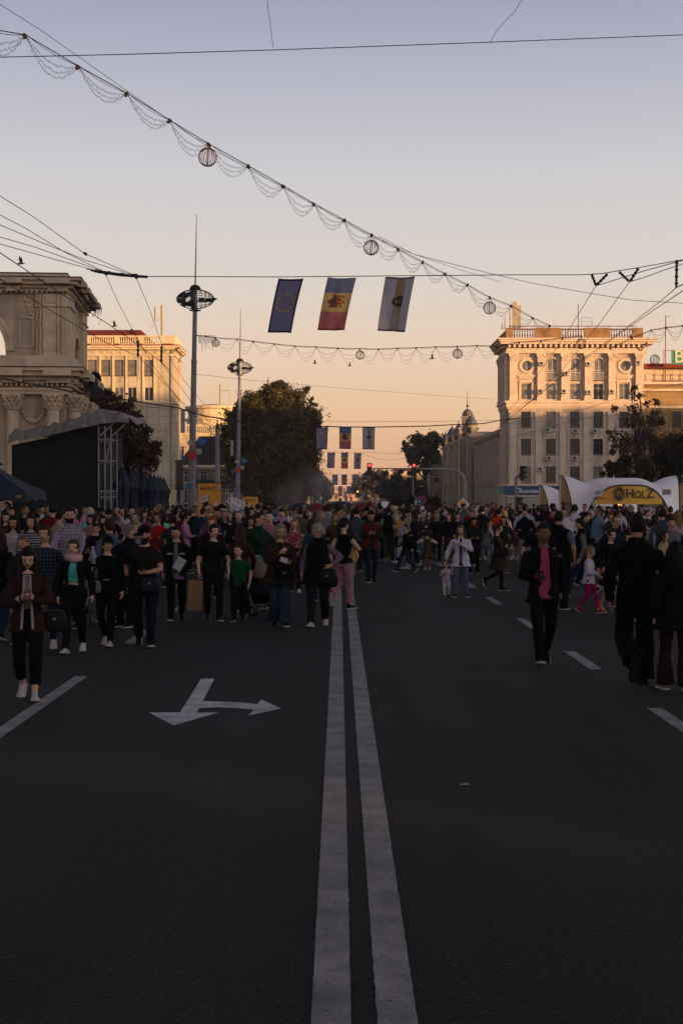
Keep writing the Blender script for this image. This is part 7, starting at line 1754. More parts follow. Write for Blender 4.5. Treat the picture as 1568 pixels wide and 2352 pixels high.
# front left
r, J = hero(65,1605,1257, 'young woman in a burgundy cardigan with pale cuffs, looking down at her phone', face=8, sex='w', hair=('vlong','#1a100c'), skin=SK1, top=(C('#6f696d'),.58,0,.004), over=(C('#2a1716'),.45,1,.017,.6,.020,0,'cardigan'), legs=('pants',BLK,.86), shoes='#a59da4', arms=('phone','phone'), stride='walkR', head=(0,24))
phone(r, J, 1, '#5c4244', True)
g = MB()
for sg in (-1,1):
    a, b = J['el',sg], J['wr',sg]; d = (b-a).normalized(); q = b-d*.012; g.tube([q-d*.055, q], .043, 14)
g.build('cuff', C('#8d8985'), r)
g = MB()
for sg in (-1,1): g.tube([(sg*.028,-.125,1.30),(sg*.034,-.145,1.15),(sg*.045,-.135,.98),(sg*.058,-.15,.74)], .014, 6, ell=.5)
g.build('button_band', C('#7d7a76'), r)
handbag(r, J, (.27,.03,.92), (.24,.1,.22), '#0f1312', 'black shoulder bag at the hip of the woman in the burgundy cardigan', [(.27,.03,.90),(.2,.02,1.2),(.12,.0,1.38)])
bottle(wpos(r, (.17,-.06,.95)), .24, '#4f6b5a', 'green-capped bottle tucked under the arm of the cardigan woman', 0, -.4)
hero(104,1493,1207, 'woman in a dark plaid shirt over jeans walking close behind the cardigan woman', face=5, sex='w', hair=('pony','#2a1a12'), skin=SK2, top=(C('#10141d',.1,'plaid','#3a4356'),.46,.8,.014,.4,0,0,'shirt'), legs=('slim','#1b2535'), shoes='#a59da4', arms=('down','down'), stride='walkL', head=(-10,0), bulk=1.1)
r, J = hero(171,1498,1240, 'girl in a turquoise crop top and open black jacket with a pink fluffy scarf', face=0, sex='w', hair=('pony','#3a2618'), skin=SK1, top=(C('#3f9088'),.625,0,.006), over=(C(BLK),.47,1,.02,.3,.052), legs=('pants',BLK), shoes='#a59d98', arms=('down','swingB'), stride='walkL', head=(-8,-4), neck=('#a8808a',.034))
hero(161,1442,1164, 'tall bearded man in a pale checked shirt pushing a stroller', face=0, sex='m', hair=('short','#0f0c0b'), skin=SK2, top=(C('#7d7884',.1,'plaid','#46304a'),.48,1,.010,.2,0,.012,'shirt'), legs=('pants',NV), arms=('handle','handle'), stride='stand', head=(15,6), beard=True)
tag(stroller(G(171,1441)+Vector((0,-.1,0)), 0, '#15161a', 'x'), 'dark stroller pushed by the tall man in the checked shirt')
r, J = hero(247,1483,1232, 'girl in a black cap and ripped black jeans holding up a water bottle', face=-3, sex='w', hair=('pony','#241610'), skin=SK1, top=(C('#08080a'),.615,.3,.005), over=(C(BLK),.46,1,.019,.3,.034), legs=('slim',BLK), shoes='#a3978a', arms=('up','down'), stride='walkR', head=(25,0), hat=('cap','#0a0a0c'))
bottle(wpos(r, J['hand',-1]+Vector((0,-.03,-.10))), .25, '#6c7f93', 'clear water bottle in the raised hand of the girl in the black cap', 0, .1, '#9aa3b0')
handbag(r, J, (-.19,-.1,.93), (.25,.09,.17), '#55665f', 'mint green handbag hanging before the girl with the raised bottle', [(-.17,-.1,.95),(-.1,-.1,1.12),(-.05,-.08,1.2)])
r, J = hero(332,1484,1208, 'man in a dark T-shirt and black cap with a crossbody bag, looking aside', face=6, sex='m', hair=('crop',HD), skin='#9a7460', top=(C('#15100f'),.49,.42,.009,.2,0,0,'t_shirt'), legs=('pants','#0c0f18'), shoes='#10131c', arms=('swingB','belly'), stride='walkR', head=(-40,14), hat=('cap','#09090b'), bulk=1.12, beard=True)
handbag(r, J, (.07,-.17,.98), (.26,.08,.2), '#0e131f', 'dark blue crossbody bag on the belly of the man in the black cap', [(.02,-.17,.95),(-.06,-.16,1.2),(-.12,-.08,1.38),(-.13,0,1.42)])
hero(288,1440,1204, 'old man in a grey cap and dark quilted jacket leaning over a stroller', face=-30, sex='m', hair=('crop',HG), skin=SK2, top=(C('#0c0e13'),.46,1,.024,.2,0,.02,'jacket'), legs=('pants',BLK), arms=('handle','handle'), stride='stand', head=(0,18), hat=('cap','#5b5652'), lean=12)
tag(stroller(G(290,1428), R(-12), '#141418', 'x'), 'low dark stroller between the girl with the bottle and the man in the dark T-shirt')
hero(252,1428,1193, 'man in a grey-blue shirt turned away behind the girl in the black cap', face=-140, sex='m', hair=('short',HB), skin=SK2, top=(C('#3b4658'),.49,1,.01,.2,0,.01,'shirt'), legs=('pants',BLK))
r, J = hero(405,1425,1208, 'boy in a black jacket with a white chest band, carrying a small book', face=4, sex='m', hair=('short',HD), skin=SK2, top=(C('#5c5a60'),.44,0,.008,.2), over=(C(BLK,.1),.47,1,.02,.2,.032), legs=('pants',BLK), shoes='#0b0b0d', arms=('down','hold'), stride='walkL', head=(-10,10))
m = MB(); m.box(-.08,-.015,-.11,.08,.015,.11); o = m.build('book', C('#8f8f95'), None); o.location = wpos(r, J['hand',1]+Vector((.03,-.03,-.05))); o.rotation_euler = (.2,.5,.6); tag(o, 'small pale book held by the boy with the banded black jacket', 'book')
m = MB()
for sg in (-1,1): m.box(sg*.105-.045,-.142,1.13,sg*.105+.045,-.12,1.16)
m.build('white_stripe', C('#85858a'), r)
r, J = hero(490,1427,1205, 'smiling woman in black T-shirt and trousers carrying a paper bag beside a boy', face=10, sex='w', hair=('pony','#140d0b'), skin=SK1, top=(C(BLK),.47,.40,.010,.6,0,0,'t_shirt'), legs=('slim',BLK), shoes='#1c2430', arms=('bag','down'), stride='walkR', head=(25,0), bulk=1.08)
q = wpos(r, J['hand',-1]); m = MB(); m.loft([[Vector((w_*sx,d_*sy,z_)) for sx, sy in ((-1,-1),(1,-1),(1,1),(-1,1))] for w_, d_, z_ in ((.115,.06,-.52),(.125,.07,-.3),(.118,.05,-.05),(.12,.045,-.02))])
bg_ = m.build('paper_bag', mat('kraft_paper', '#6e4f30', .85, .2, 6, .5, 9), None); bg_.location = q+Vector((-.08,-.02,-.02)); bg_.rotation_euler = (0,.06,.2)
m = MB(); m.tube([(-.05,-.05,-.03),(-.03,-.05,.06),(.03,-.05,.06),(.05,-.05,-.03)], .006, 6); m.build('handle', mat('kraft_paper','#6e4f30'), bg_); tag(bg_, 'brown paper shopping bag carried by the smiling woman in black', 'paper bag')
hero(547,1426,1252, 'small boy in a green T-shirt and black trousers holding the hand of a woman', face=-4, sex='k', hair=('crop','#1c130e'), skin=SK1, top=(C('#0e3d24'),.47,.42,.011,.4,0,0,'t_shirt'), legs=('pants',BLK), shoes='#161a24', arms=('out','down'), stride='stepL', head=(-15,0))
hero(552,1418,1207, 'woman with very long brown hair and a rust jacket seen from behind, flared trousers', face=185, sex='w', hair=('vlong','#2e1a12'), skin=SK1, top=(C('#2b1712'),.44,1,.018,.3,0,.01,'jacket'), legs=('flare',BLK), shoes='#8f8a85', arms=('swingF','down'), stride='walkL')
tag(stroller(G(592,1410), R(25), '#5d5248', 'x'), 'stroller with a beige hood between the boy in green and the woman in brown')
hero(593,1396,1178, 'big man in a dark green hoodie and sunglasses turned to the right', face=65, sex='m', hair=('crop','#1c1512'), skin=SK2, top=(C('#0d2419'),.48,1,.024,.2,0,.014,'hoodie'), legs=('pants','#4a3c30'), arms=('handle','handle'), head=(10,0), glasses='sun', bulk=1.2)
hero(619,1388,1174, 'round-faced man in a pink button shirt standing behind the green hoodie', face=-8, sex='m', hair=('crop','#17110e'), skin=SK1, top=(C('#7c5560'),.47,1,.012,.3,0,.01,'shirt'), legs=('pants',NV), bulk=1.2)
r, J = hero(643,1437,1205, 'older woman with glasses in a wide brown cape jacket and jeans, holding a paper', face=4, sex='w', hair=('bob','#6e6153'), skin=SK2, top=(C('#0a0a0b'),.50,0,.006), over=(C('#261a14'),.43,1,.034,1.6,.022,0,'cape_jacket'), legs=('wide','#1f2b3b'), shoes='#100d0c', arms=('chest','hold'), stride='stepR', head=(10,4), glasses=True, bulk=1.08)
handbag(r, J, (.06,-.19,.98), (.34,.1,.26), '#0a0a0c', 'large black bag hanging before the woman in the brown cape', [(-.06,-.19,.95),(-.1,-.15,1.2),(-.1,-.05,1.38)])
m = MB(); m.box(-.06,-.003,-.04,.06,.003,.04); o = m.build('paper_sheet', mat('paper_white','#b9b0b6',.7,.03), None); o.location = wpos(r, J['hand',1]+Vector((-.05,-.04,.04))); o.rotation_euler = (.3,.3,0); tag(o, 'folded white paper in the hand of the woman in the brown cape', 'paper')
hero(677,1360,1192, 'blonde woman in a red floral blouse standing behind the brown cape', face=-5, sex='w', hair=('long','#6e4e30'), skin=SK1, top=(C('#6e1a2a',.1,'floral','#9a8a7a'),.47,.95,.012,.4,0,0,'blouse'), legs=('pants',BLK), shoes='#a59d98', arms=('belly','belly'))
r, J = hero(731,1438,1205, 'grey-haired woman in a black padded vest over patterned sleeves, looking aside', face=-8, sex='w', hair=('puff','#77716a'), skin=SK2, top=(C('#5d5560',.1,'spots','#2c2730'),.56,.92,.010,0,0,0,'blouse'), over=(C('#08080a'),.43,.10,.024,1.0,0,.018,'padded_vest'), legs=('pants','#141417'), shoes='#a09082', arms=('down','hip'), stride='walkL', head=(-55,6), bulk=1.15)
handbag(r, J, (.17,-.13,.95), (.33,.12,.3), '#0b0d0e', 'black leather handbag on the arm of the grey-haired woman', [(.17,-.13,.93),(.13,-.1,1.2),(.11,0,1.42)])
r, J = hero(789,1399,1190, 'woman in pink trousers and a black top carrying a baby away from us', face=150, sex='w', hair=('pony','#120c0a'), skin=SK1, top=(C('#08080a'),.51,.12,.014,.3,0,0,'vest_top'), legs=('pants','#8a626a',.93), shoes='#17171a', arms=('carry','down'), stride='backR', head=(-25,0))
person(wpos(r, (-.04,-.26,.66)), .62, 330, 'k', ('thin','#8a7355'), '#b08a76', (C('#b08a50'),.45,1,.012), None, ('pants','#7a6f66'), '#6b6560', ('carry','down'), 'stand', (0,0), .009, 'baby in a yellow top carried by the woman in pink trousers')
hero(718,1384,1193, 'person in a denim jacket and jeans turned away beside the grey-haired woman', face=215, sex='w', hair=('bob','#2a1a12'), skin=SK2, top=(C('#1d2733'),.44,1,.02,.5,0,.01,'jacket'), legs=('wide','#26303f'), stride='stepL', bulk=1.1, glasses='sun')
# centre
r, J = hero(852,1337,1172, 'man in a red quilted vest and green sleeves looking down at his phone', face=8, sex='m', hair=('short','#100c0a'), skin=SK2, top=(C('#1f2417'),.48,1,.010,.2,0,.01,'sweater'), over=(C('#4a1510'),.46,.10,.024,.2,.030,0,'quilted_vest'), legs=('slim','#111824'), shoes='#0c0c0e', arms=('phone','phone'), stride='stepL', head=(0,28))
phone(r, J, 1, '#101013', True)
hero(891,1290,1165, 'woman in a black vest and cream hood seen from behind with olive trousers', face=190, sex='w', hair=('pony','#120c0a'), skin=SK1, top=(C('#5f5a4c'),.50,1,.012,.2,0,.02,'sweater'), over=(C('#09090b'),.47,.08,.024,.2,0,.012,'vest'), legs=('pants','#2c2a1b'), stride='walkL', head=(-30,0), backpack='#08080a')
hero(932,1315,1204, 'boy in a black top and blue jeans striding toward the left', face=-75, sex='k', hair=('crop','#15100d'), skin=SK2, top=(C(BLK),.47,1,.012,.2,0,0,'top'), legs=('pants','#16233c'), shoes='#0d0d10', stride='strideL', arms=('swingF','swingB'))
r, J = hero(925,1306,1185, 'young woman in a pale grey hoodie behind the striding boy', face=60, sex='w', hair=('bun','#171010'), skin=SK2, top=(C('#6f6d78'),.46,1,.018,.3,0,.012,'hoodie'), legs=('pants','#4f4f58'), shoes='#a59d98', head=(0,20), arms=('hold','down'))
m = MB(); m.loft([[Vector((w_*math.cos(a),w_*.7*math.sin(a),z_)) for a in [2*math.pi*i/12 for i in range(12)]] for w_, z_ in ((.08,-.42),(.15,-.35),(.15,-.15),(.05,.0))]); o = m.build('plastic_bag', mat('white_plastic','#8f8f96',.4,.15,9,.8,20), None, smooth=True); o.location = wpos(r, (-.2,-.05,.72)); tag(o, 'white plastic bag hanging beside the boy in blue jeans', 'plastic bag')
hero(981,1309,1219, 'little girl in a brown plaid dress and pink tights seen from behind', face=185, sex='k', hair=('tails','#2a1a12'), skin=SK1, top=(C('#a59da4'),.55,1,.008,0,0,0,'blouse'), over=(C('#1b120d',.1,'plaid','#6b5636'),.33,.06,.012,.55,0,0,'dress'), legs=('tights','#7a3a50'), shoes='#a09082', arms=('up','up'))
hero(1002,1291,1177, 'blonde woman in a black sweater with a long strap bag, facing the viewer', face=0, sex='w', hair=('bob','#6e5434'), skin=SK2, top=(C(BLK),.47,1,.012,.2), legs=('slim',BLK), glasses=True)
hero(984,1285,1173, 'slim woman in a brown crop sweater with long hair, arms folded', face=5, sex='w', hair=('long','#2e1c12'), skin=SK1, top=(C('#3e2f26'),.58,1,.01), legs=('pants','#3e4652'), arms=('cross','cross'))
hero(1030,1284,1179, 'red-haired woman in a black jacket and patterned trousers', face=-15, sex='w', hair=('bob','#5a2412'), skin=SK1, top=(C(BLK),.46,1,.018,.3,0,0,'jacket'), legs=('wide',C('#17120d',.1,'floral','#54483a')))
r, J = hero(1058,1371,1206, 'young woman in an open oversized white shirt and light jeans leading a toddler', face=-6, sex='w', hair=('long','#4a3420'), skin=SK1, top=(C(BLK),.54,0,.005), over=(C('#a79fae'),.43,1,.024,.7,.022,0,'white_shirt'), legs=('slim','#455569'), shoes='#121212', arms=('outlow','chest'), stride='wide', head=(-15,0), vox=VN)
hero(1025,1371,1287, 'toddler in a white embroidered shirt and white trousers held by the hand', face=-12, sex='k', hair=('thin','#4a2e1c'), skin=SK1, top=(C('#9d959c',.1,'spots','#6d2a4a'),.46,1,.014,.2,0,0,'embroidered_shirt'), legs=('pants','#a1999c'), shoes='#111114', arms=('chest','kidup'), vox=VN, stride='stepL', head=(-40,8))
r, J = hero(1088,1317,1188, 'woman in a black coat with a red scarf reading a phone behind the white shirt', face=0, sex='w', hair=('long','#1e0f0c'), skin=SK2, top=(C('#16171f'),.44,1,.016,.3,0,0,'coat'), legs=('pants',BLK), head=(0,20), arms=('hold','hold'), neck=('#5a1016',.03))
phone(r, J, 1, '#222226', True)
hero(1115,1293,1203, 'child in light jeans with a grey jacket tied round the waist, seen from behind', face=175, sex='k', hair=('long','#1a120e'), skin=SK1, top=(C('#0e0e11'),.50,1,.01), over=(C('#4e4e56'),.45,0,.02,1.2,0,0,'tied_jacket'), legs=('pants','#5b6270'))
r, J = hero(1142,1357,1204, 'woman in a dark floral dress and tights walking to the right, in profile', face=72, sex='w', hair=('bun','#2e1c13'), skin=SK1, top=(C('#14100d',.1,'floral','#4a2e26'),.32,.92,.014,.42,0,0,'dress'), legs=('tights','#140f0f'), shoes='#0b0a0b', stride='backL', arms=('cross','hold'), vox=VN)
handbag(r, J, (.03,-.2,.98), (.24,.1,.18), '#0b0a0a', 'black bag with gold studs held by the woman in the floral dress')
hero(1156,1315,1185, 'tall long-haired woman in a dark olive jacket and beige trousers', face=-10, sex='w', hair=('vlong','#150e0c'), skin=SK1, top=(C('#1c1e19'),.46,1,.02,.3,0,0,'jacket'), legs=('wide','#4b4038'), head=(0,12))
hero(1184,1280,1180, 'woman in a long dark red dress looking at a phone', face=-12, sex='w', hair=('long','#1a0f0d'), skin=SK2, top=(C('#4a0f18'),.28,.9,.012,.3,0,0,'dress'), legs=('none','#000000'), shoes='#a09a96', arms=('hold','hold'), head=(0,22))
hero(1205,1300,1169, 'man in a black quilted jacket and pale jeans holding a drink', face=-20, sex='m', hair=('short',HD), skin=SK2, top=(C('#0b0c10'),.47,1,.026,.1,0,.01,'jacket'), legs=('pants','#5a606b'), arms=('hold','down'))
r, J = hero(1247,1527,1203, 'man in a black jacket over a bright pink shirt walking toward us', face=2, sex='m', hair=('short','#0b0908'), skin='#5d3f31', top=(C('#8c3a4e'),.47,.9,.010,.1,0,0,'pink_shirt'), over=(C('#0a0a0c'),.445,1,.022,.4,.044), legs=('pants',BLK), shoes='#0d0d10', arms=('hold','swingB'), stride='strideL', head=(0,0), vox=.0065)
phone(r, J, -1, '#0c0c0f')
m = MB(); 
for k in range(6): m.sphere((0,-.115,1.36-.085*k), .006, None, None, 6, 4)
m.build('buttons', C('#2a0d16'), r)
hero(1240,1402,1186, 'man in a black cap and T-shirt half hidden behind the pink shirt', face=10, sex='m', hair=('crop',HD), skin=SK2, top=(C(BLK),.48,.42,.012,.1,0,0,'t_shirt'), legs=('pants',BLK), hat=('cap','#0b0b0d'), bulk=1.1)
hero(1282,1400,1173, 'broad man in a black puffer vest and grey-blue T-shirt seen from behind', face=150, sex='m', hair=('crop','#18110e'), skin='#8f6754', top=(C('#4a5262'),.50,.5,.012,0,0,0,'t_shirt'), over=(C('#0a0a0c'),.47,.10,.030,.1,0,.012,'puffer_vest'), legs=('pants','#0c0c10'), bulk=1.15)
hero(1333,1372,1191, 'person in a black hooded vest over grey sleeves striding left in jeans', face=-100, sex='w', hair=('short',HD), skin=SK2, top=(C('#55555a'),.50,1,.016,.2,0,0,'sweater'), over=(C('#09090b'),.44,.08,.028,.3,0,.02,'hooded_vest'), legs=('pants','#162234'), shoes='#0b0b0d', stride='strideR', head=(0,10))
r, J = hero(1352,1408,1255, 'little girl in a white top and magenta leggings with a blonde ponytail', face=55, sex='k', hair=('pony','#6a5740'), skin=SK1, top=(C('#a198a4'),.46,1,.010,.6,0,0,'white_top'), legs=('slim','#7c0f4a',.95), shoes='#6a1420', arms=('hold','out'), stride='walkR', head=(20,20), vox=VN)
m = MB(); m.sphere((0,0,0), .045, None, None, 12, 8); o = m.build('toy', C('#9a3a4e'), None, smooth=True); m = MB(); m.tube([(0,0,.04),(0,0,.07)], .02, 8); m.build('knob', C('#8d8d90'), o); o.location = wpos(r, J['hand',-1]+Vector((0,-.04,.02))); tag(o, 'small red and white toy in the hand of the girl in magenta leggings', 'toy')
hero(1402,1404,1216, 'smiling woman in a black knee-length dress holding a little girl by the hand', face=20, sex='w', hair=('bun','#2a1812'), skin=SK1, top=(C('#08080a'),.33,1,.016,.30,0,0,'dress'), legs=('none','#000000'), shoes='#8a6d4c', arms=('outlow','down'), stride='walkR', head=(10,0), vox=VN)
hero(1413,1392,1184, 'bald man with glasses in a blue denim jacket, standing behind the black dress', face=15, sex='m', hair=('thin','#3a302a'), skin=SK2, top=(C('#141a22'),.46,1,.02,.2,0,.01,'jacket'), legs=('pants','#1a2433'), glasses=True)
r, J = hero(1462,1574,1181, 'very tall man all in black seen from behind, one shoe lifted', face=180, sex='m', hair=('crop','#0e0a09'), skin='#80604f', top=(C('#07070a'),.44,1,.024,.3,0,.014,'jacket'), legs=('wide','#07080d'), shoes='#231b12', arms=('down','down'), stride='backR', vox=VN, bulk=1.08, sole='#1b1712')
hero(1552,1587,1246, 'long-haired woman in dark coat and flared brown trousers at the right edge, from behind', face=185, sex='w', hair=('vlong','#07070a'), skin=SK1, top=(C('#09090c'),.42,1,.028,1.0,0,0,'coat'), legs=('flare','#1f1310'), shoes='#6a6059', arms=('down','down'), stride='stepR', vox=VN)
hero(1522,1392,1219, 'girl in a cream hoodie with a hair band, in profile at the right', face=60, sex='k', hair=('long','#241612'), skin=SK1, top=(C('#8d7c5c'),.45,1,.022,.2,0,.016,'hoodie'), legs=('pants','#22262e'), arms=('pocket','pocket'))
hero(1541,1372,1189, 'man with a grey baby carrier strapped to his chest at the right edge', face=-10, sex='m', hair=('short',HD), skin=SK2, top=(C('#101116'),.47,.5,.012,.1,0,0,'t_shirt'), over=(C('#55525c'),.60,0,.045,0,0,0,'baby_carrier'), legs=('pants',NV), arms=('hold','hold'))
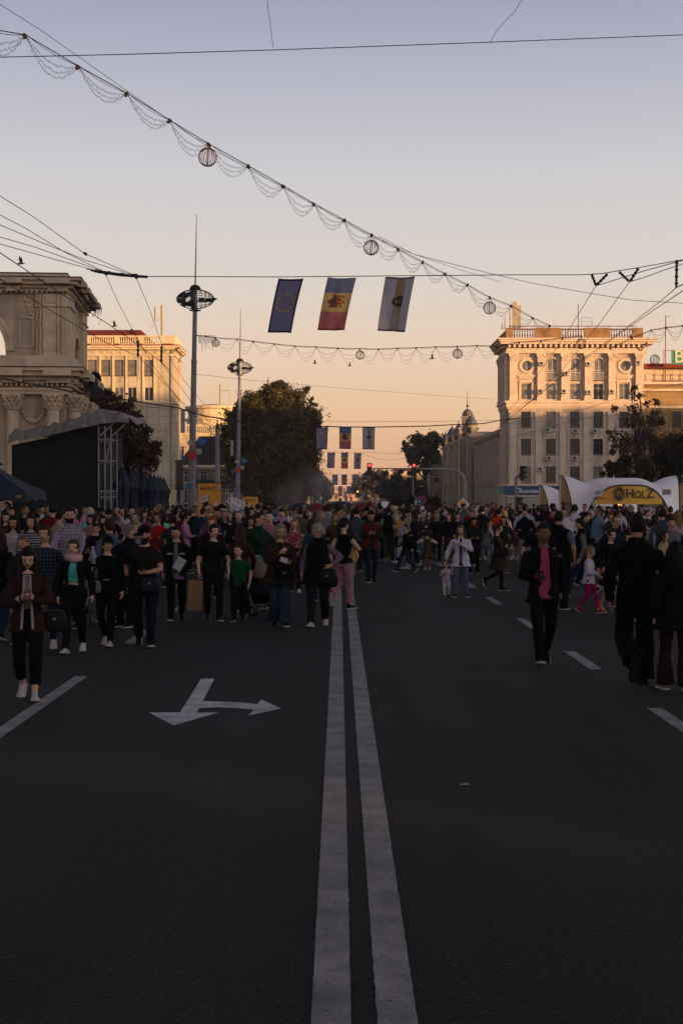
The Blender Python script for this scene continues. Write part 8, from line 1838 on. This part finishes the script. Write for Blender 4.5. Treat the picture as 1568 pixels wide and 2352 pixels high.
# middle distance, left
ML = [
 (32,1400,1185,'woman in a pale pink printed T-shirt with long dark hair','w',('vlong','#160e0c'),'#8a7f86',None,('pants',BLK),0,.42),
 (-2,1470,1216,'person in black with long auburn hair cut by the left edge','w',('vlong','#241009'),'#0a0a0c',None,('pants','#1a2433'),175,1),
 (14,1360,1176,'woman in a dark red cardigan standing at the far left','w',('long','#1a100c'),'#3a0d14',None,('pants',BLK),20,1),
 (72,1405,1184,'woman with long black hair in a black and white striped top','w',('vlong','#0f0b0a'),('#15151a','stripe','#77757a'),None,('pants',BLK),10,1),
 (55,1478,1232,'boy with fair hair half hidden behind the plaid shirt','k',('crop','#5a3f26'),'#1a1c24',None,('pants',BLK),0,1),
 (122,1318,1160,'woman in a red dress seen from behind with curly hair','w',('curly','#140c0a'),'#5e0d18',None,('skirt','#5e0d18',.30),170,1),
 (143,1322,1169,'woman in a grey-brown sweater with short dark hair','w',('bob','#140f0d'),'#4a433c',None,('pants',BLK),-30,1),
 (207,1330,1166,'white-haired person in a light blue shirt seen from behind','m',('short','#8a8680'),'#6f95a3',None,('pants',NV),160,1),
 (209,1345,1183,'woman in a dusty pink hoodie with short dark hair','w',('bob','#140f0d'),'#6e4c48',None,('pants',BLK),0,1),
 (228,1334,1167,'bearded man in a dark jacket and sunglasses','m',('short',HD),'#0f1012',None,('pants',BLK),0,1),
 (222,1372,1203,'small boy in black covering his mouth with both hands','k',('short',HD),'#0d0e10',None,('pants',BLK),0,1),
 (236,1345,1186,'child in a dark hood next to the bearded man','k',('crop',HD),'#15161a',None,('pants',BLK),10,1),
 (249,1334,1171,'teenager in a black cap with a small pale badge','m',('crop',HD),'#0b0c10',None,('pants',BLK),10,1),
 (284,1318,1163,'woman in a pale pink blouse talking on a phone','w',('long','#120d0b'),'#93827f',None,('pants',BLK),-25,1),
 (312,1340,1178,'balding man in a black T-shirt with bare arms','m',('thin','#2a201a'),'#0c0c0e',None,('pants',BLK),-20,.45),
 (316,1372,1198,'blonde woman in a black and white striped vest','w',('bob','#75644a'),('#141419','stripe','#7a777a'),None,('pants',BLK),0,.1),
 (370,1318,1173,'woman in a mint blouse and cream trousers seen from behind','w',('long','#0c0a0a'),'#5fa386',None,('wide','#857d78'),178,1),
 (396,1352,1185,'dark-haired person in a black patterned shirt from behind','m',('curly',HD),('#0f0f12','spots','#3a3a40'),None,('pants',BLK),170,1),
 (439,1293,1180,'young woman in an open black jacket and white shirt, walking','w',('long','#3a2015'),'#8a8488','#09090b',('pants',BLK),-4,1),
 (487,1372,1187,'woman with a ginger bob in a dark red sweater','w',('bob','#6b3a18'),'#24090d',None,('pants',BLK),0,1),
 (483,1345,1171,'woman with short blonde curls in a mauve sweater','w',('curly','#6e5a3c'),'#3f3740',None,('pants',BLK),5,1),
 (500,1335,1167,'man in a black jacket with a stern face before the billboard','m',('short',HD),'#0e1016',None,('pants',BLK),-5,1),
 (516,1330,1171,'girl in a cream hood over a blue shirt','w',('long','#2a1a12'),'#7f7a80',None,('pants',NV),0,1),
 (548,1340,1173,'heavy older man in a dark suit jacket and open collar','m',('crop','#4b4540'),'#45454c','#0d0e12',('pants',BLK),0,1),
 (575,1345,1187,'woman with glasses and dark hair in a fur-collared coat','w',('bob','#1a1210'),'#15120f',None,('pants',BLK),20,1),
 (647,1335,1168,'man in a bright pink T-shirt under a maroon jacket','m',('short',HD),'#a05a80','#220a14',('pants',BLK),0,1),
 (690,1322,1165,'broad man in a khaki T-shirt seen from behind','m',('crop',HB),'#413b2e',None,('pants','#22262e'),175,.45),
 (575,1318,1166,'woman with dark wavy hair and a black top near the small billboard','w',('long',HD),'#0b0b0d',None,('pants',BLK),40,1),
 (610,1310,1163,'woman in a black beret-like hat in the crowd behind the pink shirt','w',('long',HD),'#0d0d10',None,('pants',BLK),-10,1),
 (734,1330,1174,'woman with straight blonde hair in dark clothes, in profile','w',('long','#746046'),'#1a1a1e',None,('pants',BLK),70,1),
 (755,1318,1157,'tall man in a lavender grey shirt seen from behind','m',('short',HB),'#6f6d78',None,('pants',BLK),155,1),
 (770,1335,1178,'blonde woman in an olive green blouse','w',('long','#5b4028'),'#2b2d1e',None,('pants',BLK),0,1),
 (789,1325,1168,'older man with cropped hair and a bare neck looking aside','m',('thin','#4a3f38'),'#22242c',None,('pants',BLK),-60,1),
 (817,1312,1165,'man in a grey-green shirt seen from behind','m',('short',HD),'#33373a',None,('pants',NV),180,1),
 (843,1290,1164,'man in a dark cap and jacket facing the viewer in the centre crowd','m',('crop',HD),'#0f1014',None,('pants',BLK),0,1),
 (871,1288,1160,'man in a black baseball cap above the centre crowd','m',('crop',HD),'#101116',None,('pants',BLK),20,1),
 (907,1288,1163,'man in a straw hat and white shirt in the centre crowd','m',('crop',HB),'#8f8a86',None,('pants',NV),-20,1),
 (921,1292,1169,'person in a bright yellow jacket with dark curly hair','w',('curly',HD),'#b5851a',None,('pants',BLK),-70,1),
 (951,1300,1174,'woman in black with a white shoulder bag and dark hair','w',('long',HD),'#0b0b0d',None,('slim',BLK),-110,1),
 (960,1288,1178,'woman with a white bandana-like scarf and dark shirt','w',('long',HD),'#15161c',None,('pants','#4e5a70'),30,1),
 (1050,1290,1178,'woman with dark pinned-up hair in a dark jacket, smiling down','w',('bun',HD),'#0c0d10',None,('pants',BLK),15,1),
 (1083,1300,1171,'large man in a dark jacket behind the red scarf','m',('crop',HB),'#0f1116',None,('pants',BLK),-20,1),
 (1124,1290,1198,'fair-haired toddler in a white top held above the crowd','k',('thin','#8a7048'),'#99929c',None,('pants','#7a747c'),120,1),
 (1107,1285,1163,'man in a black jacket seen from behind beside the orange jacket','m',('short',HD),'#0c0d11',None,('pants',BLK),170,1),
 (1145,1288,1168,'person in a bright orange-red jacket seen from behind','m',('short',HD),'#a83218',None,('pants',BLK),165,1),
 (1158,1285,1173,'blonde woman in a pale blouse beside the orange jacket','w',('long','#75654c'),'#8c838c',None,('pants',NV),150,1),
 (1204,1292,1157,'man in a white shirt seen from behind above the crowd','m',('crop','#2e1c14'),'#84849a',None,('pants',NV),175,1),
 (1271,1325,1169,'man in black holding a hand to his mouth','m',('short',HD),'#0d0d10',None,('pants',BLK),0,1),
 (1296,1330,1167,'moustached man in a white polo with a crossbody strap','m',('thin','#3a2c22'),'#a8a2a6',None,('pants',NV),-15,.45),
 (1319,1300,1159,'man in a white T-shirt with back print, seen from behind','m',('short',HD),'#9d97a3',None,('pants',BLK),195,.45),
 (1342,1345,1177,'person in a black jacket holding a yellow drink cup','m',('short',HD),'#0a0b0e',None,('pants',BLK),60,1),
 (1378,1310,1172,'person in a grey hoodie with an orange patch, short brown hair','m',('curly','#2a1a12'),'#4a4a52',None,('pants',NV),70,1),
 (1413,1300,1157,'heavy man in a white T-shirt before the glowing menu board','m',('crop','#120e0c'),'#a19ba6',None,('pants',BLK),170,.45),
 (1401,1318,1177,'curly-haired child peering between adults before the tent','k',('curly','#5a3c22'),'#2a2622',None,('pants',BLK),0,1),
 (1451,1350,1184,'person with very long dark hair in black seen from behind near the tent','w',('vlong','#0c0a0a'),'#0a0a0d',None,('pants',BLK),185,1),
 (1446,1425,1222,'person in a red patterned scarf half hidden by the tall man in black','w',('long','#20120e'),('#2a1216','floral','#6a3a3a'),None,('pants',BLK),-40,1),
 (1556,1330,1173,'blonde woman in a pale pink jacket at the right edge','w',('long','#6d5232'),'#94808c',None,('pants','#4b5563'),160,1),
 (1521,1335,1171,'person in a grey-blue shirt seen from behind near the right edge','m',('curly',HD),'#2f3a42',None,('pants',BLK),180,1),
 (95,1308,1160,'young man in a white T-shirt with one arm bent, left of the red dress','m',('short',HD),'#8f8b96',None,('pants',BLK),40,.42),
 (78,1318,1165,'man in a black T-shirt seen from behind at the left','m',('short',HD),'#0b0b0e',None,('pants',BLK),170,.5),
 (57,1312,1164,'fair-haired woman hiding her face, dark coat, left of the black T-shirt','w',('curly','#8a7650'),'#14161c',None,('pants',BLK),160,1),
 (28,1320,1166,'thoughtful woman with a hand on her chin, brown coat','w',('long','#2a1810'),'#1a1210',None,('pants',BLK),10,1),
 (111,1312,1163,'grey-haired man in a dark blue shirt','m',('crop','#6b6762'),'#1a202c',None,('pants',BLK),35,1),
 (300,1300,1161,'person wearing a white baseball cap in the left crowd','m',('crop',HD),'#17181c',None,('pants',BLK),180,1),
 (271,1306,1165,'balding older man in a blue-grey shirt','m',('thin','#6a655f'),'#3a4250',None,('pants',BLK),-30,1),
 (345,1300,1168,'man with sunglasses and a trimmed beard in the left crowd','m',('short',HD),'#101013',None,('pants',BLK),20,1),
 (333,1312,1172,'woman with dark hair and a pink top in the left crowd','w',('long',HD),'#6a4048',None,('pants',BLK),0,1),
 (420,1308,1172,'woman in a dark red blouse with a short dark bob','w',('bob',HD),'#4a0f18',None,('pants',BLK),30,1),
 (473,1300,1155,'man in a grey jacket standing taller before the yellow billboard','m',('short',HD),'#3a4048',None,('pants',BLK),50,1),
 (445,1310,1165,'bald man in a dark suit seen from behind before the billboard','m',('thin','#4e463e'),'#101218',None,('pants',BLK),175,1),
 (507,1306,1158,'dark-haired man in a cream top leaning by the balloons','m',('short','#0b0909'),'#8b8577',None,('pants',BLK),60,1),
]
HATS = {'black cap':('cap','#0b0c10'),'dark hood':('hood','#15161a'),'straw hat':('hat','#a39274'),'cream hood':('hood','#847b70'),'dark cap':('cap','#0d0e12'),'baseball cap':('cap','#0c0d11'),'white baseball':('cap','#b9b6c0'),'beret':('hat','#0b0b0d')}
STR = ['stand','relax','stepL','stepR','stand']
for i, (x, yf, yt, lb, sx, hr, tp, ov, lg, fc, slv) in enumerate(ML):
    rnd = random.Random(i); m_ = C(tp[0], .1, tp[1], tp[2]) if isinstance(tp, tuple) else C(tp)
    arms = ('down','down')
    if 'phone' in lb: arms = ('down','face')
    elif 'both hands' in lb: arms = ('face','face')
    elif 'hand' in lb or 'chin' in lb: arms = ('belly','face')
    elif 'drink' in lb or 'one arm' in lb: arms = ('hold','down')
    elif fc < 60: arms = rnd.choice([('down','down'),('belly','down'),('hold','hold'),('pocket','pocket'),('cross','cross')])
    hat = [v for k_, v in HATS.items() if k_ in lb]
    hero(x, yf, yt, lb, face=fc+rnd.uniform(-6,6), sex=sx, hair=hr, skin=rnd.choice([SK1,SK2,'#a8826c','#96705c']), top=(m_,rnd.choice([.46,.47,.49]),slv,.012 if slv < .6 else .016,.2,0,0 if sx == 'w' else .008), over=((C(ov),.46,1,.022,.2,.03) if ov else None), legs=lg, shoes=rnd.choice(['#0d0d10','#17171a','#8a8580','#1d1d22']), arms=arms, stride=rnd.choice(STR), head=(rnd.uniform(-14,14), rnd.uniform(-2,12)), hat=hat[0] if hat else None, vox=.0095 if yf > 1345 else .0125, bulk=1.18 if any(q in lb for q in ('heavy','broad','large')) else 1.0, glasses='sun' if 'sunglasses' in lb else ('glasses' in lb), beard='beard' in lb)
# ------------------------------------------------------------------ the farther crowd: a few figures, copied with their own clothes colours
GRP = 'festival crowd filling the avenue'
def proto(**k):
    r, J = person((0,0,0), k.pop('h'), vox=.016, label='x', group=GRP, seed=len(PROTOS)+900, **k)
    if 'pack' in J: bpy.data.objects.remove(J['pack'])
    return r
PROTOS = []
for sx, hr, top, over, lg, arms, st, hat, desc, h in (
  ('m',('short',HD),(C(BLK),.46,1,.018,.1,0,.01),None,('pants',BLK),('down','down'),'stand',None,'{h}-haired man in a {c} jacket',1.77),
  ('m',('crop',HD),(C(BLK),.48,.42,.010),None,('pants',BLK),('belly','down'),'relax',None,'{h}-haired man in a {c} T-shirt',1.79),
  ('m',('short',HD),(C(BLK),.47,1,.012,.1,0,.01),None,('pants',BLK),('hold','hold'),'stepL',None,'{h}-haired man in a {c} shirt',1.75),
  ('m',('thin',HG),(C(BLK),.46,1,.02,.2,0,.01),None,('pants',BLK),('pocket','pocket'),'stand',None,'balding man in a {c} coat',1.74),
  ('m',('crop',HD),(C(BLK),.46,1,.02,.1,0,.014),None,('pants',BLK),('down','down'),'stepR',('cap',BLK),'capped man in a {c} hoodie',1.76),
  ('m',('curly',HD),(C(BLK),.47,1,.014),None,('pants',BLK),('cross','cross'),'wide',None,'curly-haired man in a {c} sweater ',1.78),
  ('w',('long',HB),(C(BLK),.47,1,.014,.2),None,('slim',BLK),('down','down'),'stand',None,'{h}-haired woman in a {c} top',1.66),
  ('w',('vlong',HD),(C(BLK),.44,1,.02,.3),None,('pants',BLK),('belly','down'),'relax',None,'woman with long {h} hair, {c} coat',1.67),
  ('w',('bob',HL),(C(BLK),.46,1,.014,.2),None,('pants',BLK),('hold','hold'),'stand',None,'woman with {h} bob, {c} blouse',1.64),
  ('w',('pony',HB),(C(BLK),.48,.4,.010),None,('slim',BLK),('hip','down'),'stepL',None,'woman with {h} ponytail, {c} T-shirt',1.68),
  ('w',('bun',HB),(C(BLK),.33,.9,.012,.4),None,('none',BLK),('down','belly'),'stand',None,'woman with {h} bun, {c} dress',1.65),
  ('w',('curly',HG),(C(BLK),.45,1,.022,.3),None,('pants',BLK),('belly','belly'),'stand',None,'curly older woman in a {c} jacket',1.60),
  ('w',('long',HL),(C('#77757a'),.47,0,.006),(C(BLK),.45,1,.02,.3,.03),('pants',BLK),('down','hold'),'stepR',None,'{h}-haired woman, open {c} jacket',1.67),
  ('k',('short',HB),(C(BLK),.47,1,.014),None,('pants',BLK),('down','down'),'stand',None,'{h}-haired child in a {c} sweater',1.30),
  ('k',('pony',HL),(C(BLK),.35,.9,.012,.5),None,('tights',BLK),('down','hold'),'stepL',None,'small {h}-haired girl in a {c} dress',1.20)):
    PROTOS.append((proto(h=h, sex=sx, hair=hr, top=top, over=over, legs=lg, arms=arms, stride=st, hat=hat), desc, h, sx))
PAL = [('black','#0b0b0d',9),('navy','#0e1320',6),('slate','#1e1f23',5),('charcoal','#141518',5),('brown','#2a1d16',3),('maroon','#300c14',3),('olive','#24261a',2),('grey','#45464c',2),('beige','#7b6e5c',4),('white','#a09ba4',6),('pale-blue','#5b7288',4),('denim','#1f2d42',3),('red','#7d141c',3),('pink','#96607a',3),('bottle-green','#10281c',2),('cream','#807660',1),('mustard','#85601a',1),('lilac','#5d5270',1),('teal','#1d5052',1)]
PALW = [p[2] for p in PAL]
HAIRS = [('black','#0f0b0a',5),('chestnut','#21150f',6),('brown','#3a2418',4),('fair','#6a573e',2),('grey','#6b6762',2),('auburn','#46200f',1)]
def land(x):
    L_ = [(40,'open parasol'),(110,'left stage end'),(180,'mid stage'),(232,'right stage end'),(275,'scaffold'),(325,'first folded parasols'),(385,'last folded parasols'),(435,'brick wall'),(470,'nearer lamp post'),(512,'larger billboard'),(560,'clear balloons'),(600,'smaller billboard'),(660,'big tree'),(715,'tree\'s right side'),(760,'misty houses'),(800,'last small flags'),(850,'left red light'),(900,'far street trees'),(950,'right red light'),(1005,'dark shrubs'),(1070,'priority sign'),(1130,'grey classical block'),(1180,'corner building edge'),(1240,'bank sign'),(1290,'smaller tent'),(1340,'tent\'s left leg'),(1390,'587 tile'),(1440,'lion emblem'),(1500,'word HOLZ'),(1560,'tent\'s right leg')]
    for a, b in L_:
        if x <= a: return b
    return 'dark right-hand trees'
used = set(); crnd = random.Random(42); first_used = [False]*len(PROTOS)
def palette(rn): return rn.choices(PAL, PALW)[0]
TAKEN = [(p_.location.x, p_.location.y) for p_ in COL.objects if p_.name.startswith('person') and p_.parent is None and p_.location.y > 5]
FARP = []
def crowd(x, yf, band):
    d = CAMH*F/(yf-HZ); p = G(x, yf)
    for (a, b) in TAKEN:
        if abs(a-p.x) < .42 and abs(b-p.y) < .5: return
    if 25 < d < 40 and False: return
    # keep clear of street furniture
    for a, b, r_ in OBST:
        if (a-p.x)**2+(b-p.y)**2 < r_*r_: return
    TAKEN.append((p.x, p.y))
    for tries in range(60):
        pi = crnd.choices(range(len(PROTOS)), [6,4,4,3,3,2,6,5,4,4,3,3,3,2.6,2.2])[0]; tc_, hc_, bc_ = palette(crnd), crnd.choices(HAIRS, [q[2] for q in HAIRS])[0], crnd.choice(PAL[:4]+[PAL[11],PAL[8]])
        proto_, desc, h, sx = PROTOS[pi]; face = crnd.choice([0,15,-20,40,-45,75,-75,100,-100,140,170,180,200,-150])+crnd.uniform(-14,14)
        fw = 'facing us' if abs(face) < 60 else 'sideways' if abs(face) < 125 else 'from behind'
        if desc.find('curly') >= 0 or desc.find('bald') >= 0: hw = ''
        else: hw = ''
        lb = '%s, %s, %s, below %s' % (desc.format(c=tc_[0], h=hc_[0]).replace(' a olive', ' an olive').replace('sweater ,','sweater,'), fw, band, land(x))
        if lb not in used: break
    if band == 'back row':
        FARP.append((pi, p.x, p.y, face, crnd.uniform(.92,1.06), cloth(tc_[1]), cloth(bc_[1]), hairm(hc_[1]), skinm(crnd.choice([SK1,SK2,'#a8826c'])))); return
    used.add(lb)
    if not first_used[pi]: root = proto_; first_used[pi] = True; cps = None
    else:
        root = proto_.copy(); COL.objects.link(root); 
        for ch in proto_.children:
            c = ch.copy(); COL.objects.link(c); c.parent = root
            for g_ in ch.children: q_ = g_.copy(); COL.objects.link(q_); q_.parent = c
    root.location = (p.x, p.y, .13 if (p.x < -13.2 or p.x > 15.2) else 0); root.rotation_euler = (R(crnd.uniform(-2.5,1)),R(crnd.uniform(-1.5,1.5)),R(face)); k_ = crnd.uniform(.90,1.07); root.scale = (k_*crnd.uniform(.96,1.08), k_*crnd.uniform(.96,1.08), k_)
    root['label'] = lb; root['category'] = 'person'; root['group'] = GRP
    def setm(o, i, m_): o.material_slots[i].link = 'OBJECT'; o.material_slots[i].material = m_
    sk = skinm(crnd.choice([SK1,SK2,'#a8826c','#96705c','#8a6450']))
    for c in root.children:
        n_ = c.name.split('.')[0]
        if n_ == 'body': setm(c, 0, sk); setm(c, 2, hairm(hc_[1]))
        elif n_ == 'hair': setm(c, 0, hairm(hc_[1]))
        elif n_ == 'jacket' or (n_ == 'top' and not any(z_.name.startswith('jacket') for z_ in root.children)): setm(c, 0, cloth(tc_[1]))
        elif n_ in ('trousers','tights'): setm(c, 0, cloth(bc_[1]))
        elif n_ == 'shoe': setm(c, 0, cloth(crnd.choice(['#0d0d10','#17171a','#8a8580','#2a2320'])))
OBST = [(W(x, HZ, d).x, d, r_) for x, d, r_ in ((439,99,.8),(499,120,.5),(481,96,1.1),(576,120,1.1),(281.5,52,.5),(301,56,.5),(312,60,.5),(331,60,.5),(346,60,.5),(1184,62,.4),(1067,110,.5))]
for sx_ in (-1,1):
    for sy_ in (-1,1): OBST.append((13.9+sx_*2.45, 71+sy_*2.45, .5))
n_c = 0
for band, yf, step, rng_ in (('back row', 1222, 18, (-20,1590)), ('rear crowd', 1243, 21, (-20,1590)), ('middle rows', 1262, 25, (-20,1590)), ('front rows', 1285, 30, (-20,1590)), ('left front', 1312, 40, (-20,640)), ('right front', 1318, 44, (1340,1590)), ('left nearest', 1345, 62, (-10,380))):
    x = rng_[0]+crnd.uniform(0,step)
    while x < rng_[1]:
        yy = yf+crnd.uniform(-7,7)
        if not (yf > 1275 and 840 < x < 1330):
            d_ = CAMH*F/(yy-HZ)
            if not ((x-VX)/F*d_ < -8.6 and d_ > 49.2 and d_ < 58 and x < 262): crowd(x, yy, band); n_c += 1
        x += step*crnd.uniform(.75,1.3)
# past three hundred people: the hindmost rows, of which only the heads show, as one crowd
def far_crowd():
    mats = []; V = []; LV = []; LC = []; MI = []; off = 0; cache = {}
    for pi, px_, py_, fa, k_, mt, mb_, mh, ms in FARP:
        c, s_ = math.cos(R(fa))*k_, math.sin(R(fa))*k_
        for ch in PROTOS[pi][0].children:
            n_ = ch.name.split('.')[0]; me = ch.data
            if n_ in ('shoe','tights'): continue
            if me.name not in cache:
                lv = np.empty(len(me.loops), np.int32); me.loops.foreach_get('vertex_index', lv); lt = np.empty(len(me.polygons), np.int32); me.polygons.foreach_get('loop_total', lt); mi_ = np.empty(len(me.polygons), np.int32); me.polygons.foreach_get('material_index', mi_)
                cache[me.name] = (mesh_np(me), lv, lt, mi_)
            v, lv, lt, mi_ = cache[me.name]; hasj = any(z_.name.startswith('jacket') for z_ in PROTOS[pi][0].children)
            ml = {'body':[ms, EYEM, mh, LIPM, EYEM], 'hair':[mh], 'jacket':[mt], 'trousers':[mb_], 'cap':[mb_]}.get(n_, [mt] if not hasj else [cloth('#77757a')])
            ix = []
            for q in ml:
                if q not in mats: mats.append(q)
                ix.append(mats.index(q))
            V.append(np.stack([v[:,0]*c-v[:,1]*s_+px_, v[:,0]*s_+v[:,1]*c+py_, v[:,2]*k_], 1)); LV.append(lv+off); LC.append(lt); MI.append(np.array(ix, np.int32)[mi_]); off += len(v)
    V = np.concatenate(V); LV = np.concatenate(LV); LC = np.concatenate(LC); MI = np.concatenate(MI)
    me = bpy.data.meshes.new('distant_crowd'); me.vertices.add(len(V)); me.vertices.foreach_set('co', V.astype(np.float32).ravel()); me.loops.add(len(LV)); me.loops.foreach_set('vertex_index', LV.astype(np.int32))
    me.polygons.add(len(LC)); me.polygons.foreach_set('loop_start', np.concatenate([[0], np.cumsum(LC)[:-1]]).astype(np.int32))
    for q in mats: me.materials.append(q)
    me.polygons.foreach_set('material_index', MI); me.polygons.foreach_set('use_smooth', [True]*len(LC)); me.update(calc_edges=True)
    o = bpy.data.objects.new('distant_crowd', me); COL.objects.link(o); tag(o, 'hindmost rows of the crowd, only their heads showing across the whole avenue', 'crowd', kind='stuff'); print('far crowd', len(FARP), len(LC))
far_crowd()
for i, u in enumerate(first_used):
    if not u:
        for ch in list(PROTOS[i][0].children):
            for g_ in list(ch.children): bpy.data.objects.remove(g_)
            bpy.data.objects.remove(ch)
        bpy.data.objects.remove(PROTOS[i][0])
print('crowd', n_c, 'people in all', len([o for o in COL.objects if o.name.startswith('person') and o.parent is None]))
bpy.data.scenes.remove(TMPS)
from collections import Counter as _C
_l = _C(o['label'] for o in COL.objects if o.parent is None and 'label' in o)
print('DUP', [(k, v) for k, v in _l.items() if v > 1][:12]); print('LONG', [k for k in _l if len(k.split()) > 16][:60])
